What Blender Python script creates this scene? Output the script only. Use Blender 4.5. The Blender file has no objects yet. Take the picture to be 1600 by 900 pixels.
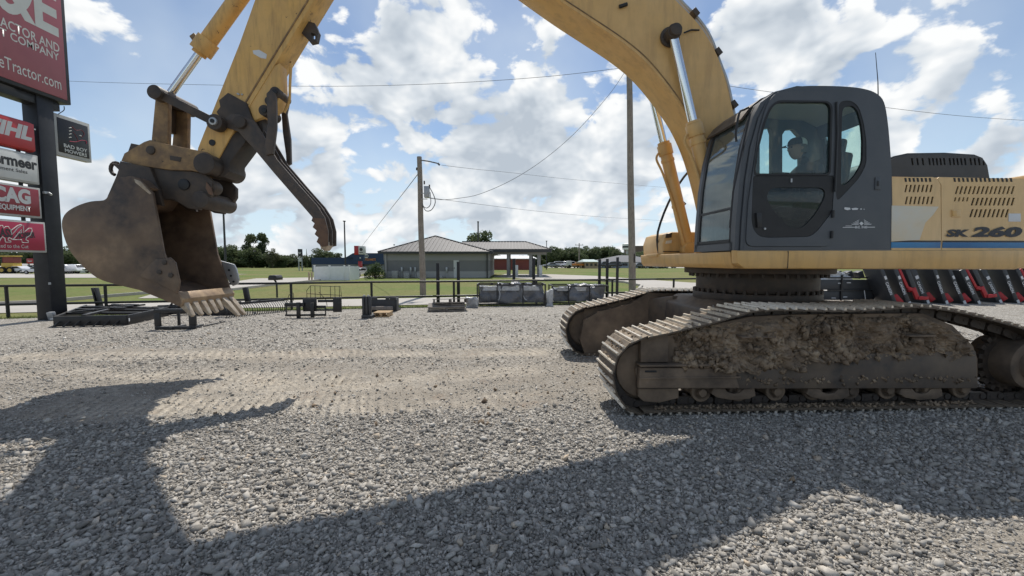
import bpy, bmesh, math, random
import numpy as np
from mathutils import Vector, Matrix, noise as mnoise
R = math.radians
scene = bpy.context.scene
COL = scene.collection
random.seed(7)
rng = np.random.default_rng(7)

# ------------------------------------------------------------------ camera
F_PX, CAM_H = 640.0, 1.62
PITCH = math.atan(41 / 640)
cam = bpy.data.cameras.new('camera')
cam.sensor_width = 36.0
cam.lens = 36.0 * F_PX / 1600.0
cam.clip_start = 0.05
cam.clip_end = 6000
cam_ob = bpy.data.objects.new('camera', cam)
COL.objects.link(cam_ob)
cam_ob.location = (0, 0, CAM_H)
cam_ob.rotation_euler = (R(90) - PITCH, 0, 0)
scene.camera = cam_ob

# ------------------------------------------------------------------ light
SUN_EL = R(60)
SUN_ROT = R(2.0)
sun = bpy.data.lights.new('sun', 'SUN')
sun.energy = 3.05
sun.angle = R(0.55)
sun.color = (1.0, 0.955, 0.88)
sun_ob = bpy.data.objects.new('sun', sun)
COL.objects.link(sun_ob)
sun_ob.rotation_euler = (-(R(90) - SUN_EL), 0, -SUN_ROT)
scene.view_settings.view_transform = 'Standard'
scene.view_settings.look = 'None'
scene.view_settings.exposure = 0.50
scene.view_settings.gamma = 1.0
scene.view_settings.use_curve_mapping = False
scene.cycles.max_bounces = 8
scene.cycles.transparent_max_bounces = 16

# ------------------------------------------------------------------ pixel (1600x900) -> place in the world
CT, ST = math.cos(PITCH), math.sin(PITCH)
def ray(px, py):
    u = (px - 800) / F_PX; v = (450 - py) / F_PX
    return u, CT + v * ST, v * CT - ST
def G(px, py, z=0.0):
    d = ray(px, py); t = (z - CAM_H) / d[2]
    return (d[0] * t, d[1] * t)
def onY(px, py, Y):
    d = ray(px, py); t = Y / d[1]
    return Vector((d[0] * t, Y, CAM_H + d[2] * t))
def onX(px, py, X):
    d = ray(px, py); t = X / d[0]
    return Vector((X, d[1] * t, CAM_H + d[2] * t))
YAW = R(2.5)
MO = Vector((3.5, 5.997, 0.0))
def M(px, py, n):
    d = ray(px, py); nx, ny = -math.sin(YAW), math.cos(YAW)
    t = (n + MO.x * nx + MO.y * ny) / (d[0] * nx + d[1] * ny)
    X, Y, Z = d[0] * t - MO.x, d[1] * t - MO.y, CAM_H + d[2] * t
    return (X * math.cos(YAW) + Y * math.sin(YAW), Z)
def Q(pts, n):
    return [M(x, y, n) for x, y in pts]

# ------------------------------------------------------------------ world: Nishita sky with cumulus
def build_world():
    w = bpy.data.worlds.new('World'); scene.world = w; w.use_nodes = True
    nt = w.node_tree; nt.nodes.clear()
    N, L = nt.nodes, nt.links
    # cloud density group: direction vector -> density
    def density_group(name, detail, puffs):
        g = bpy.data.node_groups.new(name, 'ShaderNodeTree')
        g.interface.new_socket('Vector', in_out='INPUT', socket_type='NodeSocketVector')
        g.interface.new_socket('Density', in_out='OUTPUT', socket_type='NodeSocketFloat')
        gi = g.nodes.new('NodeGroupInput'); go = g.nodes.new('NodeGroupOutput')
        def gm(op, a, b=None, c=None):
            m = g.nodes.new('ShaderNodeMath'); m.operation = op
            for i, v in enumerate((a, b, c)):
                if v is None: continue
                if isinstance(v, (int, float)): m.inputs[i].default_value = v
                else: g.links.new(v, m.inputs[i])
            return m.outputs[0]
        mp = g.nodes.new('ShaderNodeMapping'); mp.inputs['Scale'].default_value = (1, 1, 1.55)
        mp.inputs['Location'].default_value = (3.1, 1.7, 0.4)
        g.links.new(gi.outputs[0], mp.inputs['Vector'])
        n1 = g.nodes.new('ShaderNodeTexNoise'); n1.inputs['Scale'].default_value = 7.6
        n1.inputs['Detail'].default_value = detail; n1.inputs['Roughness'].default_value = 0.58
        n1.inputs['Distortion'].default_value = 0.25
        g.links.new(mp.outputs[0], n1.inputs['Vector'])
        v1 = g.nodes.new('ShaderNodeTexVoronoi'); v1.feature = 'F1'; v1.inputs['Scale'].default_value = 15
        v1.inputs['Detail'].default_value = 1.0; v1.inputs['Roughness'].default_value = .5
        nd = g.nodes.new('ShaderNodeTexNoise'); nd.inputs['Scale'].default_value = 14; nd.inputs['Detail'].default_value = 3
        g.links.new(mp.outputs[0], nd.inputs['Vector'])
        mixv = g.nodes.new('ShaderNodeVectorMath'); mixv.operation = 'MULTIPLY_ADD'
        mixv.inputs[1].default_value = (.07, .07, .07)
        g.links.new(nd.outputs['Color'], mixv.inputs[0]); g.links.new(mp.outputs[0], mixv.inputs[2])
        g.links.new(mixv.outputs[0], v1.inputs['Vector'])
        puff = gm('MULTIPLY_ADD', v1.outputs['Distance'], -0.30 * puffs, 0.12 * puffs)
        dens = gm('ADD', n1.outputs['Fac'], puff) if puffs else gm('ADD', n1.outputs['Fac'], 0.0)
        g.links.new(dens, go.inputs[0])
        return g
    g = density_group('cloud_density', 8, .75); g_soft = density_group('cloud_shade', 3.0, 0)
    tc = N.new('ShaderNodeTexCoord')
    def math_(op, a, b=None, c=None, clamp=False):
        m = N.new('ShaderNodeMath'); m.operation = op; m.use_clamp = clamp
        for i, v in enumerate((a, b, c)):
            if v is None: continue
            if isinstance(v, (int, float)): m.inputs[i].default_value = v
            else: L.new(v, m.inputs[i])
        return m.outputs[0]
    def dens_at(off, gg=None):
        gn = N.new('ShaderNodeGroup'); gn.node_tree = gg or g
        if off is None: L.new(tc.outputs['Generated'], gn.inputs[0])
        else:
            a = N.new('ShaderNodeVectorMath'); a.operation = 'ADD'; a.inputs[1].default_value = off
            L.new(tc.outputs['Generated'], a.inputs[0]); L.new(a.outputs[0], gn.inputs[0])
        return gn.outputs[0]
    # broad banks and openings of this afternoon's sky, as directions on the dome
    blobs = [  # px, py, radius px, amount
        (150, 50, 70, .26), (205, 75, 45, .18), (270, 110, 110, -.16), (150, 165, 90, -.13), (60, 250, 130, .10), (330, 40, 60, -.16), (320, 130, 45, .20),
        (560, 90, 80, .26), (690, 60, 75, .24), (640, 170, 110, .24), (490, 215, 60, .24), (590, 265, 50, -.20), (520, 10, 60, -.12),
        (780, 10, 150, .15), (900, 45, 80, .12), (790, 110, 60, -.15), (910, 100, 45, -.12), (850, 125, 36, .24), (725, 190, 38, -.14),
        (790, 205, 75, .20), (950, 200, 110, .24), (860, 290, 130, .20), (700, 310, 120, .16), (430, 300, 110, .14), (1035, 200, 60, .2), (900, 255, 60, .10),
        (1180, 65, 85, .42), (1270, 60, 80, .34), (1115, 15, 40, -.14), (1400, 70, 130, .22), (1230, 130, 30, -.10), (1450, 20, 110, .08),
        (1530, 140, 80, .24), (1390, 205, 55, .24), (1495, 200, 50, -.18), (1580, 240, 70, .26), (1590, 20, 60, -.08),
        (1445, 235, 40, -.14), (600, 340, 90, .12), (300, 320, 150, .12), (190, 260, 60, .02), (-150, 120, 200, .1), (1800, 150, 200, .14),
    ]
    nv = N.new('ShaderNodeVectorMath'); nv.operation = 'NORMALIZE'; L.new(tc.outputs['Generated'], nv.inputs[0])
    bias = None
    for px, py, rad, amt in blobs:
        d = Vector(ray(px, py)).normalized(); cr = d.dot(Vector(ray(px + rad, py)).normalized())
        dp = N.new('ShaderNodeVectorMath'); dp.operation = 'DOT_PRODUCT'
        L.new(nv.outputs[0], dp.inputs[0]); dp.inputs[1].default_value = d
        mr = N.new('ShaderNodeMapRange'); mr.interpolation_type = 'SMOOTHSTEP'; L.new(dp.outputs['Value'], mr.inputs['Value'])
        mr.inputs['From Min'].default_value = 1 - (1 - cr) * 2.2; mr.inputs['From Max'].default_value = 1 - (1 - cr) * .1
        mr.inputs['To Min'].default_value = 0; mr.inputs['To Max'].default_value = amt * (.60 if amt > 0 else .9)
        bias = mr.outputs[0] if bias is None else math_('ADD', bias, mr.outputs[0])
    sx = N.new('ShaderNodeSeparateXYZ'); L.new(nv.outputs[0], sx.inputs[0])
    hz = N.new('ShaderNodeMapRange'); L.new(sx.outputs['Z'], hz.inputs['Value'])
    hz.inputs['From Min'].default_value = 0.02; hz.inputs['From Max'].default_value = .34
    hz.inputs['To Min'].default_value = .165; hz.inputs['To Max'].default_value = .015
    bias = math_('ADD', bias, hz.outputs[0])
    n0 = dens_at(None); s0 = dens_at(None, g_soft); d1 = dens_at((0, .010, .030), g_soft); d2 = math_('ADD', dens_at((0, .02, .06), g_soft), bias)
    d0 = math_('ADD', n0, bias)
    cover = N.new('ShaderNodeMapRange'); cover.interpolation_type = 'SMOOTHSTEP'
    L.new(d0, cover.inputs['Value'])
    cover.inputs['From Min'].default_value = .540; cover.inputs['From Max'].default_value = .630
    thick = N.new('ShaderNodeMapRange'); L.new(d2, thick.inputs['Value'])
    thick.inputs['From Min'].default_value = .58; thick.inputs['From Max'].default_value = .95
    lit = math_('SUBTRACT', s0, d1)
    lit = math_('MULTIPLY_ADD', lit, 2.2, 0.80)
    fine = math_('SUBTRACT', n0, s0); lit = math_('MULTIPLY_ADD', fine, 1.0, lit)
    lit = math_('MULTIPLY_ADD', thick.outputs[0], -.52, lit, True)
    ramp = N.new('ShaderNodeValToRGB')
    ramp.color_ramp.elements[0].position = 0.0; ramp.color_ramp.elements[0].color = (.47, .53, .60, 1)
    ramp.color_ramp.elements[1].position = .9; ramp.color_ramp.elements[1].color = (.92, .93, .93, 1)
    e = ramp.color_ramp.elements.new(.45); e.color = (.66, .71, .76, 1)
    L.new(lit, ramp.inputs[0])
    sky = N.new('ShaderNodeTexSky'); sky.sky_type = 'NISHITA'; sky.sun_disc = False
    sky.sun_elevation = SUN_EL; sky.sun_rotation = SUN_ROT
    sky.altitude = 200; sky.air_density = 1.0; sky.dust_density = .35; sky.ozone_density = 1.2
    bg1 = N.new('ShaderNodeBackground'); bg1.inputs['Strength'].default_value = 0.082
    L.new(sky.outputs[0], bg1.inputs['Color'])
    bg2 = N.new('ShaderNodeBackground'); bg2.inputs['Strength'].default_value = 0.76
    L.new(ramp.outputs[0], bg2.inputs['Color'])
    # pale summer haze low in the sky, all the way round
    hf = N.new('ShaderNodeMapRange'); hf.interpolation_type = 'SMOOTHSTEP'; L.new(sx.outputs['Z'], hf.inputs['Value'])
    hf.inputs['From Min'].default_value = .0; hf.inputs['From Max'].default_value = .34; hf.inputs['To Min'].default_value = .75; hf.inputs['To Max'].default_value = 0
    bg3 = N.new('ShaderNodeBackground'); bg3.inputs['Color'].default_value = (.50, .63, .74, 1); bg3.inputs['Strength'].default_value = .92
    m0 = N.new('ShaderNodeMixShader'); L.new(hf.outputs[0], m0.inputs[0]); L.new(bg1.outputs[0], m0.inputs[1]); L.new(bg3.outputs[0], m0.inputs[2])
    ve = N.new('ShaderNodeTexNoise'); ve.inputs['Scale'].default_value = 3.3; ve.inputs['Detail'].default_value = 4; L.new(nv.outputs[0], ve.inputs['Vector'])
    vr = N.new('ShaderNodeMapRange'); L.new(ve.outputs['Fac'], vr.inputs['Value']); vr.inputs['From Min'].default_value = .36; vr.inputs['From Max'].default_value = .66; vr.inputs['To Min'].default_value = .0; vr.inputs['To Max'].default_value = .40
    bg4 = N.new('ShaderNodeBackground'); bg4.inputs['Color'].default_value = (.66, .74, .80, 1); bg4.inputs['Strength'].default_value = .8
    m1 = N.new('ShaderNodeMixShader'); L.new(vr.outputs[0], m1.inputs[0]); L.new(m0.outputs[0], m1.inputs[1]); L.new(bg4.outputs[0], m1.inputs[2]); m0 = m1
    mx = N.new('ShaderNodeMixShader')
    L.new(cover.outputs[0], mx.inputs[0]); L.new(m0.outputs[0], mx.inputs[1]); L.new(bg2.outputs[0], mx.inputs[2])
    out = N.new('ShaderNodeOutputWorld'); L.new(mx.outputs[0], out.inputs['Surface'])
    w.cycles.sampling_method = 'MANUAL'; w.cycles.sample_map_resolution = 512
build_world()

# ------------------------------------------------------------------ materials
def mat(name, col, rough=.6, metal=0.0, var=None, rust=None, bump=None, streak=None, spec=.4, coat=0, dust=None):
    """var=(colour, scale, amount)  rust=(colour, scale, threshold)  bump=(scale, strength, distance)"""
    m = bpy.data.materials.new(name); m.use_nodes = True
    nt = m.node_tree; N, L = nt.nodes, nt.links
    b = N['Principled BSDF']
    b.inputs['Roughness'].default_value = rough; b.inputs['Metallic'].default_value = metal
    b.inputs['Specular IOR Level'].default_value = spec
    if coat: b.inputs['Coat Weight'].default_value = coat; b.inputs['Coat Roughness'].default_value = .15
    tc = N.new('ShaderNodeTexCoord')
    rgb = N.new('ShaderNodeRGB'); rgb.outputs[0].default_value = (*col, 1)
    cur = rgb.outputs[0]
    def noise(scale, det=5, ro=.6, vec=None):
        n = N.new('ShaderNodeTexNoise'); n.inputs['Scale'].default_value = scale
        n.inputs['Detail'].default_value = det; n.inputs['Roughness'].default_value = ro
        L.new(vec or tc.outputs['Object'], n.inputs['Vector']); return n.outputs['Fac']
    def mix(fac, a, c2):
        x = N.new('ShaderNodeMix'); x.data_type = 'RGBA'
        L.new(fac, x.inputs[0]); L.new(a, x.inputs[6]); x.inputs[7].default_value = (*c2, 1)
        return x.outputs[2]
    def rng_(f, a, c, lo=0.0, hi=1.0):
        r = N.new('ShaderNodeMapRange'); L.new(f, r.inputs[0])
        r.inputs['From Min'].default_value = a; r.inputs['From Max'].default_value = c
        r.inputs['To Min'].default_value = lo; r.inputs['To Max'].default_value = hi
        return r.outputs[0]
    if var:
        vs = var if isinstance(var, list) else [var]
        for c2, sc, am in vs:
            cur = mix(rng_(noise(sc), .36, .66, 0, am), cur, c2)
    rough_f = None
    if streak:   # (colour, scale, amount) vertical streaks
        mp = N.new('ShaderNodeMapping'); mp.inputs['Scale'].default_value = (1, 1, .12)
        L.new(tc.outputs['Object'], mp.inputs[0])
        cur = mix(rng_(noise(streak[1], 5, .65, mp.outputs[0]), .48, .72, 0, streak[2]), cur, streak[0])
    if rust:
        rs = rust if isinstance(rust, list) else [rust]
        for c2, sc, th in rs:
            f = rng_(noise(sc, 8, .68), th, th + .03)
            cur = mix(f, cur, c2); rough_f = f
    if dust:     # (colour, amount) settled on faces that look up
        ge = N.new('ShaderNodeNewGeometry'); sp = N.new('ShaderNodeSeparateXYZ'); L.new(ge.outputs['Normal'], sp.inputs[0])
        f = rng_(sp.outputs['Z'], .3, .9, 0, dust[1])
        mm = N.new('ShaderNodeMath'); mm.operation = 'MULTIPLY'; L.new(f, mm.inputs[0]); L.new(rng_(noise(9), .3, .6), mm.inputs[1])
        cur = mix(mm.outputs[0], cur, dust[0])
    L.new(cur, b.inputs['Base Color'])
    if bump:
        bs = bump if isinstance(bump, list) else [bump]
        prev = None
        for sc, st, di in bs:
            bn = N.new('ShaderNodeBump'); bn.inputs['Strength'].default_value = st; bn.inputs['Distance'].default_value = di
            L.new(noise(sc, 6, .65), bn.inputs['Height'])
            if prev: L.new(prev, bn.inputs['Normal'])
            prev = bn.outputs[0]
        L.new(prev, b.inputs['Normal'])
    return m

def glass_mat(name, tint, refl=1.0, rough=.03, haze=None):
    m = bpy.data.materials.new(name); m.use_nodes = True
    nt = m.node_tree; N, L = nt.nodes, nt.links; N.clear()
    tr = N.new('ShaderNodeBsdfTransparent'); tr.inputs[0].default_value = (*tint, 1)
    gl = N.new('ShaderNodeBsdfGlossy'); gl.inputs['Roughness'].default_value = rough; gl.inputs['Color'].default_value = (.9, .95, .97, 1)
    lw = N.new('ShaderNodeLayerWeight'); lw.inputs['Blend'].default_value = .5
    pw = N.new('ShaderNodeMath'); pw.operation = 'POWER'; pw.inputs[1].default_value = 4.0; L.new(lw.outputs['Facing'], pw.inputs[0])
    mm = N.new('ShaderNodeMath'); mm.operation = 'MULTIPLY_ADD'; mm.inputs[1].default_value = .7 * refl; mm.inputs[2].default_value = .045 * refl; L.new(pw.outputs[0], mm.inputs[0])
    mx = N.new('ShaderNodeMixShader'); L.new(mm.outputs[0], mx.inputs[0]); L.new(tr.outputs[0], mx.inputs[1]); L.new(gl.outputs[0], mx.inputs[2])
    last = mx.outputs[0]
    if haze:    # dusty film on the glass: (colour, amount)
        df = N.new('ShaderNodeBsdfDiffuse'); df.inputs[0].default_value = (*haze[0], 1)
        tc = N.new('ShaderNodeTexCoord'); n = N.new('ShaderNodeTexNoise'); n.inputs['Scale'].default_value = 5; n.inputs['Detail'].default_value = 6
        L.new(tc.outputs['Object'], n.inputs['Vector'])
        r = N.new('ShaderNodeMapRange'); L.new(n.outputs['Fac'], r.inputs[0]); r.inputs['From Min'].default_value = .3; r.inputs['From Max'].default_value = .75
        r.inputs['To Min'].default_value = haze[1] * .5; r.inputs['To Max'].default_value = haze[1] * 1.4
        m2 = N.new('ShaderNodeMixShader'); L.new(r.outputs[0], m2.inputs[0]); L.new(last, m2.inputs[1]); L.new(df.outputs[0], m2.inputs[2])
        last = m2.outputs[0]
    out = N.new('ShaderNodeOutputMaterial'); L.new(last, out.inputs['Surface'])
    return m

MUDC = (.27, .185, .115)
MT = {}
MT['yellow'] = mat('weathered_yellow_paint', (.66, .39, .118), .42, var=[((.56, .35, .14), 2.2, .5), ((.70, .48, .23), .8, .5), ((.50, .31, .13), 5.5, .35)],
                   rust=[((.12, .07, .04), 14, .715), ((.10, .065, .045), 46, .725)], streak=((.30, .18, .08), 9, .42), bump=(60, .05, .004), dust=((.45, .40, .33), .4), spec=.45)
MT['yellow_worn'] = mat('chipped_yellow_paint', (.66, .39, .115), .5, var=[((.50, .30, .11), 5, .6), ((.72, .47, .19), 1.1, .4)],
                        rust=[((.075, .045, .032), 9, .655), ((.17, .085, .04), 30, .66)], streak=((.20, .12, .06), 14, .5), bump=(50, .12, .004), spec=.4)
MT['yellow_rust'] = mat('rusted_yellow_paint', (.36, .225, .095), .6, var=[((.17, .11, .065), 4, .9), ((.10, .065, .045), 10, .6)],
                        rust=[((.06, .042, .034), 7, .62), ((.14, .08, .045), 26, .66)], bump=(40, .2, .006))
MT['cream'] = mat('sun_faded_cream_paint', (.72, .49, .235), .45, var=[((.64, .42, .19), 1.5, .6), ((.78, .57, .33), .6, .5)],
                  rust=[((.16, .10, .06), 11, .765), ((.12, .08, .05), 40, .74)], streak=((.42, .29, .15), 10, .40), bump=(70, .04, .003))
MT['pale'] = mat('pale_label_and_reflection_film', (.62, .60, .52), .5, var=((.70, .56, .36), 3, .6))  # warning label film; also the colour of the painted reflection on the side door
MT['steel_dark'] = mat('dark_greasy_steel', (.048, .038, .032), .55, var=[((.10, .070, .048), 6, .75), ((.022, .020, .020), 2, .5)], rust=((.14, .08, .045), 16, .70), bump=(35, .25, .006), dust=((.30, .24, .18), .5))
MT['thumb'] = mat('black_painted_steel', (.048, .042, .039), .5, var=[((.085, .066, .052), 6, .8), ((.13, .085, .055), 15, .45)], rust=((.24, .15, .09), 20, .735), bump=(40, .15, .004), dust=((.30, .25, .2), .4))
MT['tip'] = mat('rusty_claw_steel', (.17, .095, .055), .62, var=((.09, .055, .04), 10, .7), bump=(30, .3, .008))
MT['bucket'] = mat('rust_brown_bucket_steel', (.215, .140, .086), .55, metal=.08, var=[((.34, .235, .145), 2.6, .8), ((.045, .037, .035), 1.5, .95), ((.15, .10, .065), 9, .6)],
                   rust=[((.36, .25, .15), 9, .77), ((.05, .04, .036), 24, .72)], bump=[(18, .25, .01), (80, .2, .004)])
MT['bucket_in'] = mat('polished_rust_inside', (.16, .105, .07), .6, var=[((.05, .038, .034), 2.0, .95), ((.25, .17, .11), 6, .5)], bump=(20, .25, .01))
MT['lip'] = mat('scraped_lip_steel', (.34, .235, .14), .5, metal=.2, var=[((.46, .33, .20), 9, .7), ((.15, .10, .07), 5, .7)], bump=(40, .2, .004))
MT['tooth'] = mat('worn_tooth_steel', (.40, .33, .245), .42, metal=.3, var=[((.24, .165, .11), 14, .9), ((.52, .46, .37), 5, .5)], bump=(40, .2, .004))
MT['chrome'] = mat('chromed_rod', (.72, .74, .76), .12, metal=1.0)
MT['cab'] = mat('dark_grey_cab_paint', (.070, .078, .088), .45, var=[((.092, .098, .105), 3, .7), ((.052, .058, .067), 1.2, .5)], rust=((.20, .21, .21), 22, .79), bump=(90, .05, .002), spec=.45, dust=((.16, .15, .14), .5))
MT['black'] = mat('black_rubber_and_plastic', (.014, .014, .015), .5, var=((.026, .026, .027), 6, .6))
MT['blackpaint'] = mat('black_paint', (.018, .018, .020), .4, var=((.035, .034, .033), 5, .6), bump=(40, .08, .003), dust=((.22, .20, .17), .45))
MT['hood'] = mat('faded_black_hood', (.045, .047, .050), .5, var=((.07, .072, .075), 3, .7), dust=((.14, .14, .13), .4))
MT['seat'] = mat('dark_seat_fabric', (.03, .03, .033), .9, bump=(120, .2, .003))
MT['track'] = mat('dusty_track_steel', (.12, .092, .067), .65, metal=.2, var=[((.22, .165, .115), 6, .8), ((.05, .040, .035), 3, .7)], bump=(40, .3, .006), dust=((.36, .285, .195), .72))
MT['headliner'] = mat('grey_headliner', (.40, .39, .36), .9)
MT['grouser'] = mat('bare_grouser_steel', (.66, .60, .51), .36, metal=.5, var=((.36, .29, .21), 22, .7), bump=(60, .2, .003))
MT['frame_mud'] = mat('muddy_frame_steel', (.20, .145, .10), .8, var=[((.26, .19, .13), 4.5, .85), ((.065, .050, .040), 2.4, .85)], bump=[(14, .35, .015), (60, .3, .006)])
MT['frame_dark'] = mat('oily_dark_frame_steel', (.048, .043, .041), .55, var=[((.17, .125, .085), 2.6, .9), ((.11, .082, .06), 11, .7)], bump=(30, .15, .005), dust=((.22, .17, .12), .5))
MT['mud'] = mat('caked_dry_mud', (.33, .24, .16), .95, var=[((.46, .35, .24), 5, .85), ((.11, .078, .054), 4.0, .8)], bump=[(12, .8, .04), (55, .8, .016)])
MT['glass'] = glass_mat('tinted_cab_glass', (.84, .92, .90), .8)
MT['glass_door'] = glass_mat('scratched_door_glass', (.55, .62, .62), .8, haze=((.20, .22, .22), .10))
MT['windshield'] = glass_mat('dusty_windshield_glass', (.60, .68, .66), 1.3, haze=((.30, .32, .31), .16))
MT['blue'] = mat('blue_stripe_film', (.055, .22, .42), .4, var=((.03, .11, .27), 1.2, .7))
MT['ink'] = mat('dark_lettering_film', (.035, .037, .045), .5, rust=((.42, .30, .18), 26, .70))
MT['white'] = mat('white_paint', (.78, .78, .76), .5, var=((.66, .66, .64), 3, .5))
MT['white_decal'] = mat('white_decal', (.62, .63, .64), .5)
MT['red_face'] = mat('faded_maroon_sign_face', (.27, .055, .070), .35, var=((.33, .09, .10), .7, .7), streak=((.20, .06, .065), 4, .4), spec=.5)
MT['red'] = mat('red_sign_face', (.46, .030, .035), .3, var=((.36, .03, .035), 1.0, .6), streak=((.30, .04, .04), 5, .4))
MT['maroon'] = mat('maroon_sign_face', (.21, .022, .032), .32, var=((.25, .03, .04), 1.0, .5))
MT['crimson'] = mat('crimson_sign_face', (.36, .022, .060), .32, var=((.31, .02, .055), 1.0, .5))
MT['sign_white'] = mat('white_sign_face', (.60, .60, .58), .4, var=((.52, .52, .49), .8, .6), streak=((.42, .41, .38), 5, .35))
MT['sign_black'] = mat('black_sign_face', (.018, .017, .018), .3)
MT['sign_frame'] = mat('grey_sign_frame', (.42, .42, .40), .5, var=((.30, .30, .28), 4, .5))
MT['letter'] = mat('grey_white_lettering', (.62, .62, .57), .5, var=((.52, .52, .48), 3, .5))
MT['sign_post'] = mat('black_sign_post_steel', (.010, .011, .014), .5, var=((.03, .03, .034), 2, .7), dust=((.1, .1, .1), .4))
MT['wood_pole'] = mat('weathered_pole_wood', (.29, .245, .20), .9, var=[((.20, .165, .135), 5, .7), ((.36, .32, .27), 1.2, .5)], streak=((.13, .105, .085), 26, .7), bump=(30, .4, .01))
MT['concrete'] = mat('concrete', (.42, .39, .35), .9, var=[((.36, .33, .29), .25, .8), ((.46, .43, .39), 2.5, .5)], bump=(30, .15, .01))
MT['roof_metal'] = mat('grey_metal_roof', (.105, .098, .094), .55, metal=.1, var=((.085, .08, .077), .4, .6))
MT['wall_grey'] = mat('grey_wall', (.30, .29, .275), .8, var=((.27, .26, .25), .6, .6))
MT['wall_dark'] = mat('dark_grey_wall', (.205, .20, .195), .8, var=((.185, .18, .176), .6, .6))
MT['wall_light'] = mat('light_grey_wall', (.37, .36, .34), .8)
MT['trim'] = mat('dark_trim', (.05, .05, .05), .6)
MT['navy'] = mat('navy_wall', (.022, .045, .095), .6, var=((.03, .055, .11), .5, .6))
MT['wall_block'] = mat('grey_block_wall', (.26, .265, .27), .85)
MT['brick_red'] = mat('red_metal_wall', (.24, .065, .05), .7, var=((.20, .055, .045), .5, .6))
MT['orange'] = mat('orange_lettering', (.60, .22, .04), .5)
MT['tan'] = mat('tan_wall', (.40, .31, .20), .8)
MT['brick_far'] = mat('brown_brick_far', (.17, .12, .10), .9)
MT['blue_wall'] = mat('pale_blue_grey_wall', (.34, .39, .43), .8)
MT['teal_roof'] = mat('pale_green_roof', (.42, .50, .48), .5)
MT['roof_dark'] = mat('dark_shingle_roof', (.15, .15, .155), .85)
MT['galv'] = mat('galvanised_steel', (.42, .43, .44), .45, metal=.6, var=((.34, .35, .36), 5, .6))
MT['wire'] = mat('wire', (.11, .11, .115), .6)
MT['fence'] = mat('black_fence_paint', (.022, .022, .020), .5, var=((.04, .036, .03), 4, .6))
MT['wood_new'] = mat('pale_pallet_wood', (.50, .36, .21), .85, var=((.38, .27, .16), 8, .7), streak=((.3, .2, .12), 20, .4))
MT['wood_grey'] = mat('grey_pallet_wood', (.27, .245, .22), .9, var=((.17, .15, .135), 8, .8))
MT['attach'] = mat('charcoal_attachment_paint', (.040, .043, .048), .42, var=((.055, .058, .063), 3, .6), dust=((.2, .19, .17), .35))
MT['attach_red'] = mat('red_attachment_paint', (.42, .018, .025), .4, var=((.32, .015, .02), 6, .5))
MT['wrap_grey'] = mat('plastic_wrapped_grey_load', (.135, .14, .155), .28, var=[((.22, .23, .25), 5, .8), ((.06, .062, .07), 2.6, .7)], bump=[(7, .8, .04), (24, .5, .012)], spec=.7)
MT['wrap_white'] = mat('crumpled_plastic_wrap', (.55, .56, .57), .25, var=((.34, .36, .38), 6, .8), bump=(11, .9, .03), spec=.7)
MT['skin'] = mat('skin', (.42, .25, .18), .55)
MT['shirt'] = mat('dark_shirt', (.035, .037, .045), .9, bump=(60, .2, .004))
MT['trousers'] = mat('dark_trousers', (.03, .035, .05), .9)
MT['cap_dark'] = mat('dark_cap', (.03, .03, .032), .9)
MT['cap_light'] = mat('light_mesh_cap', (.74, .74, .71), .9)
MT['hair'] = mat('grey_hair', (.16, .14, .12), .8)
MT['tyre'] = mat('tyre_rubber', (.015, .015, .015), .85)
MT['rim'] = mat('wheel_rim', (.35, .35, .36), .35, metal=.7)
MT['carglass'] = mat('dark_car_glass', (.012, .014, .016), .08, spec=.6)
MT['bark'] = mat('bark', (.085, .062, .045), .95, bump=(20, .4, .02))
def leaf_mat(name, c1, c2, c3):
    m = bpy.data.materials.new(name); m.use_nodes = True
    N, L = m.node_tree.nodes, m.node_tree.links; b = N['Principled BSDF']
    at = N.new('ShaderNodeAttribute'); at.attribute_name = 'tone'
    rp = N.new('ShaderNodeValToRGB'); rp.color_ramp.elements[0].color = (*c1, 1); rp.color_ramp.elements[1].color = (*c3, 1)
    e = rp.color_ramp.elements.new(.5); e.color = (*c2, 1)
    L.new(at.outputs['Fac'], rp.inputs[0]); L.new(rp.outputs[0], b.inputs['Base Color'])
    b.inputs['Roughness'].default_value = .65; b.inputs['Specular IOR Level'].default_value = .25
    tr = N.new('ShaderNodeBsdfTranslucent'); L.new(rp.outputs[0], tr.inputs['Color'])     # thin leaves pass light
    mx = N.new('ShaderNodeMixShader'); mx.inputs[0].default_value = .42
    L.new(b.outputs[0], mx.inputs[1]); L.new(tr.outputs[0], mx.inputs[2]); L.new(mx.outputs[0], N['Material Output'].inputs['Surface'])
    return m
MT['leaf'] = leaf_mat('tree_leaves', (.060, .090, .040), (.092, .122, .056), (.145, .165, .082))
MT['leaf_pale'] = leaf_mat('pale_leaves', (.075, .085, .045), (.11, .12, .065), (.15, .15, .09))
MT['leaf_bush'] = leaf_mat('bush_leaves', (.03, .055, .02), (.05, .085, .028), (.10, .13, .05))
MT['grass_blade'] = leaf_mat('grass_blades', (.06, .095, .025), (.10, .14, .04), (.17, .18, .07))
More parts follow.
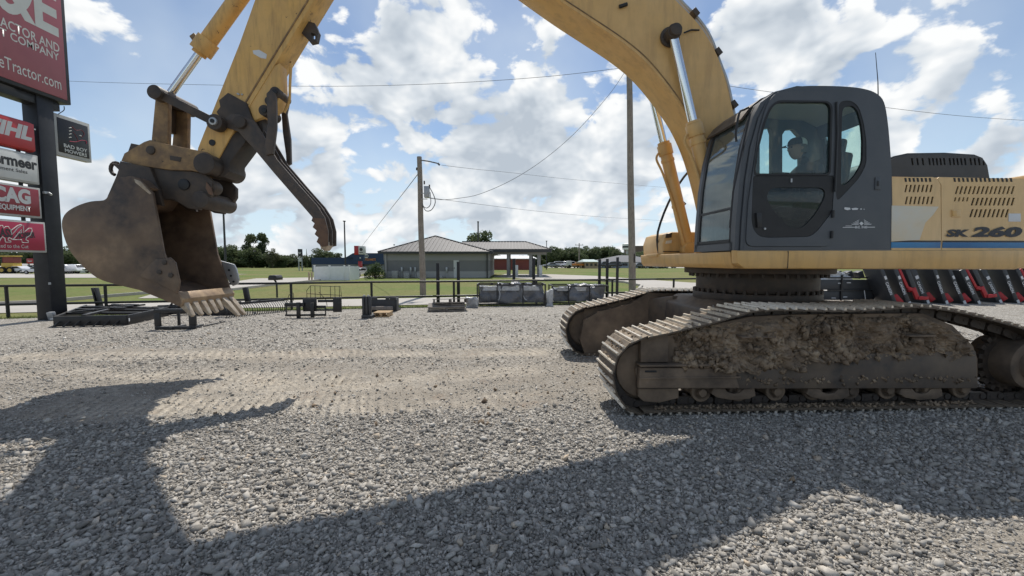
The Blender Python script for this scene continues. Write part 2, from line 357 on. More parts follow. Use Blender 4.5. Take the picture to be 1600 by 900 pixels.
# ------------------------------------------------------------------ helpers
def link(name, me, m=None, parent=None):
    ob = bpy.data.objects.new(name, me)
    COL.objects.link(ob)
    if m is not None and me is not None:
        me.materials.clear(); me.materials.append(m)
    if parent is not None: ob.parent = parent
    return ob
def tag(o, label=None, cat=None, group=None, kind=None):
    if label: o['label'] = label
    if cat: o['category'] = cat
    if group: o['group'] = group
    if kind: o['kind'] = kind
    return o
def thing(name, label, cat, loc=(0, 0, 0), rotz=0.0, group=None):
    o = bpy.data.objects.new(name, None); COL.objects.link(o)
    o.location = loc; o.rotation_euler = (0, 0, rotz); o.empty_display_size = .3
    return tag(o, label, cat, group)
def finish(me, angle=32):
    me.shade_smooth()
    me.set_sharp_from_angle(angle=R(angle))
    return me
def copy_tree(o, parent=None):
    c = o.copy(); COL.objects.link(c)
    if parent is not None:
        c.parent = parent; c.matrix_parent_inverse = o.matrix_parent_inverse.copy()
    for ch in list(o.children): copy_tree(ch, c)
    return c

class MB:
    def __init__(s): s.v = []; s.f = []
    def add(s, vs, fs):
        b = len(s.v); s.v += [tuple(p) for p in vs]; s.f += [tuple(b + i for i in f) for f in fs]; return s
    def box(s, c, size, rot=None, piv=None):
        hx, hy, hz = size[0] / 2, size[1] / 2, size[2] / 2
        P = [Vector((x * hx, y * hy, z * hz)) for x in (-1, 1) for y in (-1, 1) for z in (-1, 1)]
        if rot is not None: P = [rot @ p for p in P]
        P = [p + Vector(c) for p in P]
        return s.add(P, [(0, 1, 3, 2), (4, 6, 7, 5), (0, 4, 5, 1), (2, 3, 7, 6), (0, 2, 6, 4), (1, 5, 7, 3)])
    def beam(s, a, b, w, h, up=(0, 0, 1)):
        a, b = Vector(a), Vector(b); d = (b - a).normalized(); u = Vector(up)
        if abs(d.dot(u)) > .95: u = Vector((0, 1, 0)) if abs(d.y) < .9 else Vector((1, 0, 0))
        r = d.cross(u).normalized() * (w / 2); u = r.cross(d).normalized() * (h / 2)
        P = [a - r - u, a + r - u, a + r + u, a - r + u, b - r - u, b + r - u, b + r + u, b - r + u]
        return s.add(P, [(3, 2, 1, 0), (4, 5, 6, 7), (0, 1, 5, 4), (1, 2, 6, 5), (2, 3, 7, 6), (3, 0, 4, 7)])
    def cyl(s, a, b, r0, r1=None, n=20, caps=True):
        r1 = r0 if r1 is None else r1
        a, b = Vector(a), Vector(b); d = (b - a).normalized()
        u = Vector((0, 0, 1)) if abs(d.z) < .9 else Vector((1, 0, 0))
        x = d.cross(u).normalized(); y = d.cross(x).normalized()
        P = []
        for k in range(n):
            t = 2 * math.pi * k / n; o = x * math.cos(t) + y * math.sin(t)
            P += [a + o * r0, b + o * r1]
        F = [(2 * k, 2 * k + 1, (2 * k + 3) % (2 * n), (2 * k + 2) % (2 * n)) for k in range(n)]
        if caps: F += [tuple(2 * k for k in range(n)), tuple(2 * k + 1 for k in reversed(range(n)))]
        return s.add(P, F)
    def tube(s, pts, r, n=8):
        pts = [Vector(p) for p in pts]; rings = []
        prev = None
        for i, p in enumerate(pts):
            d = (pts[min(i + 1, len(pts) - 1)] - pts[max(i - 1, 0)]).normalized()
            if prev is None:
                u = Vector((0, 0, 1)) if abs(d.z) < .9 else Vector((1, 0, 0))
                x = d.cross(u).normalized()
            else: x = (prev - d * prev.dot(d)).normalized()
            prev = x; y = d.cross(x)
            rr = r[i] if isinstance(r, (list, tuple)) else r
            rings.append([p + x * math.cos(2 * math.pi * k / n) * rr + y * math.sin(2 * math.pi * k / n) * rr for k in range(n)])
        V = [q for ring in rings for q in ring]; F = []
        for i in range(len(rings) - 1):
            for k in range(n):
                F.append((i * n + k, i * n + (k + 1) % n, (i + 1) * n + (k + 1) % n, (i + 1) * n + k))
        F += [tuple(reversed(range(n))), tuple((len(rings) - 1) * n + k for k in range(n))]
        return s.add(V, F)
    def prism(s, poly, n0, n1, ax='n'):      # poly of (e, z), extruded along n
        k = len(poly)
        V = [(x, n0, z) for x, z in poly] + [(x, n1, z) for x, z in poly]
        F = [(i, (i + 1) % k, k + (i + 1) % k, k + i) for i in range(k)] + [tuple(reversed(range(k))), tuple(range(k, 2 * k))]
        return s.add(V, F)
    def strip(s, prof, n0, n1, th):          # bent sheet: profile of (e, z), from n0 to n1, thickness th to the left side
        k = len(prof); off = []
        for i in range(k):
            a = Vector(prof[max(i - 1, 0)]); b = Vector(prof[min(i + 1, k - 1)]); d = (b - a).normalized()
            off.append((prof[i][0] - d.y * th, prof[i][1] + d.x * th))
        poly = list(prof) + off[::-1]
        V = [(x, n0, z) for x, z in poly] + [(x, n1, z) for x, z in poly]; K = 2 * k; F = []
        for i in range(K): F.append((i, (i + 1) % K, K + (i + 1) % K, K + i))
        for i in range(k - 1):
            F.append((i + 1, i, K - 1 - i, K - 2 - i)); F.append((K + i, K + i + 1, 2 * K - 2 - i, 2 * K - 1 - i))
        return s.add(V, F)
    def mesh(s, name, angle=32, fix=True, bevel=0):
        me = bpy.data.meshes.new(name); me.from_pydata(s.v, [], s.f)
        if fix or bevel:
            bm = bmesh.new(); bm.from_mesh(me)
            bmesh.ops.recalc_face_normals(bm, faces=bm.faces[:])
            if bevel:
                ed = [e for e in bm.edges if len(e.link_faces) == 2 and e.calc_face_angle(0) > R(30)]
                bmesh.ops.bevel(bm, geom=ed, offset=bevel, segments=2, profile=.5, affect='EDGES', clamp_overlap=True)
            bm.to_mesh(me); bm.free()
        if angle: finish(me, angle)
        return me
    def build(s, name, m, parent=None, angle=32, bevel=0):
        return link(name, s.mesh(name, angle, True, bevel), m, parent)

def smooth_path(pts, sub=5, closed=False):
    P = [Vector(p) for p in pts]; n = len(P); out = []
    rng_i = range(n if closed else n - 1)
    for i in rng_i:
        p0 = P[(i - 1) % n] if closed or i > 0 else P[i]; p1 = P[i]; p2 = P[(i + 1) % n]
        p3 = P[(i + 2) % n] if closed or i + 2 < n else P[(i + 1) % n]
        for k in range(sub):
            t = k / sub
            out.append(.5 * ((2 * p1) + (p2 - p0) * t + (2 * p0 - 5 * p1 + 4 * p2 - p3) * t * t + (3 * p1 - p0 - 3 * p2 + p3) * t ** 3))
    if not closed: out.append(P[-1])
    return [tuple(q) for q in out]

def plate_mesh(name, outline, n0, n1, holes=(), bevel=.006, angle=35):
    """a plate with real thickness: outline and holes in (e, z), from n0 to n1, rounded edges"""
    cu = bpy.data.curves.new(name, 'CURVE'); cu.dimensions = '2D'; cu.fill_mode = 'BOTH'
    th = abs(n1 - n0); bevel = min(bevel, th * .45)
    cu.extrude = th / 2 - bevel; cu.bevel_depth = bevel; cu.bevel_resolution = 1; cu.offset = -bevel
    for poly in [outline] + list(holes):
        sp = cu.splines.new('POLY'); sp.points.add(len(poly) - 1); sp.use_cyclic_u = True
        for i, (x, z) in enumerate(poly): sp.points[i].co = (x, z, 0, 1)
    ob = bpy.data.objects.new('tmp', cu)
    me = bpy.data.meshes.new_from_object(ob)
    bpy.data.objects.remove(ob); bpy.data.curves.remove(cu)
    me.name = name
    mid = (n0 + n1) / 2
    me.transform(Matrix(((1, 0, 0, 0), (0, 0, -1, mid), (0, 1, 0, 0), (0, 0, 0, 1))))
    bm = bmesh.new(); bm.from_mesh(me); bmesh.ops.remove_doubles(bm, verts=bm.verts[:], dist=1e-5)
    bmesh.ops.recalc_face_normals(bm, faces=bm.faces[:]); bm.to_mesh(me); bm.free()
    finish(me, angle)
    return me
from mathutils.geometry import delaunay_2d_cdt
def in_poly(p, poly):
    c = False; j = len(poly) - 1
    for i in range(len(poly)):
        if (poly[i][1] > p[1]) != (poly[j][1] > p[1]) and p[0] < (poly[j][0] - poly[i][0]) * (p[1] - poly[i][1]) / (poly[j][1] - poly[i][1]) + poly[i][0]: c = not c
        j = i
    return c
def holed_mesh(name, outline, n0, n1, holes):
    """plate with openings: constrained triangulation on both faces and a wall round every edge"""
    vs, es = [], []
    for poly in [outline] + list(holes):
        b = len(vs); vs += [Vector(p) for p in poly]; es += [(b + i, b + (i + 1) % len(poly)) for i in range(len(poly))]
    V, E_, F, *_ = delaunay_2d_cdt(vs, es, [], 0, 1e-6)
    keep = []
    for f in F:
        c = (sum(V[i].x for i in f) / len(f), sum(V[i].y for i in f) / len(f))
        if in_poly(c, outline) and not any(in_poly(c, h) for h in holes): keep.append(f)
    k = len(V); P = [(v.x, n0, v.y) for v in V] + [(v.x, n1, v.y) for v in V]; FF = []
    cnt = {}
    for f in keep:
        FF.append(tuple(f)); FF.append(tuple(k + i for i in reversed(f)))
        for i in range(len(f)):
            e = (f[i], f[(i + 1) % len(f)])
            if (e[1], e[0]) in cnt: cnt.pop((e[1], e[0]))
            else: cnt[e] = 1
    for a, b in cnt: FF.append((b, a, k + a, k + b))
    mb = MB(); mb.v = P; mb.f = FF
    me = mb.mesh(name, 35)
    return me
def plate(name, outline, n0, n1, m, parent, holes=(), bevel=.006):
    me = holed_mesh(name, outline, n0, n1, holes) if holes else plate_mesh(name, outline, n0, n1, (), bevel)
    return link(name, me, m, parent)

def text_mesh(name, s, origin, right, up, width=None, height=None, bold=0.0, shear=0.0, depth=.003, align='LEFT', spacing=1.0):
    cu = bpy.data.curves.new(name, 'FONT'); cu.body = s; cu.size = 1; cu.offset = bold; cu.shear = shear
    cu.extrude = 0.0; cu.space_character = spacing; cu.resolution_u = 3
    ob = bpy.data.objects.new('tmp', cu); me = bpy.data.meshes.new_from_object(ob)
    bpy.data.objects.remove(ob); bpy.data.curves.remove(cu)
    me.name = name
    co = np.empty(len(me.vertices) * 3); me.vertices.foreach_get('co', co); co = co.reshape(-1, 3)
    mn, mx = co.min(0), co.max(0); w0, h0 = mx[0] - mn[0], mx[1] - mn[1]
    sy = height / h0 if height else (width / w0); sx = width / w0 if width else sy
    x = (co[:, 0] - mn[0]) * sx; y = (co[:, 1] - mn[1]) * sy
    if align == 'RIGHT': x = x - w0 * sx
    if align == 'CENTER': x = x - w0 * sx / 2
    r, u = Vector(right).normalized(), Vector(up).normalized(); nn = r.cross(u)
    out = np.array(origin)[None, :] + x[:, None] * np.array(r)[None, :] + y[:, None] * np.array(u)[None, :] + np.array(nn)[None, :] * depth
    me.vertices.foreach_set('co', out.ravel()); me.update()
    return me

def leaf_cloud(name, centers, radii, count, size, seed, flat=.6, horizontal=0.0):
    """many small leaf faces through the volume of ellipsoid clumps, with a per-leaf tone"""
    r = np.random.default_rng(seed); C_ = np.array(centers, float); Rr = np.array(radii, float)
    vol = Rr[:, 0] * Rr[:, 1] * Rr[:, 2]; pick = r.choice(len(C_), count, p=vol ** .8 / (vol ** .8).sum())
    d = r.normal(size=(count, 3)); d /= np.linalg.norm(d, axis=1)[:, None]
    rad = r.uniform(.35, 1.0, count) ** .55 * r.uniform(.85, 1.12, count)
    P = C_[pick] + d * rad[:, None] * Rr[pick]
    a = r.normal(size=(count, 3)); a[:, 2] *= flat; a /= np.linalg.norm(a, axis=1)[:, None]
    b = np.cross(a, r.normal(size=(count, 3))); b /= np.linalg.norm(b, axis=1)[:, None]
    s = size * r.uniform(.6, 1.4, count)[:, None]
    V = np.stack([P - a * s, P + b * s * .55, P + a * s, P - b * s * .55], 1).reshape(-1, 3)
    me = bpy.data.meshes.new(name); n = count
    me.vertices.add(4 * n); me.vertices.foreach_set('co', V.ravel())
    me.loops.add(4 * n); me.loops.foreach_set('vertex_index', np.arange(4 * n, dtype=np.int32))
    me.polygons.add(n); me.polygons.foreach_set('loop_start', np.arange(0, 4 * n, 4, dtype=np.int32))
    me.update(calc_edges=True)
    clump_tone = r.uniform(.15, .85, len(C_)); tone = np.clip(clump_tone[pick] + r.normal(0, .18, count), 0, 1)
    at = me.attributes.new('tone', 'FLOAT', 'POINT'); at.data.foreach_set('value', np.repeat(tone, 4).astype(np.float32))
    return me
# ------------------------------------------------------------------ ground, roads, grass
def poly_sheet(name, pts, z, m, kind='structure', sub=0):
    bm = bmesh.new(); bm.faces.new([bm.verts.new((x, y, z)) for x, y in pts])
    bmesh.ops.recalc_face_normals(bm, faces=bm.faces[:])
    if bm.faces[:][0].normal.z < 0: bmesh.ops.reverse_faces(bm, faces=bm.faces[:])
    bmesh.ops.triangulate(bm, faces=bm.faces[:])
    me = bpy.data.meshes.new(name); bm.to_mesh(me); bm.free()
    return tag(link(name, me, m), kind=kind)

def grass_material():
    m = bpy.data.materials.new('mown_grass'); m.use_nodes = True
    N, L = m.node_tree.nodes, m.node_tree.links; b = N['Principled BSDF']; b.inputs['Roughness'].default_value = .9; b.inputs['Specular IOR Level'].default_value = .15
    tc = N.new('ShaderNodeTexCoord')
    def nz(s, d, r=.6):
        n = N.new('ShaderNodeTexNoise'); n.inputs['Scale'].default_value = s; n.inputs['Detail'].default_value = d; n.inputs['Roughness'].default_value = r
        L.new(tc.outputs['Object'], n.inputs['Vector']); return n.outputs['Fac']
    r1 = N.new('ShaderNodeValToRGB'); L.new(nz(.12, 6), r1.inputs[0])
    r1.color_ramp.elements[0].position = .35; r1.color_ramp.elements[0].color = (.120, .180, .043, 1)
    r1.color_ramp.elements[1].position = .64; r1.color_ramp.elements[1].color = (.22, .195, .085, 1)
    r2 = N.new('ShaderNodeValToRGB'); L.new(nz(5, 8, .75), r2.inputs[0])
    r2.color_ramp.elements[0].position = .3; r2.color_ramp.elements[0].color = (.55, .55, .5, 1)
    r2.color_ramp.elements[1].position = .7; r2.color_ramp.elements[1].color = (1.15, 1.15, 1.05, 1)
    mx = N.new('ShaderNodeMix'); mx.data_type = 'RGBA'; mx.blend_type = 'MULTIPLY'; mx.inputs[0].default_value = 1
    L.new(r1.outputs[0], mx.inputs[6]); L.new(r2.outputs[0], mx.inputs[7]); L.new(mx.outputs[2], b.inputs['Base Color'])
    bp = N.new('ShaderNodeBump'); bp.inputs['Strength'].default_value = .6; bp.inputs['Distance'].default_value = .05; L.new(nz(18, 4), bp.inputs['Height']); L.new(bp.outputs[0], b.inputs['Normal'])
    return m
MT['grass'] = grass_material()

def gravel_material():
    m = bpy.data.materials.new('crushed_stone_and_fines'); m.use_nodes = True
    N, L = m.node_tree.nodes, m.node_tree.links; b = N['Principled BSDF']; b.inputs['Roughness'].default_value = .92; b.inputs['Specular IOR Level'].default_value = .2
    tc = N.new('ShaderNodeTexCoord'); at = N.new('ShaderNodeAttribute'); at.attribute_name = 'dirt'
    def nz(s, d, r=.6):
        n = N.new('ShaderNodeTexNoise'); n.inputs['Scale'].default_value = s; n.inputs['Detail'].default_value = d; n.inputs['Roughness'].default_value = r
        L.new(tc.outputs['Object'], n.inputs['Vector']); return n.outputs['Fac']
    def ramp(f, *st):
        r = N.new('ShaderNodeValToRGB'); L.new(f, r.inputs[0])
        while len(r.color_ramp.elements) < len(st): r.color_ramp.elements.new(.5)
        for e, (p, c) in zip(r.color_ramp.elements, st): e.position = p; e.color = (*c, 1)
        return r.outputs[0]
    def mix(fac, a, c, mode='MIX'):
        x = N.new('ShaderNodeMix'); x.data_type = 'RGBA'; x.blend_type = mode
        if isinstance(fac, (int, float)): x.inputs[0].default_value = fac
        else: L.new(fac, x.inputs[0])
        L.new(a, x.inputs[6]); L.new(c, x.inputs[7]); return x.outputs[2]
    vo = N.new('ShaderNodeTexVoronoi'); vo.inputs['Scale'].default_value = 40; vo.inputs['Randomness'].default_value = 1
    L.new(tc.outputs['Object'], vo.inputs['Vector'])
    sep = N.new('ShaderNodeSeparateColor'); L.new(vo.outputs['Color'], sep.inputs[0])
    stone = ramp(sep.outputs['Red'], (0, (.165, .150, .130)), (.35, (.295, .27, .236)), (.75, (.42, .388, .34)), (1, (.66, .62, .55)))
    v2 = N.new('ShaderNodeTexVoronoi'); v2.inputs['Scale'].default_value = 110; L.new(tc.outputs['Object'], v2.inputs['Vector'])
    s2 = N.new('ShaderNodeSeparateColor'); L.new(v2.outputs['Color'], s2.inputs[0])
    fine = ramp(s2.outputs['Green'], (0, (.145, .128, .106)), (.5, (.275, .248, .21)), (1, (.44, .405, .35)))
    sf = N.new('ShaderNodeMath'); sf.operation = 'GREATER_THAN'; sf.inputs[1].default_value = .42; L.new(nz(3.2, 5), sf.inputs[0])
    grey = mix(sf.outputs[0], fine, stone)
    dirt = ramp(nz(7, 9, .72), (.28, (.15, .122, .092)), (.5, (.25, .212, .166)), (.72, (.36, .315, .255)))
    dirt = mix(.5, dirt, fine)
    rd = N.new('ShaderNodeMapRange'); L.new(nz(1.7, 7, .65), rd.inputs[0]); rd.inputs['From Min'].default_value = .58; rd.inputs['From Max'].default_value = .72; rd.inputs['To Max'].default_value = .55
    redc = N.new('ShaderNodeRGB'); redc.outputs[0].default_value = (.235, .145, .088, 1)
    dirt = mix(rd.outputs[0], dirt, redc.outputs[0])
    # blend by the painted dirt amount broken up by noise
    ad = N.new('ShaderNodeMath'); ad.operation = 'ADD'; L.new(at.outputs['Fac'], ad.inputs[0])
    sb = N.new('ShaderNodeMath'); sb.operation = 'MULTIPLY_ADD'; sb.inputs[1].default_value = 1.5; sb.inputs[2].default_value = -.75; L.new(nz(2.3, 9, .72), sb.inputs[0]); L.new(sb.outputs[0], ad.inputs[1])
    mr = N.new('ShaderNodeMapRange'); L.new(ad.outputs[0], mr.inputs[0]); mr.inputs['From Min'].default_value = .22; mr.inputs['From Max'].default_value = .95
    col = mix(mr.outputs[0], grey, dirt)
    ap = N.new('ShaderNodeAttribute'); ap.attribute_name = 'powder'
    pm = N.new('ShaderNodeMath'); pm.operation = 'MULTIPLY'; L.new(ap.outputs['Fac'], pm.inputs[0])
    pr = N.new('ShaderNodeMapRange'); L.new(nz(11, 7, .7), pr.inputs[0]); pr.inputs['From Min'].default_value = .3; pr.inputs['From Max'].default_value = .62; pr.inputs['To Max'].default_value = .85; L.new(pr.outputs[0], pm.inputs[1])
    pc = N.new('ShaderNodeRGB'); pc.outputs[0].default_value = (.64, .565, .455, 1)
    col = mix(pm.outputs[0], col, pc.outputs[0])
    L.new(col, b.inputs['Base Color'])
    h = N.new('ShaderNodeMath'); h.operation = 'MULTIPLY_ADD'; h.inputs[1].default_value = -1.0; L.new(vo.outputs['Distance'], h.inputs[0]); L.new(nz(55, 5, .7), h.inputs[2])
    b1 = N.new('ShaderNodeBump'); b1.inputs['Distance'].default_value = .02; L.new(h.outputs[0], b1.inputs['Height'])
    st = N.new('ShaderNodeMapRange'); L.new(mr.outputs[0], st.inputs[0]); st.inputs['To Min'].default_value = 1.0; st.inputs['To Max'].default_value = .45; L.new(st.outputs[0], b1.inputs['Strength'])
    L.new(b1.outputs[0], b.inputs['Normal'])
    return m
MT['gravel'] = gravel_material()

# vectorised value noise
_tab = rng.random((256, 256))
def vnoise(x, y):
    xi, yi = np.floor(x).astype(int), np.floor(y).astype(int); fx, fy = x - xi, y - yi
    fx = fx * fx * (3 - 2 * fx); fy = fy * fy * (3 - 2 * fy)
    a = _tab[xi % 256, yi % 256]; b = _tab[(xi + 1) % 256, yi % 256]; c = _tab[xi % 256, (yi + 1) % 256]; d = _tab[(xi + 1) % 256, (yi + 1) % 256]
    return (a * (1 - fx) + b * fx) * (1 - fy) + (c * (1 - fx) + d * fx) * fy
def fbm(x, y, o=4):
    s = 0; a = .5
    for k in range(o): s = s + a * vnoise(x * 2 ** k + 17 * k, y * 2 ** k + 31 * k); a *= .5
    return s
def sstep(a, b, x):
    t = np.clip((x - a) / (b - a), 0, 1); return t * t * (3 - 2 * t)

def band(X, Y, p0, p1, half, soft=.12):
    p0, p1 = np.array(p0), np.array(p1); d = p1 - p0; Ln = np.hypot(*d); d = d / Ln
    s = (X - p0[0]) * d[0] + (Y - p0[1]) * d[1]; t = -(X - p0[0]) * d[1] + (Y - p0[1]) * d[0]
    w = sstep(half + soft, half - soft, np.abs(t)) * sstep(-.2, .4, s) * sstep(Ln + .3, Ln - .5, s)
    return w, s, t
# where tracks have rolled over the lot: (from, to, half width, ridge spacing)
PRINTS = [((-9.5, 4.15), (0.9, 4.75), .33, .105), ((-9, 6.9), (.9, 7.35), .33, .14), ((-5.2, 5.1), (-.6, 5.45), .3, .11),
          ((-7.5, 6.0), (-2.0, 5.6), .28, .13), ((-2.2, 8.2), (1.4, 8.9), .3, .10), ((-3.4, 4.9), (.7, 6.3), .28, .12)]
def dirt_amount(X, Y):
    Y = Y + 1.5 * (fbm(X * .45 + 11, Y * .5 + 7) - .48) + .8 * (fbm(X * 1.3 + 2, Y * 1.5) - .48)
    a = np.exp(-((Y - 5.6 - .06 * X) / 1.9) ** 2) * .74 * sstep(4.5, 1.2, X)
    a = np.maximum(a, .55 * np.exp(-(((X + 2.5) / 2.2) ** 2 + ((Y - 8.6) / .9) ** 2)))
    a = np.maximum(a, .75 * np.exp(-(((X - 3.0) / .9) ** 2 + ((Y - 2.15) / .35) ** 2)))
    a = np.maximum(a, .62 * np.exp(-(((X + 8) / 5) ** 2 + ((Y - 6.3) / 1.6) ** 2)))
    for p0, p1, hw, sp in PRINTS[:3]:
        a = np.maximum(a, .85 * band(X, Y, p0, p1, hw + .1)[0])
    return a * (.75 + .5 * fbm(X * .7 + 5, Y * .9 + 3))
def ground_height(X, Y):
    z = .030 * (fbm(X * .55, Y * .55) - .48) + .022 * (fbm(X * 3 + 9, Y * 3) - .48)
    for i, (p0, p1, hw, sp) in enumerate(PRINTS):
        w, s, t = band(X, Y, p0, p1, hw)
        w = w * np.clip(fbm(X * 1.4 + 3 * i, Y * 1.4 + i) * 3.4 - .80, 0, 1)
        tri = np.abs(((s + .25 * t) / sp) % 1 - .5) * 2
        z = z + w * (.034 * (tri ** 1.5) - .016) - .012 * sstep(hw + .12, hw - .1, np.abs(t)) * w
    # scrape lines left by turning
    sc = np.abs(((X * .55 + Y * 1.0 + .4 * fbm(X * .8, Y * .8)) / .13) % 1 - .5) * 2
    wz = np.exp(-(((X + 3.5) / 2.4) ** 2 + ((Y - 4.6) / 1.0) ** 2)) * np.clip(fbm(X * 1.1 + 40, Y * 1.1) * 3 - 1.0, 0, 1)
    z = z + wz * .020 * sc
    return z

def powder_amount(X, Y):
    """pale dust pressed flat by the grousers, in bars across each rolled strip"""
    a = np.zeros_like(X)
    for i, (p0, p1, hw, sp) in enumerate(PRINTS):
        w, s, t = band(X, Y, p0, p1, hw)
        w = w * np.clip(fbm(X * 1.1 + 3 * i, Y * 1.3 + i) * 4.6 - 1.35, 0, 1)
        bars = sstep(.35, .75, np.abs(((s + .10 * fbm(X * 3.1 + i, Y * 3.1) + .03 * fbm(X * 14, Y * 14) + (.25 + .3 * (i % 3)) * t) / sp) % 1 - .5) * 2) * (.45 + .75 * fbm(X * 9 + 5, Y * 9))
        a = np.maximum(a, w * (.10 + .90 * bars))
    return a
def make_gravel_lot():
    xs = np.arange(-10.5, 10.5001, .03); ys = np.arange(.7, 11.5001, .04)
    X, Y = np.meshgrid(xs, ys)
    fade = sstep(-10.5, -9.8, X) * sstep(10.5, 9.8, X) * sstep(.7, 1.2, Y) * sstep(11.5, 10.6, Y)
    Z = ground_height(X, Y) * fade
    nx, ny = len(xs), len(ys)
    V = np.stack([X.ravel(), Y.ravel(), Z.ravel()], 1)
    i = (np.arange(ny - 1)[:, None] * nx + np.arange(nx - 1)[None, :]).ravel()
    Fq = np.stack([i, i + 1, i + nx + 1, i + nx], 1)
    # outer skirt of the lot around the fine patch, edge along the grass strip
    B = [(-10.5, .7), (10.5, .7), (10.5, 11.5), (-10.5, 11.5)]
    edge = [(-60, 2), (-22, 9.9), (-14.9, 11.45), (-9, 13.25), (-5.3, 14.1), (1.0, 15.2), (7, 16.2), (14, 18.8), (60, 22)]
    outer = [(-60, -30), (60, -30)] + edge[::-1]
    bm = bmesh.new()
    vb = [bm.verts.new((x, y, 0)) for x, y in B]; vo = [bm.verts.new((x, y, 0)) for x, y in outer]
    es = [bm.edges.new((vb[k], vb[(k + 1) % 4])) for k in range(4)] + [bm.edges.new((vo[k], vo[(k + 1) % len(vo)])) for k in range(len(vo))]
    bmesh.ops.triangle_fill(bm, use_beauty=True, use_dissolve=False, edges=es)
    bm.verts.ensure_lookup_table(); bm.faces.ensure_lookup_table()
    for f in list(bm.faces):
        c = f.calc_center_median()
        if -10.5 < c.x < 10.5 and .7 < c.y < 11.5: bm.faces.remove(f)
    bmesh.ops.subdivide_edges(bm, edges=[e for e in bm.edges if not e.is_boundary], cuts=3, use_grid_fill=True)
    bmesh.ops.triangulate(bm, faces=bm.faces[:])
    for f in bm.faces:
        f.normal_update()
        if f.normal.z < 0: f.normal_flip()
    bm.verts.index_update()
    ov = np.array([v.co[:] for v in bm.verts]); of = [[v.index for v in f.verts] for f in bm.faces]; bm.free()
    me = bpy.data.meshes.new('gravel_lot')
    allv = np.vstack([V, ov]); faces = Fq.tolist() + [[len(V) + k for k in f] for f in of]
    me.from_pydata(allv.tolist(), [], faces)
    pw = powder_amount(allv[:, 0], allv[:, 1]); pw[len(V):] = 0
    me.attributes.new('powder', 'FLOAT', 'POINT').data.foreach_set('value', pw.astype(np.float32))
    d = dirt_amount(allv[:, 0], allv[:, 1]); d[len(V):] = np.minimum(d[len(V):], .35)
    at = me.attributes.new('dirt', 'FLOAT', 'POINT'); at.data.foreach_set('value', d.astype(np.float32))
    me.shade_smooth()
    return tag(link('gravel_lot', me, MT['gravel']), kind='structure')
make_gravel_lot()

def stones_mesh(name, P, size, flat, seed, attrs):
    """angular crushed stones: one jittered six-corner chip each"""
    r = np.random.default_rng(seed); n = len(P)
    base = np.array([(1, .25, .3), (-.9, -.2, .2), (.1, 1, -.1), (-.2, -1, .15), (.25, .2, 1), (-.15, -.25, -1)], float)
    V = base[None] + r.uniform(-.38, .38, (n, 6, 3))
    V *= (size[:, None] * np.stack([r.uniform(.8, 1.2, n), r.uniform(.65, 1.05, n), r.uniform(.45, .9, n) * flat], 1))[:, None, :] * .5
    # random tilt then spin
    def rot(ax, an):
        c, s = np.cos(an), np.sin(an); z = np.zeros_like(c); o = np.ones_like(c)
        if ax == 0: m_ = [[o, z, z], [z, c, -s], [z, s, c]]
        elif ax == 1: m_ = [[c, z, s], [z, o, z], [-s, z, c]]
        else: m_ = [[c, -s, z], [s, c, z], [z, z, o]]
        return np.transpose(np.array(m_), (2, 0, 1))
    Rm = rot(2, r.uniform(0, 6.28, n)) @ rot(1, r.normal(0, .38, n)) @ rot(0, r.normal(0, .38, n))
    V = np.einsum('nij,nkj->nki', Rm, V) + P[:, None, :]
    F8 = np.array([(0, 2, 4), (2, 1, 4), (1, 3, 4), (3, 0, 4), (2, 0, 5), (1, 2, 5), (3, 1, 5), (0, 3, 5)])
    F = (F8[None] + (np.arange(n) * 6)[:, None, None]).reshape(-1)
    me = bpy.data.meshes.new(name)
    me.vertices.add(6 * n); me.vertices.foreach_set('co', V.ravel())
    me.loops.add(24 * n); me.loops.foreach_set('vertex_index', F.astype(np.int32))
    me.polygons.add(8 * n); me.polygons.foreach_set('loop_start', np.arange(0, 24 * n, 3, dtype=np.int32))
    me.update(calc_edges=True)
    for k, a in attrs.items():
        at = me.attributes.new(k, 'FLOAT', 'POINT'); at.data.foreach_set('value', np.repeat(a, 6).astype(np.float32))
    return me
def stone_material():
    m = bpy.data.materials.new('crushed_limestone'); m.use_nodes = True
    N, L = m.node_tree.nodes, m.node_tree.links; b = N['Principled BSDF']; b.inputs['Roughness'].default_value = .85; b.inputs['Specular IOR Level'].default_value = .25
    at = N.new('ShaderNodeAttribute'); at.attribute_name = 'tone'
    r = N.new('ShaderNodeValToRGB'); L.new(at.outputs['Fac'], r.inputs[0])
    for p, c in ((.0, (.195, .178, .156)), (.3, (.312, .287, .252)), (.6, (.43, .397, .350)), (.85, (.55, .512, .455)), (.95, (.52, .42, .31)), (1.0, (.75, .71, .64))):
        if p in (0.0, 1.0): e = r.color_ramp.elements[0 if p == 0 else -1]
        else: e = r.color_ramp.elements.new(p)
        e.color = (*c, 1)
    tc = N.new('ShaderNodeTexCoord'); n = N.new('ShaderNodeTexNoise'); n.inputs['Scale'].default_value = 70; n.inputs['Detail'].default_value = 5
    L.new(tc.outputs['Object'], n.inputs['Vector'])
    mr = N.new('ShaderNodeMapRange'); L.new(n.outputs['Fac'], mr.inputs[0]); mr.inputs['From Min'].default_value = .3; mr.inputs['From Max'].default_value = .7; mr.inputs['To Min'].default_value = .78; mr.inputs['To Max'].default_value = 1.12
    mx = N.new('ShaderNodeMix'); mx.data_type = 'RGBA'; mx.blend_type = 'MULTIPLY'; mx.inputs[0].default_value = 1; L.new(r.outputs[0], mx.inputs[6]); L.new(mr.outputs[0], mx.inputs[7])
    L.new(mx.outputs[2], b.inputs['Base Color'])
    return m
MT['stone'] = stone_material()
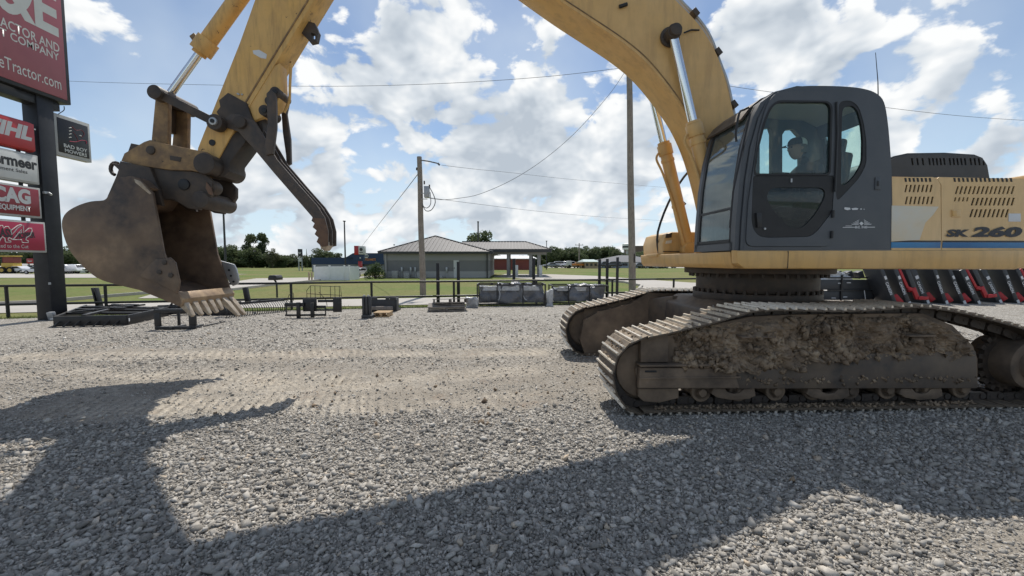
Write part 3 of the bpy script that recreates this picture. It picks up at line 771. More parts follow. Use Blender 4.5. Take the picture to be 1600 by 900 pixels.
def scatter_stones():
    P = []; DENS = [10400, 10000, 8800, 7000, 5000, 2600, 1100, 340]; DENSW = [10400, 9200, 7400, 4900, 2600, 1200, 520, 160]
    for (y0, y1), dens in zip(((1.45, 2.0), (2.0, 2.6), (2.6, 3.4), (3.4, 4.4), (4.4, 5.6), (5.6, 7.2), (7.2, 9.0), (9.0, 12.5)), DENS):
        W = 1.27 * y1 + .5; n = int(dens * (y1 - y0) * 2 * W)
        P.append(np.stack([rng.uniform(-W, W, n), rng.uniform(y0, y1, n)], 1))
    P = np.vstack(P); X, Y = P[:, 0], P[:, 1]
    # thin smoothly with distance, in patches rather than in straight rows
    Yn = Y * (1 + .55 * (fbm(X * .6 + 21, Y * .6 + 4) - .48) + .25 * (fbm(X * 2.4, Y * 2.4 + 9) - .48))
    top = np.interp(Y, [1.45, 2, 2.001, 2.6, 2.601, 3.4, 3.401, 4.4, 4.401, 5.6, 5.601, 7.2, 7.201, 9, 9.001, 12.5], np.repeat(DENS, 2))
    want = np.interp(Yn, [1.6, 2.3, 3.0, 3.9, 5.0, 6.4, 8.1, 10.7], DENSW)
    P = P[rng.random(len(P)) < want / top]; X, Y = P[:, 0], P[:, 1]
    keep = rng.random(len(P)) > np.clip((dirt_amount(X, Y) + .55 * powder_amount(X, Y) + .5 * (fbm(X * 2.1 + 3, Y * 2.1 + 8) - .48)) * 1.0 - .10, 0, .80)
    keep &= np.abs(X) < 10.4
    P = P[keep]; X, Y = P[:, 0], P[:, 1]; n = len(P)
    size = rng.lognormal(math.log(.0145), .60, n); size = np.clip(size, .007, .070)
    size *= np.clip(1.08 - .10 * (Y - 2.5), .80, 1.12) * np.clip(.75 + .12 * Y, 1, 1.6) * (1 - .30 * np.clip(dirt_amount(X, Y) * 1.3, 0, 1))
    fade = sstep(-10.5, -9.8, X) * sstep(10.5, 9.8, X) * sstep(.7, 1.2, Y) * sstep(11.5, 10.6, Y)
    z = ground_height(X, Y) * fade + size * rng.uniform(-.05, .22, n)
    tone = np.clip(rng.beta(1.7, 2.0, n) + np.where(Y > 7, .12, 0), 0, 1)
    me = stones_mesh('loose_gravel', np.stack([X, Y, z], 1), size, 1.0, 5, {'tone': tone})
    tag(link('loose_gravel', me, MT['stone']), 'loose angular grey crushed stone spread over the lot', 'gravel', kind='stuff')
    # brown clods of earth dropped by the tracks
    k = 190; cx = rng.normal(-.2, 2.1, k); cy = rng.normal(5.0, 1.05, k); s = np.clip(rng.lognormal(math.log(.025), .5, k), .010, .07)
    me = stones_mesh('earth_clods', np.stack([cx, cy, ground_height(cx, cy) + s * .2], 1), s, 1.5, 9, {'tone': rng.random(k)})
    tag(link('earth_clods', me, MT['mud']), 'small brown clods of dry earth on the tan dirt', 'earth', kind='stuff')
scatter_stones()

# grass plain to the horizon, roads and drives laid on it
poly_sheet('grass_field', [(-1800, -300), (1800, -300), (1800, 2500), (-1800, 2500)], -.075, MT['grass'])
def gp(pts, z=-.05): return [G(x, y, z) for x, y in pts]
poly_sheet('road', gp([(-220, 506), (0, 489), (200, 484), (400, 480.5), (560, 478), (760, 474), (1000, 467), (1300, 459), (1900, 452), (1900, 446), (1300, 449), (1010, 456), (960, 459), (760, 463.5), (560, 467), (380, 470), (215, 470), (60, 473), (-220, 484)], -.055), -.055, MT['concrete'])
poly_sheet('driveway', gp([(215, 466), (340, 464), (362, 453), (430, 445), (500, 438), (545, 437.5), (545, 433.5), (486, 433.5), (400, 435), (372, 439), (300, 452), (240, 459)], -.060), -.060, MT['concrete'])
poly_sheet('driveway', gp([(770, 432.5), (850, 437), (930, 438.2), (975, 441), (1004, 447), (1000, 454.5), (1100, 452), (1240, 450), (1240, 445.5), (1080, 441.5), (1000, 436), (930, 431), (860, 428.5), (790, 428)], -.062), -.062, MT['concrete'])
poly_sheet('parking_lot', [(-120, 43), (-38, 43), (-36, 56), (-120, 60)], -.05, MT['concrete'])
poly_sheet('parking_lot', [(10, 112), (160, 104), (170, 124), (10, 128)], -.05, MT['concrete'])
poly_sheet('path', gp([(548, 435.5), (600, 431), (600, 430), (545, 433)], -.05), -.05, MT['concrete'])
def kerb(pts, name='kerb'):
    mb = MB()
    for a, b in zip(pts[:-1], pts[1:]): mb.beam((*a, 0.0), (*b, 0.0), .15, .14)
    tag(mb.build(name, MT['concrete']), kind='structure')
kerb(gp([(-200, 485), (60, 473.4), (150, 465.5), (232, 458.5), (300, 451), (372, 438.5)]))
kerb(gp([(362, 453.5), (430, 445.3), (500, 438.3)]))
kerb(gp([(850, 437.4), (930, 438.6), (975, 441.4), (1003, 447.3), (998, 453)]))
# ragged grass along the edge of the lot
def grass_edge():
    edge = [(-30, 8.2), (-22, 9.9), (-14.9, 11.45), (-9, 13.25), (-5.3, 14.1), (1.0, 15.2), (7, 16.2), (14, 18.8)]
    n = 16000; V = np.empty((n, 3, 3)); tone = rng.random(n)
    seg = rng.choice(len(edge) - 1, n, p=np.array([1, 1.6, 1.7, 1, 1.6, 1.2, .7]) / 8.8); t = rng.random(n)
    E = np.array(edge); b = E[seg] * (1 - t)[:, None] + E[seg + 1] * t[:, None]
    off = np.abs(rng.normal(0, .38, n)) - .09; b[:, 1] += off
    h = rng.uniform(.03, .10, n); w = rng.uniform(.004, .010, n); a = rng.uniform(0, 6.28, n)
    zb = np.where(off < 0, 0.0, -.05)
    V[:, 0] = np.stack([b[:, 0] - w, b[:, 1], zb], 1); V[:, 1] = np.stack([b[:, 0] + w, b[:, 1], zb], 1)
    V[:, 2] = np.stack([b[:, 0] + np.cos(a) * h * .5, b[:, 1] + np.sin(a) * h * .5, zb + h], 1)
    me = bpy.data.meshes.new('grass_tufts'); me.vertices.add(3 * n); me.vertices.foreach_set('co', V.ravel())
    me.loops.add(3 * n); me.loops.foreach_set('vertex_index', np.arange(3 * n, dtype=np.int32)); me.polygons.add(n); me.polygons.foreach_set('loop_start', np.arange(0, 3 * n, 3, dtype=np.int32))
    me.update(calc_edges=True); me.attributes.new('tone', 'FLOAT', 'POINT').data.foreach_set('value', np.repeat(tone, 3).astype(np.float32))
    tag(link('grass_tufts', me, MT['grass_blade']), 'ragged green grass along the edge of the gravel', 'grass', kind='stuff')
grass_edge()
# ------------------------------------------------------------------ excavator
EX = thing('excavator', 'large worn yellow tracked excavator with dark grey cab and raised bucket on the gravel', 'excavator', MO, YAW)
def place(ob):           # put a top-level thing into the machine's frame
    ob.location = MO; ob.rotation_euler = (0, 0, YAW); return ob

# --- crawler tracks -------------------------------------------------
TP = [(990, 652), (974, 639), (962, 621), (956, 605), (954, 589), (957, 569), (962, 557), (969, 547), (979, 536), (991, 529), (1004, 525), (1020, 521), (1038, 518), (1058, 513), (1080, 508), (1104, 502), (1124, 497), (1144, 491), (1167, 485), (1185, 481), (1210, 480), (1240, 480), (1300, 481), (1360, 480), (1400, 477), (1430, 475), (1460, 477), (1500, 483), (1540, 492), (1580, 503), (1605, 510), (1630, 522), (1650, 540), (1662, 565), (1662, 595), (1650, 622), (1632, 640)]
path = Q(TP, -1.7)
path = [(e, max(z, .012)) for e, z in path]
path[0] = (path[0][0], .012); path[-1] = (path[-1][0], .012)
bot = [(path[-1][0] + (path[0][0] - path[-1][0]) * k / 12, .012) for k in range(1, 12)]
loop = smooth_path([(e, z, 0) for e, z in path + bot], 6, True)
loop = [(p[0], p[1]) for p in loop]
def resample(lp, count):
    L_ = [0]
    for i in range(len(lp)): L_.append(L_[-1] + math.dist(lp[i], lp[(i + 1) % len(lp)]))
    T = L_[-1]; out = []
    j = 0
    for k in range(count):
        s = T * k / count
        while L_[j + 1] < s: j += 1
        f = (s - L_[j]) / max(L_[j + 1] - L_[j], 1e-9); a = lp[j]; b = lp[(j + 1) % len(lp)]
        out.append((a[0] + (b[0] - a[0]) * f, a[1] + (b[1] - a[1]) * f))
    return out, T / count
NSHOE = 53
spts, pitch = resample(loop, NSHOE)
def shoe_mesh():
    mb = MB(); w = .30
    # local: x along travel, y across, z outward; z=0 is the grouser tip
    mb.box((0, 0, -.034), (pitch * .93, 2 * w, .016))
    mb.add([(x, y, z) for y in (-w, w) for x, z in ((-pitch * .5, -.030), (-pitch * .5, -.046), (-pitch * .42, -.050), (-pitch * .42, -.030))],
           [(0, 1, 2, 3), (7, 6, 5, 4), (0, 4, 5, 1), (1, 5, 6, 2), (2, 6, 7, 3), (3, 7, 4, 0)])
    return mb.mesh('track_shoe', 30)
def grouser_mesh(x):
    mb = MB(); w = .30
    pr = [(x - .016, -.027), (x + .016, -.027), (x + .008, 0), (x - .008, 0)]
    mb.add([(a, y, z) for y in (-w, w) for a, z in pr], [(0, 1, 2, 3), (7, 6, 5, 4), (0, 4, 5, 1), (1, 5, 6, 2), (2, 6, 7, 3), (3, 7, 4, 0)])
    return mb
def link_mesh():
    mb = MB()
    for y in (-.10, .10):
        mb.box((0, y, -.088), (pitch * .80, .035, .085))
        mb.cyl((-pitch * .33, y - .028, -.092), (-pitch * .33, y + .028, -.092), .036, n=10)
        mb.cyl((pitch * .18, y - .021, -.085), (pitch * .18, y + .021, -.085), .016, n=8)
    mb.cyl((-pitch * .33, -.1, -.092), (-pitch * .33, .1, -.092), .026, n=8)
    return mb.mesh('track_link', 30)
SHOE = shoe_mesh()
gm = grouser_mesh(-pitch * .32); g2 = grouser_mesh(pitch * .12); gm.add(g2.v, g2.f); GROUSER = gm.mesh('grouser', 30); LINK = link_mesh()
# joined shoe with bare-metal grousers: two material slots on one mesh
bm = bmesh.new(); bm.from_mesh(SHOE); nf = len(bm.faces); bm.from_mesh(GROUSER)
bm.faces.ensure_lookup_table()
for i, f in enumerate(bm.faces): f.material_index = 0 if i < nf else 1
SHOE2 = bpy.data.meshes.new('track_shoe'); bm.to_mesh(SHOE2); bm.free(); finish(SHOE2, 30)
SHOE2.materials.append(MT['track']); SHOE2.materials.append(MT['grouser'])
LINK.materials.append(MT['steel_dark'])

def crawler(nc, near):
    tr = bpy.data.objects.new('crawler_track', None); COL.objects.link(tr); tr.parent = EX
    tr['label'] = 'crawler track on the side nearest the camera' if near else 'crawler track on the far side of the machine'
    for k in range(NSHOE):
        a = Vector(spts[k - 1]); b = Vector(spts[(k + 1) % NSHOE]); d = (b - a).normalized()
        x = Vector((d.x, 0, d.y)); zo = Vector((-d.y, 0, d.x)); y = zo.cross(x)   # path runs clockwise seen from -n
        rot = Matrix((x, y, zo)).transposed().to_4x4()
        jit = Matrix.Rotation(random.gauss(0, .012), 4, 'Y')
        mw = Matrix.Translation((spts[k][0], nc, spts[k][1])) @ rot @ jit
        s = bpy.data.objects.new('track_shoe', SHOE2); COL.objects.link(s); s.parent = tr; s.matrix_local = mw
        l = bpy.data.objects.new('track_link', LINK); COL.objects.link(l); l.parent = tr; l.matrix_local = mw
    sg = -1 if near else 1
    no = nc + sg * .12          # outer-ish face of the frame
    fr = Q([(1000, 606), (999, 541), (1003, 531), (1046, 523), (1110, 507), (1172, 494), (1240, 491), (1440, 489), (1486, 508), (1518, 540), (1525, 560), (1525, 606)], -1.55)
    plate('track_frame', fr, nc - .17, nc + .17, MT['frame_mud'], tr, bevel=.012)
    # idler wheel at the front, drive motor at the back, rollers
    ic = M(1004, 577, -1.5); sc_ = M(1590, 566, -1.5)
    mb = MB(); mb.cyl((ic[0], nc - .14, ic[1]), (ic[0], nc + .14, ic[1]), .30, n=36); mb.cyl((ic[0], nc - .06, ic[1]), (ic[0], nc + .06, ic[1]), .345, n=36); mb.cyl((ic[0], nc - .19, ic[1]), (ic[0], nc + .19, ic[1]), .11, n=20)
    mb.build('idler_wheel', MT['frame_mud'], tr, bevel=.01)
    mb = MB(); mb.cyl((sc_[0], nc - .24, sc_[1]), (sc_[0], nc + .2, sc_[1]), .27, n=32); mb.cyl((sc_[0], nc - .30, sc_[1]), (sc_[0], nc + .2, sc_[1]), .17, n=24)
    mb.build('drive_motor', MT['frame_mud'], tr, bevel=.012)
    mb = MB()
    for k in range(21):
        t = 2 * math.pi * k / 21; c = Vector((sc_[0] + .34 * math.cos(t), nc, sc_[1] + .34 * math.sin(t)))
        mb.box(c, (.09, .06, .05), Matrix.Rotation(-t, 3, 'Y'))
    mb.cyl((sc_[0], nc - .03, sc_[1]), (sc_[0], nc + .03, sc_[1]), .33, n=42)
    mb.build('sprocket', MT['steel_dark'], tr)
    for px in (1092, 1150, 1207, 1265, 1322, 1380, 1437, 1494):
        c = M(px, 618, -1.5); mb = MB()
        mb.cyl((c[0], nc - .15, .20), (c[0], nc + .15, .20), .085, n=20); mb.cyl((c[0], nc - .15, .20), (c[0], nc - .10, .20), .108, n=20); mb.cyl((c[0], nc + .10, .20), (c[0], nc + .15, .20), .108, n=20); mb.cyl((c[0], nc - .19, .20), (c[0], nc + .19, .20), .045, n=12)
        mb.build('track_roller', MT['frame_mud'], tr, bevel=.006)
    for px in (1215, 1400):
        c = M(px, 492, -1.5); mb = MB(); mb.cyl((c[0], nc - .13, c[1] - .06), (c[0], nc + .13, c[1] - .06), .07, n=18); mb.build('carrier_roller', MT['steel_dark'], tr, bevel=.006)
    if not near:
        # inner side plate of the far frame that rises to the car body
        inn = Q([(916, 560), (906, 530), (912, 500), (935, 487), (985, 474), (1012, 457), (1130, 462), (1200, 470), (1330, 470), (1330, 560)], 1.12)
        plate('inner_plate', inn, 1.10, 1.2, MT['frame_mud'], tr, bevel=.02)
        return tr
    # outer details of the near frame
    z_ = lambda x, y, n=-1.6: M(x, y, n)
    plate('frame_beam', Q([(996, 607), (997, 572), (1170, 574), (1240, 572), (1240, 555), (1522, 548), (1525, 606)], -1.62), -1.64, -1.56, MT['frame_dark'], tr, bevel=.012)
    plate('idler_guide', Q([(997, 606), (999, 574), (1150, 575), (1150, 591), (1155, 606)], -1.66), -1.675, -1.60, MT['frame_mud'], tr, bevel=.012)
    e0, zt = M(999, 571, -1.67); e1, zb = M(1142, 572, -1.67)
    mb = MB(); mb.box(((e0 + e1) / 2, -1.62, zt), (e1 - e0, .16, .022)); mb.box(((e0 + e1) / 2 + .05, -1.64, zt - .135), (e1 - e0 + .1, .10, .02)); mb.build('frame_ledge', MT['frame_mud'], tr, bevel=.004)
    plate('cover_plate', Q([(1001, 566), (1001, 530), (1044, 522), (1044, 566)], -1.62), -1.625, -1.55, MT['frame_mud'], tr, bevel=.01)
    plate('grease_cover', Q([(1058, 568), (1056, 549), (1080, 548), (1081, 568)], -1.62), -1.61, -1.55, MT['frame_mud'], tr, bevel=.006)
    plate('slot', Q([(1008, 579), (1026, 579), (1026, 582), (1008, 582)], -1.68), -1.68, -1.66, MT['black'], tr, bevel=.001)
    # guards around the rollers
    plate('roller_guard', Q([(997, 607), (1060, 607), (1060, 622), (1050, 624), (1030, 629), (1006, 627), (997, 620)], -1.6), -1.61, -1.53, MT['frame_mud'], tr, bevel=.008)
    for x0, x1 in ((1114, 1178), (1262, 1325), (1407, 1470)):
        w = x1 - x0
        plate('roller_guard', Q([(x0, 607), (x0 + w * .28, 607), (x0 + w * .36, 613), (x0 + w * .5, 615), (x0 + w * .66, 613), (x0 + w * .75, 607), (x1, 606), (x1 + 2, 618), (x1 - 8, 623), (x0 + w * .45, 625), (x0 + 6, 621), (x0 - 3, 615)], -1.6), -1.61, -1.54, MT['frame_mud'], tr, bevel=.008)
    # ledges that carry the mud, at mid height
    mb = MB()
    for x0, x1, y in ((1158, 1212, 527), (1420, 1462, 525)):
        a = M(x0, y, -1.68); b = M(x1, y, -1.68); mb.box(((a[0] + b[0]) / 2, -1.60, a[1]), (b[0] - a[0], .18, .018))
    mb.build('step_bracket', MT['frame_mud'], tr, bevel=.003)
    # caked mud
    bm = bmesh.new(); nxx, nzz = 260, 72
    ea = M(1050, 540, -1.6)[0]; eb = M(1522, 540, -1.6)[0]; grid = []
    for i in range(nxx):
        e = ea + (eb - ea) * i / (nxx - 1)
        px = 1050 + 472 * i / (nxx - 1)
        ty = np.interp(px, [1070, 1110, 1172, 1240, 1440, 1490, 1522], [514, 503, 493, 492, 489, 512, 545])
        by = np.interp(px, [1070, 1105, 1112, 1200, 1238, 1260, 1400, 1522], [571, 571, 573, 578, 574, 562, 557, 556]) + 9 * mnoise.fractal(Vector((px * .045, 7.7, 0)), .8, 2, 4)
        zt_ = M(px, ty, -1.6)[1] - .03; zb_ = M(px, by, -1.6)[1]; row = []
        for j in range(nzz):
            z = zb_ + (zt_ - zb_) * j / (nzz - 1); p = Vector((e * 4.2, z * 4.2, 1.3))
            h = mnoise.fractal(p, .8, 2.1, 5) ; h2 = mnoise.fractal(p * 3.3, .7, 2.1, 4)
            ed = min(1, (nzz - 1 - j) / 9, i / 12, (nxx - 1 - i) / 12)
            low = max(0, 1 - j / nzz * 1.2)
            h3 = mnoise.fractal(p * 8.5, .8, 2.1, 3); d = (.030 + .085 * max(0, h + .2) + .045 * h2 + .014 * h3 + .05 * low * low) * ed - .012 * (1 - ed)
            row.append(bm.verts.new((e, -1.565 - max(-.02, min(d, .17)), z)))
        grid.append(row)
    for i in range(nxx - 1):
        for j in range(nzz - 1): bm.faces.new((grid[i][j], grid[i + 1][j], grid[i + 1][j + 1], grid[i][j + 1]))
    # crumbling clods stuck on the caked face, the ledges and under them
    r = np.random.default_rng(12); CP, CS = [], []
    for q in range(2600):
        i = r.integers(4, nxx - 4); j = r.integers(0, nzz - 2); c = grid[i][j].co
        if mnoise.fractal(Vector((c.x * 3.1, c.z * 3.6, 4.4)), .8, 2, 3) + r.uniform(-.35, .35) < -.02: continue
        CP.append((c.x, c.y - r.uniform(-.01, .02), c.z)); CS.append(min(r.lognormal(math.log(.024), .6), .10))
    for q in range(260):
        e_ = r.uniform(ea, eb); CP.append((e_, -1.60 - r.uniform(0, .05), r.choice([.33, .36]) + r.uniform(-.03, .03))); CS.append(r.uniform(.012, .04))
    for q in range(300):
        e_ = r.uniform(ea - .2, eb); CP.append((e_, -1.60 - r.uniform(0, .08), .055 + r.uniform(0, .02))); CS.append(r.uniform(.01, .035))
    cm = stones_mesh('mud_clods', np.array(CP), np.array(CS) * 1.5, 1.5, 8, {'tone': r.random(len(CP))}); o = link('mud_clods', cm, MT['mud'], tr); o['kind'] = 'stuff'
    me = bpy.data.meshes.new('caked_mud'); bm.to_mesh(me); bm.free(); me.shade_smooth()
    link('caked_mud', me, MT['mud'], tr)
    return tr
crawler(-1.4, True); crawler(1.4, False)
# mud on the shoes of the near track
def mud_on_shoes():
    P = []
    r = np.random.default_rng(3)
    for k in range(NSHOE):
        if spts[k][1] < .3: continue
        a = Vector(spts[k - 1]); b = Vector(spts[(k + 1) % NSHOE]); d = (b - a).normalized()
        for q in range(26):
            u = r.uniform(-.07, .07); P.append((spts[k][0] + d.x * u + d.y * .022, r.uniform(-1.66, -1.14), spts[k][1] + d.y * u - d.x * .022))
    P = np.array(P); n = len(P)
    me = stones_mesh('mud_crumbs', P, np.clip(r.lognormal(math.log(.022), .5, n), .008, .05), 1.0, 4, {'tone': r.random(n)})
    o = link('mud_crumbs', me, MT['mud'], EX); o['kind'] = 'stuff'
mud_on_shoes()

# --- car body and slew ring --------------------------------------
mb = MB()
mb.prism([(-.95, .62), (.95, .62), (.95, .98), (.75, 1.10), (-.75, 1.10), (-.95, .98)], -.8, .8)
for s in (-1, 1):
    for e0, e1 in ((-1.15, -.45), (.45, 1.15)):
        mb.add([(e0, s * 1.25, .55), (e1, s * 1.25, .55), (e1, s * 1.25, .95), (e0, s * 1.25, .95), (e0 + .25 * (e0 < 0), s * .6, .65), (e1 - .25 * (e0 > 0), s * .6, .65), (e1 - .25 * (e0 > 0), s * .6, 1.08), (e0 + .25 * (e0 < 0), s * .6, 1.08)],
               [(0, 1, 2, 3), (7, 6, 5, 4), (0, 4, 5, 1), (1, 5, 6, 2), (2, 6, 7, 3), (3, 7, 4, 0)])
mb.build('car_body', MT['frame_dark'], EX, bevel=.03)
mb = MB(); mb.cyl((.05, 0, 1.08), (.05, 0, 1.19), .82, n=48); mb.cyl((.05, 0, 1.20), (.05, 0, 1.46), .78, n=48); mb.cyl((.05, 0, 1.46), (.05, 0, 1.545), .95, n=48)
sl = mb.build('slew_ring', MT['steel_dark'], EX, bevel=.01)
BOLT = MB().cyl((0, 0, 0), (0, 0, .05), .022, n=6).mesh('bolt', 30); BOLT.materials.append(MT['steel_dark'])
for k in range(40):
    t = 2 * math.pi * k / 40
    b = bpy.data.objects.new('bolt', BOLT); COL.objects.link(b); b.parent = sl; b.location = (.05 + .86 * math.cos(t), .86 * math.sin(t), 1.41)
for k in range(40):
    t = 2 * math.pi * (k + .5) / 40
    b = bpy.data.objects.new('bolt', BOLT); COL.objects.link(b); b.parent = sl; b.location = (.05 + .80 * math.cos(t), .80 * math.sin(t), 1.185)

# --- upper deck ---------------------------------------------------
zs0, zs1 = 1.543, 1.735
mb = MB(); mb.prism([(-1.12, zs0 + .05), (-1.08, zs0), (2.55, zs0), (2.55, zs1), (-1.14, zs1)], -1.38, 1.42)
mb.build('upper_deck', MT['yellow'], EX, bevel=.015)
sk = plate('side_skirt', [(-1.14, zs0 + .06), (-1.06, zs0), (2.06, zs0 - .01), (2.14, zs0 + .03), (2.19, zs0 + .10), (2.20, zs1 + .02), (-1.15, zs1 + .008)], -1.53, -1.40, MT['yellow'], EX, bevel=.03)
plate('seam', [(-.585, zs0 + .005), (-.578, zs0 + .005), (-.578, zs1), (-.585, zs1)], -1.534, -1.52, MT['steel_dark'], sk, bevel=.001)
# far-side tool box and step at the front, handrail
bxp = Q([(1037, 414), (1035, 380), (1040, 366), (1050, 362), (1130, 362), (1130, 416)], .55)
tb = plate('tool_box', bxp, .55, 1.42, MT['yellow'], EX, bevel=.035)
a = M(1036, 393, .55); b = M(1086, 395, .55)
mb = MB(); mb.box(((a[0] + b[0]) / 2, .545, a[1]), (b[0] - a[0], .02, .012)); mb.build('lid_seam', MT['steel_dark'], tb)
for y0, h, mname in ((364, 8, 'steel_dark'), (375, 6, 'pale')):
    q = Q([(1041, y0 + 1.5), (1050, y0), (1049, y0 + h - 1), (1040, y0 + h)], .54); plate('warning_label', q, .535, .548, MT[mname], tb, bevel=.001)
mb = MB(); a = M(1020, 399, .8); mb.box((a[0] + .16, .85, a[1]), (.34, .45, .05)); mb.build('step', MT['yellow'], EX, bevel=.006)
rail = Q([(1030, 400), (1028, 362), (1052, 302), (1088, 256), (1130, 240)], .75)
mb = MB(); mb.tube(smooth_path([(e, .75, z) for e, z in rail], 4), .019, 8)
r2 = Q([(1051, 303), (1080, 316)], .75); mb.tube([(r2[0][0], .75, r2[0][1]), (r2[1][0], .95, r2[1][1])], .016, 8)
mb.build('handrail', MT['blackpaint'], EX)

# --- engine house -----------------------------------------------
def cq(pts, n, o=(1360, 220), k=3.4625): return Q([(o[0] + x / k, o[1] + y / k) for x, y in pts], n)
def slot(x, y0, y1, lean, w=11): return cq([(x - w / 2, y1), (x + w / 2, y1), (x + w / 2 + lean, y0), (x - w / 2 + lean, y0)], -1.5)
holes = []
for k in range(7): holes.append(slot(189 + 22.5 * k, 238, 278, 9, 10))
for k in range(7): holes.append(slot(191 + 23 * k, 302, 343, 9, 10))
holes1 = [slot(182 + 22 * k, 203, 222, -3, 9) for k in range(7)]
fp = cq([(114, 205), (120, 197), (340, 196), (362, 206), (380, 240), (383, 590), (114, 592)], -1.5)
p1 = plate('side_door', fp, -1.50, -1.491, MT['cream'], EX, holes=holes, bevel=.008)
rp_ = cq([(386, 592), (384, 240), (362, 204), (372, 196), (780, 205), (1010, 218), (1010, 592)], -1.5)
h2 = [slot(462 + 23.2 * k, 246, 288, 13, 10) for k in range(14)] + [slot(456 + 22 * k, 306, 328, 6, 9) for k in range(4)] + [slot(548 + 24 * k, 308, 350, 13, 11) for k in range(10)] + [slot(540 + 24 * k, 370, 414, 14, 11) for k in range(9)]
p2 = plate('side_door', rp_, -1.50, -1.491, MT['cream'], EX, holes=h2, bevel=.008)
# rolled upper edge with its own notches, and the inside of the house
for nm_par, xs_, in ((p1, [190 + 22 * k for k in range(7)]), (p2, [455 + 23.5 * k for k in range(14)])):
    for x in xs_:
        q = cq([(x - 7, 201), (x + 4, 201), (x + 7, 222), (x - 3, 222)], -1.5)
        plate('vent_slot', q, -1.503, -1.49, MT['black'], nm_par, bevel=.001)
eh = cq([(20, 200), (1010, 220), (1010, 592), (20, 592)], -1.5)
mb = MB(); mb.prism([(eh[0][0], eh[0][1] - .01), (eh[3][0], zs1), (eh[2][0], zs1), (eh[1][0], eh[1][1] - .012)], -1.44, 1.42); mb.build('engine_house', MT['black'], EX)
mb = MB(); mb.strip([(eh[1][0], eh[1][1]), (eh[0][0], eh[0][1] + .004)], -1.47, 1.42, -.02); mb.build('engine_roof', MT['cream'], EX)
mb = MB(); mb.prism([(1.6, 1.75), (2.56, 1.75), (2.56, 2.6), (1.6, 2.62)], 1.43, 1.45); mb.build('far_side_panel', MT['cream'], EX)
pl_ = plate('painted_reflection', cq([(118, 350), (372, 356), (340, 402), (300, 442), (268, 536), (116, 545)], -1.51), -1.507, -1.499, MT['pale'], p1, bevel=.002)  # sunlit reflection on the side door, painted as a pale sheet
x0, x1 = cq([(112, 545)], -1.5)[0][0], cq([(1010, 545)], -1.5)[0][0]
zA, zB, zC = cq([(300, 540)], -1.5)[0][1], cq([(300, 548)], -1.5)[0][1], cq([(300, 580)], -1.5)[0][1]
xm = cq([(384, 545)], -1.5)[0][0]
for a, b, pr in ((x0, xm - .012, p1), (xm + .012, x1, p2)):
    plate('stripe', [(a, zC), (b, zC), (b, zB - .002), (a, zB - .002)], -1.506, -1.4995, MT['blue'], pr, bevel=.001)
    plate('stripe', [(a, zB), (b, zB), (b, zA), (a, zA)], -1.506, -1.4995, MT['ink'], pr, bevel=.001)
def sidetext(s, x, ybot, wpx, hpx, m, parent, n=-1.51, bold=.03, shear=0, o=(1360, 220), k=3.4625, name='lettering', spacing=1.0):
    a = cq([(x, ybot), (x + wpx, ybot), (x, ybot - hpx)], n, o, k)
    me = text_mesh(name, s, (a[0][0], n, a[0][1]), (1, 0, 0), (0, 0, 1), a[1][0] - a[0][0], a[2][1] - a[0][1], bold, shear, .0, spacing=spacing)
    return link(name, me, m, parent)
sidetext('SK', 410, 520, 124, 41, MT['ink'], p2, bold=.055, shear=.15)
sidetext('260', 545, 521, 274, 58, MT['ink'], p2, bold=.055, shear=.15)
plate('label', cq([(752, 393), (817, 393), (817, 437), (752, 437)], -1.51), -1.505, -1.499, MT['white_decal'], p2, bevel=.001)
lt = plate('latch', cq([(442, 372), (490, 374), (490, 412), (442, 412)], -1.51), -1.512, -1.495, MT['cream'], p2, bevel=.004)
plate('latch_button', cq([(448, 378), (470, 378), (470, 406), (448, 406)], -1.52), -1.518, -1.510, MT['yellow'], lt, bevel=.002)
plate('seam', cq([(383, 240), (387, 240), (387, 590), (383, 590)], -1.5), -1.49, -1.47, MT['black'], EX, bevel=.001)
# hood with louvres on the roof
def hq(pts, n=-1.0): return cq(pts, n)
ho = hq([(60, 200), (62, 140), (88, 112), (130, 92), (200, 77), (400, 74), (560, 84), (600, 100), (622, 135), (634, 205)])
slots = []
for g0, g1, c in ((215, 272, 3), (308, 388, 5), (418, 500, 5), (530, 598, 4)):
    for k in range(c):
        x = g0 + (g1 - g0) * k / (c - 1); slots.append(hq([(x - 5, 96), (x + 5, 96), (x + 10, 134), (x + 1, 134)]))
hd = plate('engine_hood', ho, -1.02, -1.01, MT['hood'], EX, holes=slots, bevel=.006)
hin = [(e, z) for e, z in ho]
mb = MB(); mb.prism([(e * .995 + .01, z - .012) for e, z in ho], -.94, .9); mb.build('hood_inside', MT['black'], hd)
mb = MB(); mb.strip(ho[::-1], -1.0, .95, -.022); hs = mb.build('hood_shell', MT['hood'], hd, angle=50)
for g0, g1, c in ((208, 268, 3), (300, 380, 5), (410, 492, 5), (520, 590, 4)):
    for k in range(c):
        x = g0 + (g1 - g0) * k / (c - 1); t = hq([(x, np.interp(x, [200, 400, 560, 600], [77, 74, 84, 100]))])[0]
        MB().box((t[0], -.84, t[1] + .004), (.030, .24, .014), Matrix.Rotation(.0, 3, 'Y')).build('vent_slot', MT['black'], hs)
# counterweight beyond the right edge of the picture
mb = MB(); mb.prism([(2.56, 1.545), (3.05, 1.56), (3.22, 1.7), (3.24, 2.35), (3.1, 2.62), (2.56, 2.66)], -1.45, 1.45); mb.build('counterweight', MT['cream'], EX, bevel=.05)
# whip antenna
mb = MB(); a = M(1373, 172, -.9); b = M(1368, 82, -.9); mb.tube([(a[0], -.9, a[1] - .05), ((a[0] + b[0]) / 2 + .01, -.9, (a[1] + b[1]) / 2), (b[0], -.9, b[1])], [.008, .005, .003], 6); mb.build('antenna', MT['blackpaint'], EX)

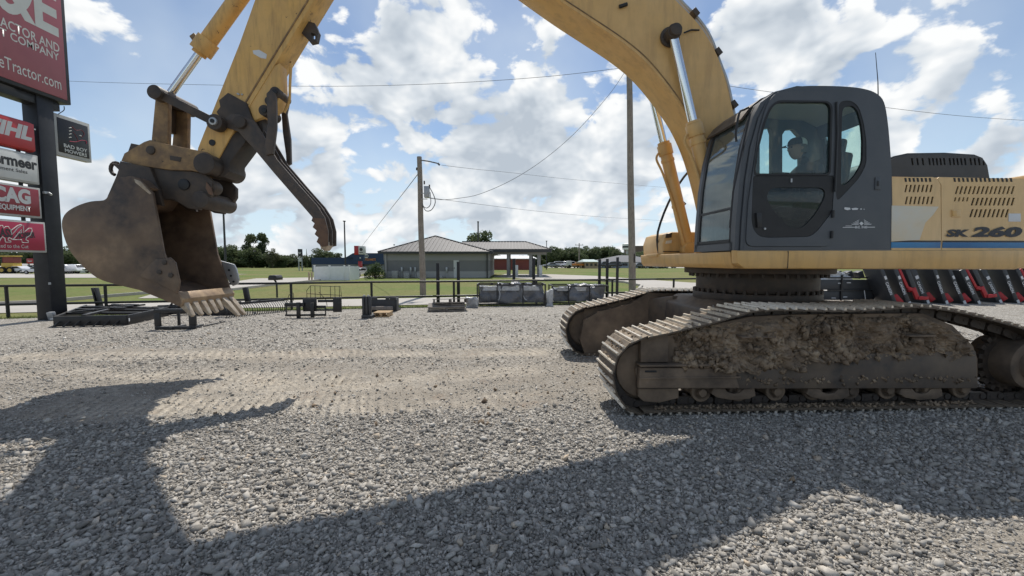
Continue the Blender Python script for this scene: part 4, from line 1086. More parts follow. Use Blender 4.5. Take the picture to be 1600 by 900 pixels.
# --- cab ------------------------------------------------------------
def c6(pts, n=-1.5): return Q([(1060 + x / 2.811, 100 + y / 2.811) for x, y in pts], n)
CAB = bpy.data.objects.new('cab', None); COL.objects.link(CAB); CAB.parent = EX
NF, NB = -1.50, -.58
side_front = [(-1.06, 1.745), (-1.055, 2.05), (-1.03, 2.5), (-.985, 2.85), (-.91, 3.15), (-.83, 3.31), (-.70, 3.42), (-.52, 3.475)]
side_top = [(-.30, 3.488), (.0, 3.485), (.20, 3.465), (.34, 3.42), (.43, 3.33)]
side_back = [(.485, 3.12), (.535, 2.8), (.575, 2.45), (.597, 2.1), (.603, 1.745)]
side_all = [(p[0], p[1]) for p in smooth_path([(e, z, 0) for e, z in side_front + side_top + side_back], 4)]
outer_pts = [p for p in side_all if p[1] >= 1.745]
outl = outer_pts
door_o = c6([(290, 806), (300, 610), (345, 300), (380, 180), (410, 135), (445, 114), (690, 114), (700, 180), (690, 590), (672, 702), (669, 806)])
def rnd(poly, r=.05):
    """round the corners of an opening"""
    out = []; n_ = len(poly)
    for i in range(n_):
        p = Vector(poly[i]); a_ = Vector(poly[i - 1]) - p; b_ = Vector(poly[(i + 1) % n_]) - p
        ra = min(r, a_.length * .45); rb = min(r, b_.length * .45); pa = p + a_.normalized() * ra; pb = p + b_.normalized() * rb
        for t in (0, .25, .5, .75, 1): q_ = pa * (1 - t) ** 2 + p * (2 * t * (1 - t)) + pb * t * t; out.append((q_.x, q_.y))
    return out
win_q = c6([(705, 165), (755, 158), (792, 185), (815, 260), (826, 340), (826, 440), (795, 500), (700, 602), (692, 580)])
door_o = rnd(door_o, .09); win_q = rnd(win_q, .06)
def inset(poly, d):
    c = Vector((sum(p[0] for p in poly) / len(poly), sum(p[1] for p in poly) / len(poly)))
    return [tuple(Vector(p) + (c - Vector(p)).normalized() * d) for p in poly]
plate('side_panel', outl, NF, NF + .05, MT['cab'], CAB, holes=[inset(door_o, .01), win_q], bevel=.012)
# rear quarter window
gq = rnd(c6([(720, 225), (725, 190), (765, 180), (790, 205), (806, 270), (812, 330), (810, 430), (785, 478), (745, 525), (715, 535)]), .05)
qf = plate('quarter_window', inset(win_q, -.006), NF + .004, NF + .03, MT['black'], CAB, holes=[gq], bevel=.004)
plate('pane', inset(gq, -.012), NF + .012, NF + .018, MT['glass'], qf, bevel=.001)
# door
gu = c6([(330, 486), (345, 380), (375, 260), (402, 195), (432, 168), (648, 168), (667, 188), (660, 486)]); gu = rnd(gu, .05)
lowo = c6([(326, 492), (320, 690), (330, 730), (352, 755), (385, 762), (570, 758), (602, 738), (672, 650), (682, 492)]); lowo = rnd(lowo, .04)
gl_ = c6([(385, 580), (400, 550), (425, 543), (625, 543), (643, 560), (640, 590), (600, 660), (548, 716), (520, 722), (480, 716), (462, 690), (400, 625)]); gl_ = rnd(gl_, .06)
dr = plate('door', inset(door_o, .014), NF - .012, NF + .035, MT['cab'], CAB, holes=[inset(gu, -.012), inset(lowo, -.004)], bevel=.008)
f = plate('window_gasket', inset(gu, -.016), NF - .016, NF + .02, MT['black'], dr, holes=[inset(gu, .008)], bevel=.004)
plate('pane', inset(gu, .0), NF - .002, NF + .004, MT['glass'], dr, bevel=.001)
plate('lower_panel', inset(lowo, .002), NF - .008, NF + .012, MT['black'], dr, holes=[gl_], bevel=.003)
plate('pane', inset(gl_, -.01), NF, NF + .005, MT['glass_door'], dr, bevel=.001)
plate('door_handle', c6([(340, 655), (362, 655), (364, 715), (345, 718)], -1.52), -1.535, -1.505, MT['blackpaint'], dr, bevel=.004)
mb = MB(); e_, zz_ = c6([(376, 724)])[0]; mb.cyl((e_, -1.52, zz_), (e_, -1.50, zz_), .012, n=12); mb.build('lock', MT['galv'], dr)
e_, zz_ = c6([(491, 513)])[0]; MB().box((e_, -1.512, zz_), (.016, .02, .04)).build('window_catch', MT['galv'], dr)
mb = MB()
for x, y in ((672, 660), (667, 750)):
    e_, zz_ = c6([(x, y)])[0]; mb.cyl((e_, -1.525, zz_ - .04), (e_, -1.525, zz_ + .04), .014, n=10)
mb.build('hinge', MT['blackpaint'], dr)
mb = MB(); q = c6([(697, 165), (700, 300), (690, 560)], -1.53); mb.tube([(e, -1.525, z) for e, z in q], .010, 8); mb.build('grab_bar', MT['blackpaint'], CAB)
kb = plate('door_lock', c6([(866, 498), (888, 498), (888, 552), (864, 552)], -1.51), -1.512, -1.49, MT['cab'], CAB, bevel=.005)
plate('keyhole', c6([(874, 512), (884, 512), (884, 535), (874, 535)], -1.52), -1.516, -1.508, MT['black'], kb, bevel=.002)
# white emblem and paint scuffs
dm = MB()
def dec(pts): 
    poly = c6(pts, -1.512); dm.add([(e, -1.5065, z) for e, z in poly], [tuple(range(len(poly)))])
for k in range(5):
    w = 46 - 8 * k; y = 702 - 5.2 * k
    dec([(806 - w, y), (806 - 12, y + 1), (806 - 12, y + 3.5), (806 - w + 5, y + 3)]); dec([(806 + 12, y + 1), (806 + w, y), (806 + w - 5, y + 3), (806 + 12, y + 3.5)])
dec([(806, 692), (816, 700), (806, 709), (796, 700)]); dec([(726, 716), (790, 715), (790, 718), (722, 719)]); dec([(822, 715), (866, 715), (864, 718), (822, 718)]); dec([(736, 710), (764, 710), (764, 712), (736, 712)])
dec([(732, 629), (756, 631), (758, 639), (744, 642), (730, 637)]); dec([(762, 634), (782, 631), (793, 634), (788, 640), (766, 641)]); dec([(800, 635), (808, 634), (808, 639), (800, 639)]); dec([(815, 636), (820, 636), (820, 639), (815, 639)])
o = dm.build('emblem', MT['white_decal'], CAB, angle=0); o['kind'] = 'stuff'
me = text_mesh('lettering', 'D.E. INC', (c6([(777, 721)], -1.512)[0][0], -1.507, c6([(777, 722)], -1.512)[0][1]), (1, 0, 0), (0, 0, 1), .135, .028, .02)
link('lettering', me, MT['white_decal'], CAB)
# bent shells: front frame, roof, back
prof = side_front
def seg(prof, z0, z1):
    out = []
    P = prof
    def at(z):
        for a, b in zip(P[:-1], P[1:]):
            if a[1] <= z <= b[1]: t = (z - a[1]) / (b[1] - a[1]); return (a[0] + (b[0] - a[0]) * t, z)
        return P[-1] if z > P[-1][1] else P[0]
    out = [at(z0)] + [p for p in P if z0 + 1e-4 < p[1] < z1 - 1e-4] + [at(z1)]
    return out
front = [(e - .09, z) for e, z in side_front[:6]] + [(-.76, 3.43), (-.52, 3.487)]
mb = MB()
mb.strip(seg(front, 1.745, 1.84), NF + .06, NB - .02, -.04)
mb.strip(seg(front, 3.37, 3.487), NF + .06, NB - .02, -.04)
mb.strip(seg(front, 1.745, 3.47), NF + .02, NF + .12, -.05)
mb.strip(seg(front, 1.745, 3.47), NB - .08, NB, -.05)
mb.build('front_frame', MT['cab'], CAB, angle=50)
mb = MB()
mb.strip(seg(front, 1.825, 3.37), NF + .10, NF + .135, -.055); mb.strip(seg(front, 1.825, 3.37), NB - .12, NB - .07, -.055); mb.strip(seg(front, 2.20, 2.225), NF + .12, NB - .08, -.03)
mb.strip(seg(front, 1.825, 1.87), NF + .10, NB - .07, -.05); mb.strip(seg(front, 3.32, 3.37), NF + .10, NB - .07, -.05)
mb.build('window_gasket', MT['black'], CAB, angle=50)
mb = MB(); mb.strip([(e + .012, z) for e, z in seg(front, 1.84, 2.205)], NF + .11, NB - .09, -.008); mb.build('lower_windshield', MT['windshield'], CAB, angle=60)
mb = MB(); mb.strip([(e + .012, z) for e, z in seg(front, 2.22, 3.35)], NF + .11, NB - .09, -.008); mb.build('windshield', MT['windshield'], CAB, angle=60)
cor = MB()
for pr in zip(front[:-1], front[1:]): pass
cor.strip([(e - .035, z) for e, z in side_front[0:7]], NF + .002, NF + .06, -.05)
cor.build('corner_post', MT['cab'], CAB, angle=50)
mb = MB(); rf = [(-.78, 3.425), (-.52, 3.495)] + side_top + [(.47, 3.2)]
mb.strip(rf, NF + .03, NB, -.03); mb.build('roof', MT['cab'], CAB, angle=50)
mb = MB(); mb.strip([(-.70, 3.36), (-.50, 3.43), (-.3, 3.44), (.2, 3.42), (.38, 3.34)], NF + .08, NB - .06, .02); mb.build('headliner', MT['headliner'], CAB, angle=50)
mb = MB(); mb.strip([(.53, 2.45), (.545, 2.2), (.555, 1.85)], NF + .08, NB - .06, -.02); mb.build('rear_trim', MT['seat'], CAB, angle=50)
mb = MB(); vis = [(-1.02, 3.20), (-.93, 3.32), (-.80, 3.425), (-.60, 3.505), (-.30, 3.535), (-.05, 3.53)]
mb.strip(vis, NF + .20, NB + .02, -.025); mb.build('roof_visor', MT['steel_dark'], CAB, angle=50)
mb = MB()
for px in (1290, 1333):
    a = M(px, 133, -1.1); mb.cyl((a[0], -1.1, 3.46), (a[0], -1.1, 3.535), .022, n=12); mb.box((a[0], -1.1, 3.54), (.09, .06, .02))
mb.build('roof_knob', MT['black'], CAB)
# back wall with window and far side with its openings
fw1 = Q([(1184, 272), (1184, 222), (1189, 203), (1200, 201), (1203, 210), (1203, 272)], NB)
fw2 = Q([(1219, 270), (1219, 212), (1224, 204), (1236, 203), (1246, 214), (1248, 272)], NB)
fw3 = Q([(1317, 268), (1317, 185), (1340, 172), (1349, 196), (1350, 262), (1345, 270)], NB)
fw4 = Q([(1277, 228), (1275, 200), (1291, 190), (1296, 190), (1296, 232), (1288, 229)], NB)
fs = plate('far_side_panel', outl, NB - .04, NB + .02, MT['cab'], CAB, holes=[fw1, fw2], bevel=.008)
for fw in (fw1, fw2): plate('pane', inset(fw, -.012), NB - .008, NB - .003, MT['glass'], fs, bevel=.001)
bprof = [(.445, 3.28)] + side_back
def bseg(z0, z1):
    def at_(z):
        for a, b in zip(bprof[:-1], bprof[1:]):
            if b[1] <= z <= a[1]: t = (a[1] - z) / (a[1] - b[1]); return (a[0] + (b[0] - a[0]) * t, z)
        return bprof[-1]
    return [at_(z1)] + [p for p in bprof if z0 + 1e-3 < p[1] < z1 - 1e-3] + [at_(z0)]
mb = MB(); mb.strip(bseg(1.745, 2.50), NF + .03, NB, .03); mb.strip(bseg(3.20, 3.28), NF + .03, NB, .03); mb.strip(bseg(2.502, 3.198), NF + .03, NF + .10, .03); mb.strip(bseg(2.502, 3.198), NB - .09, NB, .03)
mb.build('back_wall', MT['cab'], CAB, angle=50)
mb = MB(); mb.strip([(e - .012, z) for e, z in bseg(2.49, 3.21)], NF + .09, NB - .08, .006); mb.build('rear_window', MT['glass'], CAB, angle=60)
mb = MB(); mb.prism([(-1.05, 1.74), (.6, 1.74), (.6, 1.80), (-1.05, 1.80)], NF + .05, NB); mb.build('cab_floor', MT['black'], CAB)
# wiper / handrail along the front corner
q = c6([(330, 190), (310, 200), (290, 215), (275, 300), (278, 340)], -1.5)
mb = MB(); mb.tube(smooth_path([(e - .05, -1.49, z) for e, z in q], 3), .012, 8)
q = c6([(325, 220), (295, 350), (250, 560), (235, 720)], -1.45)
mb.tube([(e - .03, -1.46, z) for e, z in q], .010, 8); mb.build('grab_bar', MT['blackpaint'], CAB)
# seat, console, lever
mb = MB()
s0 = M(1262, 300, -.95)[0]
mb.box((s0 - .02, -.95, 2.20), (.50, .50, .14)); mb.box((s0 + .24, -.95, 2.55), (.14, .48, .70), Matrix.Rotation(R(9), 3, 'Y')); mb.box((s0 + .31, -.95, 2.98), (.10, .28, .20), Matrix.Rotation(R(9), 3, 'Y'))
mb.build('operator_seat', MT['seat'], CAB, bevel=.04)
mb = MB()
for n in (-1.30, -.60): mb.box((s0 - .12, n, 2.22), (.55, .14, .26)); mb.cyl((s0 - .34, n, 2.34), (s0 - .36, n, 2.52), .018, n=10); mb.cyl((s0 - .36, n, 2.52), (s0 - .365, n, 2.60), .028, n=12)
mb.box((s0 + .05, -.95, 2.02), (.5, .5, .3)); mb.box((-.90, -.62, 2.1), (.12, .2, .6))
mb.build('console', MT['black'], CAB, bevel=.012)
# --- boom -----------------------------------------------------------
BW = .36
lo_px = [(873, 0), (917, 29), (975, 68), (1015, 103), (1054, 152), (1078, 190), (1096, 232), (1110, 280), (1120, 325)]
hi_px = [(1180, 330), (1168, 262), (1156, 210), (1144, 166), (1132, 117), (1117, 78), (1093, 39), (1056, 0)]
# the rest of the boom runs on above the top of the picture, straight to the arm pivot
PIV = (-5.22, 6.95)
BF = .20                      # far face; the near face is at -BW
lo_top = [(-5.55, 6.72), (-5.0, 6.33), (-4.2, 5.83), (-3.5, 5.37)]
hi_top = [(-1.95, 5.52), (-2.5, 5.95), (-3.1, 6.33), (-3.9, 6.78), (-4.7, 7.12), (-5.3, 7.3)]
def smw(pts): return [(p[0], p[1]) for p in smooth_path([(x, z, 0) for x, z in pts], 4)]
bo = smw(lo_top + Q(lo_px, -BW)) + [M(1140, 352, -BW), M(1165, 352, -BW)] + smw(Q(hi_px, -BW) + hi_top) + [(-5.55, 7.2), (-5.68, 6.97), (-5.66, 6.8)]
BOOM = plate('boom', bo, -BW, BF, MT['yellow'], EX, bevel=.012)
def disc(px, py, n0, n1, rpx, m, name, parent, bevel=.006, seg=24):
    e, z = M(px, py, n0); e2, _ = M(px + rpx, py, n0)
    mb = MB(); mb.cyl((e, n0, z), (e, n1, z), e2 - e, n=seg); return mb.build(name, m, parent, bevel=bevel)
lw_ = [(p[0] + .012, p[1] + .045) for p in smooth_path([(e, z, 0) for e, z in lo_top + Q(lo_px, -BW)], 4)]
MB().tube([(e, -BW - .001, z) for e, z in lw_], .009, 6).build('weld_seam', MT['yellow_rust'], BOOM)
bd = disc(1046, 59, -.37, -.40, 15, MT['steel_dark'], 'pin_boss', BOOM)
pn = M(1046, 59, -.37); pc = M(1056, 48, -.6)
mb = MB(); mb.cyl((pn[0], -.36, pn[1]), (pn[0], -.585, pn[1]), .075, n=24); mb.build('cylinder_pin', MT['steel_dark'], BOOM, bevel=.008)
mb = MB(); q = Q([(1070, 50), (1082, 44), (1096, 43)], -.42); mb.tube([(e, -.40 + .02 * i, z) for i, (e, z) in enumerate(q)], .010, 8); mb.build('grease_hose', MT['black'], BOOM)
mb = MB(); q = Q([(968, 10), (980, 6)], -.39); mb.cyl((q[0][0], -.385, q[0][1]), (q[1][0], -.385, q[1][1]), .022, n=10); mb.build('hose_stub', MT['black'], BOOM)
# pipes along the back of the boom
pipe = [(1165, 250), (1148, 165), (1139, 125), (1128, 95), (1113, 55), (1095, 27), (1072, 3), (1055, -15)]
for i, n in enumerate((-.20, -.12)):
    mb = MB(); off = 5.5 if i == 0 else 8
    q = Q([(x + off * .8, y - off * .55) for x, y in pipe], -BW)
    mb.tube(smooth_path([(e, n - .05, z) for e, z in q], 4), .020, 8); mb.build('hydraulic_pipe', MT['galv'], BOOM)
for px, py in ((1086, 18), (1147, 163), (1122, 80)):
    e, z = M(px, py, -BW); mb = MB(); mb.box((e + .03, -.2, z + .02), (.10, .26, .07), Matrix.Rotation(R(50), 3, 'Y')); mb.build('pipe_clamp', MT['steel_dark'], BOOM, bevel=.006)
# boom cylinders, one each side
foot = (M(1076, 400, .468)[0], 1.80)
top = pn
for n, lab in ((-.468, 'near'), (.468, 'far')):
    d = Vector((top[0] - foot[0], 0, top[1] - foot[1])); ln = d.length; d.normalize()
    A = Vector((foot[0], n, foot[1])); B = Vector((top[0], n, top[1]))
    cy = MB(); cy.cyl(A, A + d * ln * .56, .090, n=28); cy.cyl(A + d * ln * .53, A + d * ln * .585, .107, n=28); cy.cyl(A + d * ln * .585, A + d * ln * .60, .09, n=28)
    cy.cyl(A + Vector((0, -.1, 0)), A + Vector((0, .1, 0)), .12, n=24)
    co = cy.build('boom_cylinder', MT['yellow'], EX, bevel=.006)
    MB().cyl(A + d * ln * .55, B, .058, n=24).build('rod', MT['chrome'], co)
    MB().cyl(B + Vector((0, -.075, 0)), B + Vector((0, .075, 0)), .092, n=24).build('rod_eye', MT['steel_dark'], co, bevel=.008)
    s = -1; side = Vector((-d.z, 0, d.x)) * .15
    pts = [A + d * ln * .55 + side * .75, A + d * ln * .52 + side * 1.1, A + d * ln * .44 + side * .8, A + d * ln * .30 + side * .72 + Vector((0, -.06, 0)), A + d * ln * .22 + side * .6 + Vector((0, -.06, 0)), A + d * ln * .05 + side * .5 + Vector((0, -.07, 0))]
    MB().tube(smooth_path(pts, 5), .018, 8).build('oil_pipe', MT['yellow'], co)
    for f in (.50, .25):
        MB().cyl(A + d * (ln * f - .02), A + d * (ln * f + .02), .099, n=24).build('pipe_band', MT['yellow'], co)

# --- arm ----------------------------------------------------------
AW = .17
A0, A1 = M(309, 231, -AW), M(398, 0, -AW); B0, B1 = M(391, 164, -AW), M(491, 0, -AW)
dl_ = (Vector(A1) - Vector(A0)).normalized(); dr2 = (Vector(B1) - Vector(B0)).normalized()
def on_(p, d_, l): q_ = Vector(p) + d_ * l; return (q_.x, q_.y)
ao = [A0, M(375, 65, -AW), A1, on_(A1, dl_, 1.0), on_(A1, dl_, 2.1), (PIV[0] - .12, PIV[1] + .95), (PIV[0] + .12, PIV[1] + 1.0), (PIV[0] + .42, PIV[1] + .35), (PIV[0] + .32, PIV[1] - .15), on_(B1, dr2, 1.1), B1, B0] + Q([(362, 210), (340, 250), (330, 268), (316, 266), (306, 250)], -AW)
ARM = plate('arm', ao, -AW, AW, MT['yellow_worn'], EX, bevel=.010)
mb = MB(); mb.cyl((PIV[0], -.42, PIV[1]), (PIV[0], .42, PIV[1]), .12, n=28); mb.build('pivot_pin', MT['steel_dark'], ARM)
ac0 = (PIV[0] + .05, PIV[1] + .88); ac1 = (-2.7, 6.62)
mb = MB(); mb.cyl((ac1[0], 0, ac1[1]), (ac1[0] + (ac0[0] - ac1[0]) * .6, 0, ac1[1] + (ac0[1] - ac1[1]) * .6), .11, n=24); ac = mb.build('arm_cylinder', MT['yellow'], EX, bevel=.006)
MB().cyl((ac1[0] + (ac0[0] - ac1[0]) * .55, 0, ac1[1] + (ac0[1] - ac1[1]) * .55), (ac0[0], 0, ac0[1]), .06, n=20).build('rod', MT['chrome'], ac)
# details on the arm
br = plate('thumb_bracket', Q([(412, 110), (436, 98), (438, 146), (430, 166), (414, 181), (396, 188), (388, 166)], -AW), -AW + .01, .04, MT['yellow_worn'], ARM, bevel=.008)
for x, y, r_ in ((429, 143, 8), (420, 157, 7), (412, 172, 8.5)):
    disc(x, y, -AW - .045, .10, r_, MT['steel_dark'], 'pin', br); disc(x, y, -AW - .06, -AW - .044, r_ * .5, MT['black'], 'pin_end', br)
bp = plate('mounting_plate', Q([(358, 146), (369, 152), (387, 162), (394, 182), (400, 192), (398, 210), (372, 206), (350, 190), (340, 176), (346, 168), (344, 158)], -AW), -AW - .03, -AW + .01, MT['steel_dark'], ARM, bevel=.010)
plate('belly_plate', Q([(372, 204), (388, 198), (384, 222), (360, 254), (359, 268), (350, 277), (330, 276), (322, 268), (332, 256), (352, 222)], -AW + .03), -AW + .02, AW + .02, MT['steel_dark'], ARM, bevel=.012)
e, z = M(332, 223, -AW); mb = MB(); mb.cyl((e, -AW - .012, z), (e, -AW + .01, z), .04, n=16); mb.build('bushing', MT['black'], ARM)
plate('sticker', Q([(395, 79), (405, 78), (417, 85), (416, 92), (408, 91), (396, 84)], -AW), -AW - .004, -AW + .002, MT['white_decal'], ARM, bevel=.001)
for px, py in ((374, 148), (379, 148), (372, 147)):
    e, z = M(px, py, -AW); MB().cyl((e, -AW - .015, z), (e, -AW, z), .011, n=8).build('bolt', MT['galv'], ARM)
lug = plate('lifting_lug', Q([(470, 42), (478, 34), (493, 38), (499, 52), (496, 66), (486, 68), (480, 60), (471, 52)], -.02), -.05, .03, MT['steel_dark'], ARM, holes=[Q([(488, 53), (494, 55), (494, 63), (488, 63)], -.02)], bevel=.008)
weld = Q([(491, 0), (391, 164)], -AW)
MB().tube([(e - .05, -AW - .002, z) for e, z in Q([(488, 0), (440, 78), (389, 162)], -AW)], .012, 6).build('weld_seam', MT['yellow_rust'], ARM)

# --- bucket cylinder and linkage ---------------------------------------
p0 = M(264, 150, 0); p1 = M(317, 76, 0); p2 = (p1[0] + (p1[0] - p0[0]) * 2.3, p1[1] + (p1[1] - p0[1]) * 2.3)
d = Vector((p1[0] - p0[0], 0, p1[1] - p0[1])).normalized()
P0, P1, P2 = Vector((p0[0], 0, p0[1])), Vector((p1[0], 0, p1[1])), Vector((p2[0], 0, p2[1]))
mb = MB(); mb.cyl(P1, P2, .10, n=28); mb.cyl(P1 - d * .06, P1 + d * .14, .13, n=28); mb.cyl(P1 - d * .10, P1 - d * .05, .085, n=24)
bc = mb.build('bucket_cylinder', MT['yellow_worn'], EX, bevel=.006)
MB().cyl(P0, P1, .048, n=24).build('rod', MT['chrome'], bc)
MB().box(P1 + d * .1 + Vector((-.12, -.02, .02)), (.08, .10, .12), Matrix.Rotation(R(-35), 3, 'Y')).build('hose_port', MT['yellow_rust'], bc, bevel=.01)
lk0 = M(244, 145, -.30); lk1 = M(340, 193, -.25)
for n in (-.26, .26):
    mb = MB(); A = Vector((lk0[0], n, lk0[1])); B = Vector((lk1[0], n, lk1[1])); mb.beam(A, B, .06, .105); mb.cyl(A + Vector((0, -.05, 0)), A + Vector((0, .05, 0)), .085, n=24); mb.cyl(B + Vector((0, -.06, 0)), B + Vector((0, .06, 0)), .10, n=24)
    lv = mb.build('lever', MT['steel_dark'], EX, bevel=.008)
    MB().cyl(B + Vector((0, -.09, 0)), B + Vector((0, -.05, 0)), .05, n=16).build('pin_end', MT['galv'], lv, bevel=.006); MB().cyl(B + Vector((0, -.10, 0)), B + Vector((0, -.08, 0)), .026, n=12).build('pin_hole', MT['black'], lv)
mb = MB(); mb.cyl((lk0[0], -.34, lk0[1]), (lk0[0], .34, lk0[1]), .088, n=28); mb.build('linkage_pin', MT['steel_dark'], EX, bevel=.01)
mb = MB(); mb.cyl((lk1[0], -.30, lk1[1]), (lk1[0], .30, lk1[1]), .06, n=20); mb.build('linkage_pin', MT['steel_dark'], EX)
for n in (-.17, .17):
    plate('bucket_link', Q([(236, 228), (243, 152), (250, 145), (260, 148), (263, 165), (262, 228)], -.2), n - .035, n + .035, MT['yellow_rust'], EX, bevel=.010)
plate('link_web', Q([(256, 205), (258, 165), (264, 165), (263, 205)], 0), -.15, .15, MT['steel_dark'], EX, bevel=.006)
# --- quick coupler -----------------------------------------------------
CQ = bpy.data.objects.new('quick_coupler', None); COL.objects.link(CQ); CQ.parent = EX
up_ = Q([(236, 219), (263, 226), (308, 235), (324, 238), (334, 246), (336, 262), (328, 272), (314, 270), (300, 267), (267, 266), (219, 259), (191, 252), (196, 240), (227, 222)], -.28)
for n in (-.27, .27): plate('housing', up_, n - .03, n + .03, MT['yellow_rust'], CQ, bevel=.010)
plate('housing_web', Q([(230, 232), (300, 246), (300, 262), (222, 254)], 0), -.25, .25, MT['steel_dark'], CQ, bevel=.006)
disc(318, 255, -.34, .34, 17, MT['steel_dark'], 'coupler_pin', CQ, bevel=.015); disc(234, 234, -.32, .32, 7, MT['steel_dark'], 'coupler_pin', CQ, bevel=.01)
plate('plate', Q([(266, 243), (284, 246), (282, 253), (266, 250)], -.3), -.306, -.30, MT['steel_dark'], CQ, bevel=.002)
lw = Q([(190, 252), (219, 259), (300, 268), (322, 272), (334, 284), (334, 300), (326, 314), (312, 328), (296, 326), (272, 312), (256, 312), (240, 300), (212, 276), (192, 274), (186, 264)], -.25)
for n in (-.24, .24): plate('hook_plate', lw, n - .035, n + .035, MT['steel_dark'], CQ, bevel=.012)
plate('hook_web', Q([(196, 260), (290, 278), (292, 318), (262, 312), (230, 290)], 0), -.22, .22, MT['steel_dark'], CQ, bevel=.01)
disc(312, 312, -.30, .30, 14, MT['steel_dark'], 'latch_pin', CQ, bevel=.012); disc(326, 292, -.26, -.12, 12, MT['steel_dark'], 'latch_cylinder', CQ, bevel=.012)
q = Q([(322, 284), (330, 294), (332, 305), (326, 303), (321, 294)], -.3); plate('torn_sleeve', q, -.30, -.28, MT['tip'], CQ, bevel=.004)
disc(286, 288, -.30, .30, 9, MT['black'], 'pin_boss', CQ, bevel=.01)

# --- bucket ---------------------------------------------------------
BU = bpy.data.objects.new('bucket', None); COL.objects.link(BU); BU.parent = EX
BN = .50
side = Q([(211, 277), (221, 281), (240, 301), (253, 373), (257, 395), (262, 408), (279, 455), (284, 470), (283, 479), (219, 453), (164, 439), (140, 424), (122, 406), (108, 386), (100, 362), (99, 345), (106, 332), (122, 322), (143, 315), (164, 313), (171, 306), (190, 277)], -BN)
sm_l = [(p[0], p[1]) for p in smooth_path([(e, z, 0) for e, z in side[9:21]], 3)]; side = side[:9] + sm_l + side[21:]
plate('side_plate', side, -BN - .02, -BN + .02, MT['bucket'], BU, bevel=.008)
plate('side_plate', side, BN - .02, BN + .02, MT['bucket_in'], BU, bevel=.008)
shellp = Q([(283, 479), (219, 453), (164, 439), (140, 424), (122, 406), (108, 386), (100, 362), (99, 345), (106, 332), (122, 322), (143, 315), (166, 312), (174, 305), (192, 278), (212, 277), (230, 292)], -BN)
ss = [(p[0], p[1]) for p in smooth_path([(e, z, 0) for e, z in shellp], 4)]
mb = MB(); mb.strip(ss, -BN + .01, BN - .01, -.035); mb.build('shell', MT['bucket_in'], BU, angle=50)
ee = Q([(272, 466), (279, 456), (288, 467), (285, 479), (276, 475)], -BN); 
lipm = MB(); lipm.prism(ee, -BN - .015, BN + .015); lipm.build('cutting_lip', MT['lip'], BU, bevel=.008)
sc2 = Q([(262, 404), (270, 402), (278, 410), (285, 440), (283, 452), (280, 458), (262, 448), (238, 438), (222, 432), (240, 412), (248, 404)], -BN)
o = plate('side_cutter', sc2, -BN - .05, -BN - .018, MT['bucket'], BU, bevel=.010)
for x, y in ((256, 410), (248, 425), (266, 430)): disc(x, y, -BN - .062, -BN - .05, 4, MT['steel_dark'], 'bolt', o, bevel=.003)
fc = Q([(344, 407), (366, 413), (370, 420), (374, 436), (372, 444), (364, 447), (358, 440), (350, 424)], BN + .03)
o = plate('side_cutter', fc, BN + .018, BN + .05, MT['galv'], BU, bevel=.010)
for x, y in ((358, 422), (361, 431), (365, 440)): disc(x, y, BN + .016, BN + .010, 1.6, MT['black'], 'bolt_hole', o, bevel=0)
plate('top_edge', Q([(212, 280), (222, 284), (239, 303), (236, 304), (214, 286)], -BN), -BN - .024, -BN - .018, MT['tooth'], BU, bevel=.002)
for n in (-.30, .30): plate('mounting_ear', Q([(170, 308), (184, 276), (192, 253), (236, 262), (250, 296), (256, 322), (238, 318), (214, 300), (196, 296)], -.3), n - .025, n + .025, MT['steel_dark'], BU, bevel=.008)
er = [M(186 + 7.5 * math.cos(t), 265 + 9.5 * math.sin(t), -.1) for t in np.linspace(R(100), R(300), 9)]
mb = MB(); mb.tube([(e, -.15, z) for e, z in er], .022, 8); mb.build('lifting_eye', MT['steel_dark'], BU)
tips = [(298, 483, .12), (310, 482, .12), (325, 481, .12), (340, 475, .11), (355, 472, .12), (384, 487, .30), (395, 484, .30)]
lipc = ((ee[0][0] + ee[2][0]) / 2, (ee[1][1] + ee[3][1]) / 2)
dirt_ = Vector((M(308, 483, -BN)[0] - ee[1][0], M(308, 483, -BN)[1] - ee[1][1])).normalized()
for k, (tx, ty, long) in enumerate(tips):
    n = -BN + .06 + (2 * BN - .12) * k / 6
    b0 = Vector((lipc[0] - .10, lipc[1] + .03)) ; dl = Vector((dirt_.x, dirt_.y)); pr = Vector((-dl.y, dl.x)) * 1.0
    L_ = .17 + long + random.uniform(-.02, .02)
    if k < 5: L_ = .34 + random.uniform(-.03, .03)
    w0, w1 = .050, (.030 if k < 5 else .034); h0, h1 = .045, .016
    base = b0 + pr * .015; tip = b0 + dl * L_ - pr * (.02 if k < 5 else .0)
    mb = MB()
    def ring(c, w, h): return [(c.x + pr.x * s_ * h, n + t_ * w, c.y + pr.y * s_ * h) for s_, t_ in ((-1, -1), (-1, 1), (1, 1), (1, -1))]
    mid = b0 + dl * L_ * .5 + pr * .012
    V = ring(base, w0, h0) + ring(mid, (w0 + w1) / 2 + .004, h0 * .85) + ring(tip, w1, h1)
    F = [(3, 2, 1, 0), (8, 9, 10, 11)]
    for r_ in (0, 4):
        for q_ in range(4): F.append((r_ + q_, r_ + (q_ + 1) % 4, r_ + 4 + (q_ + 1) % 4, r_ + 4 + q_))
    mb.add(V, F); mb.build('tooth', MT['tooth'], BU, bevel=.008)
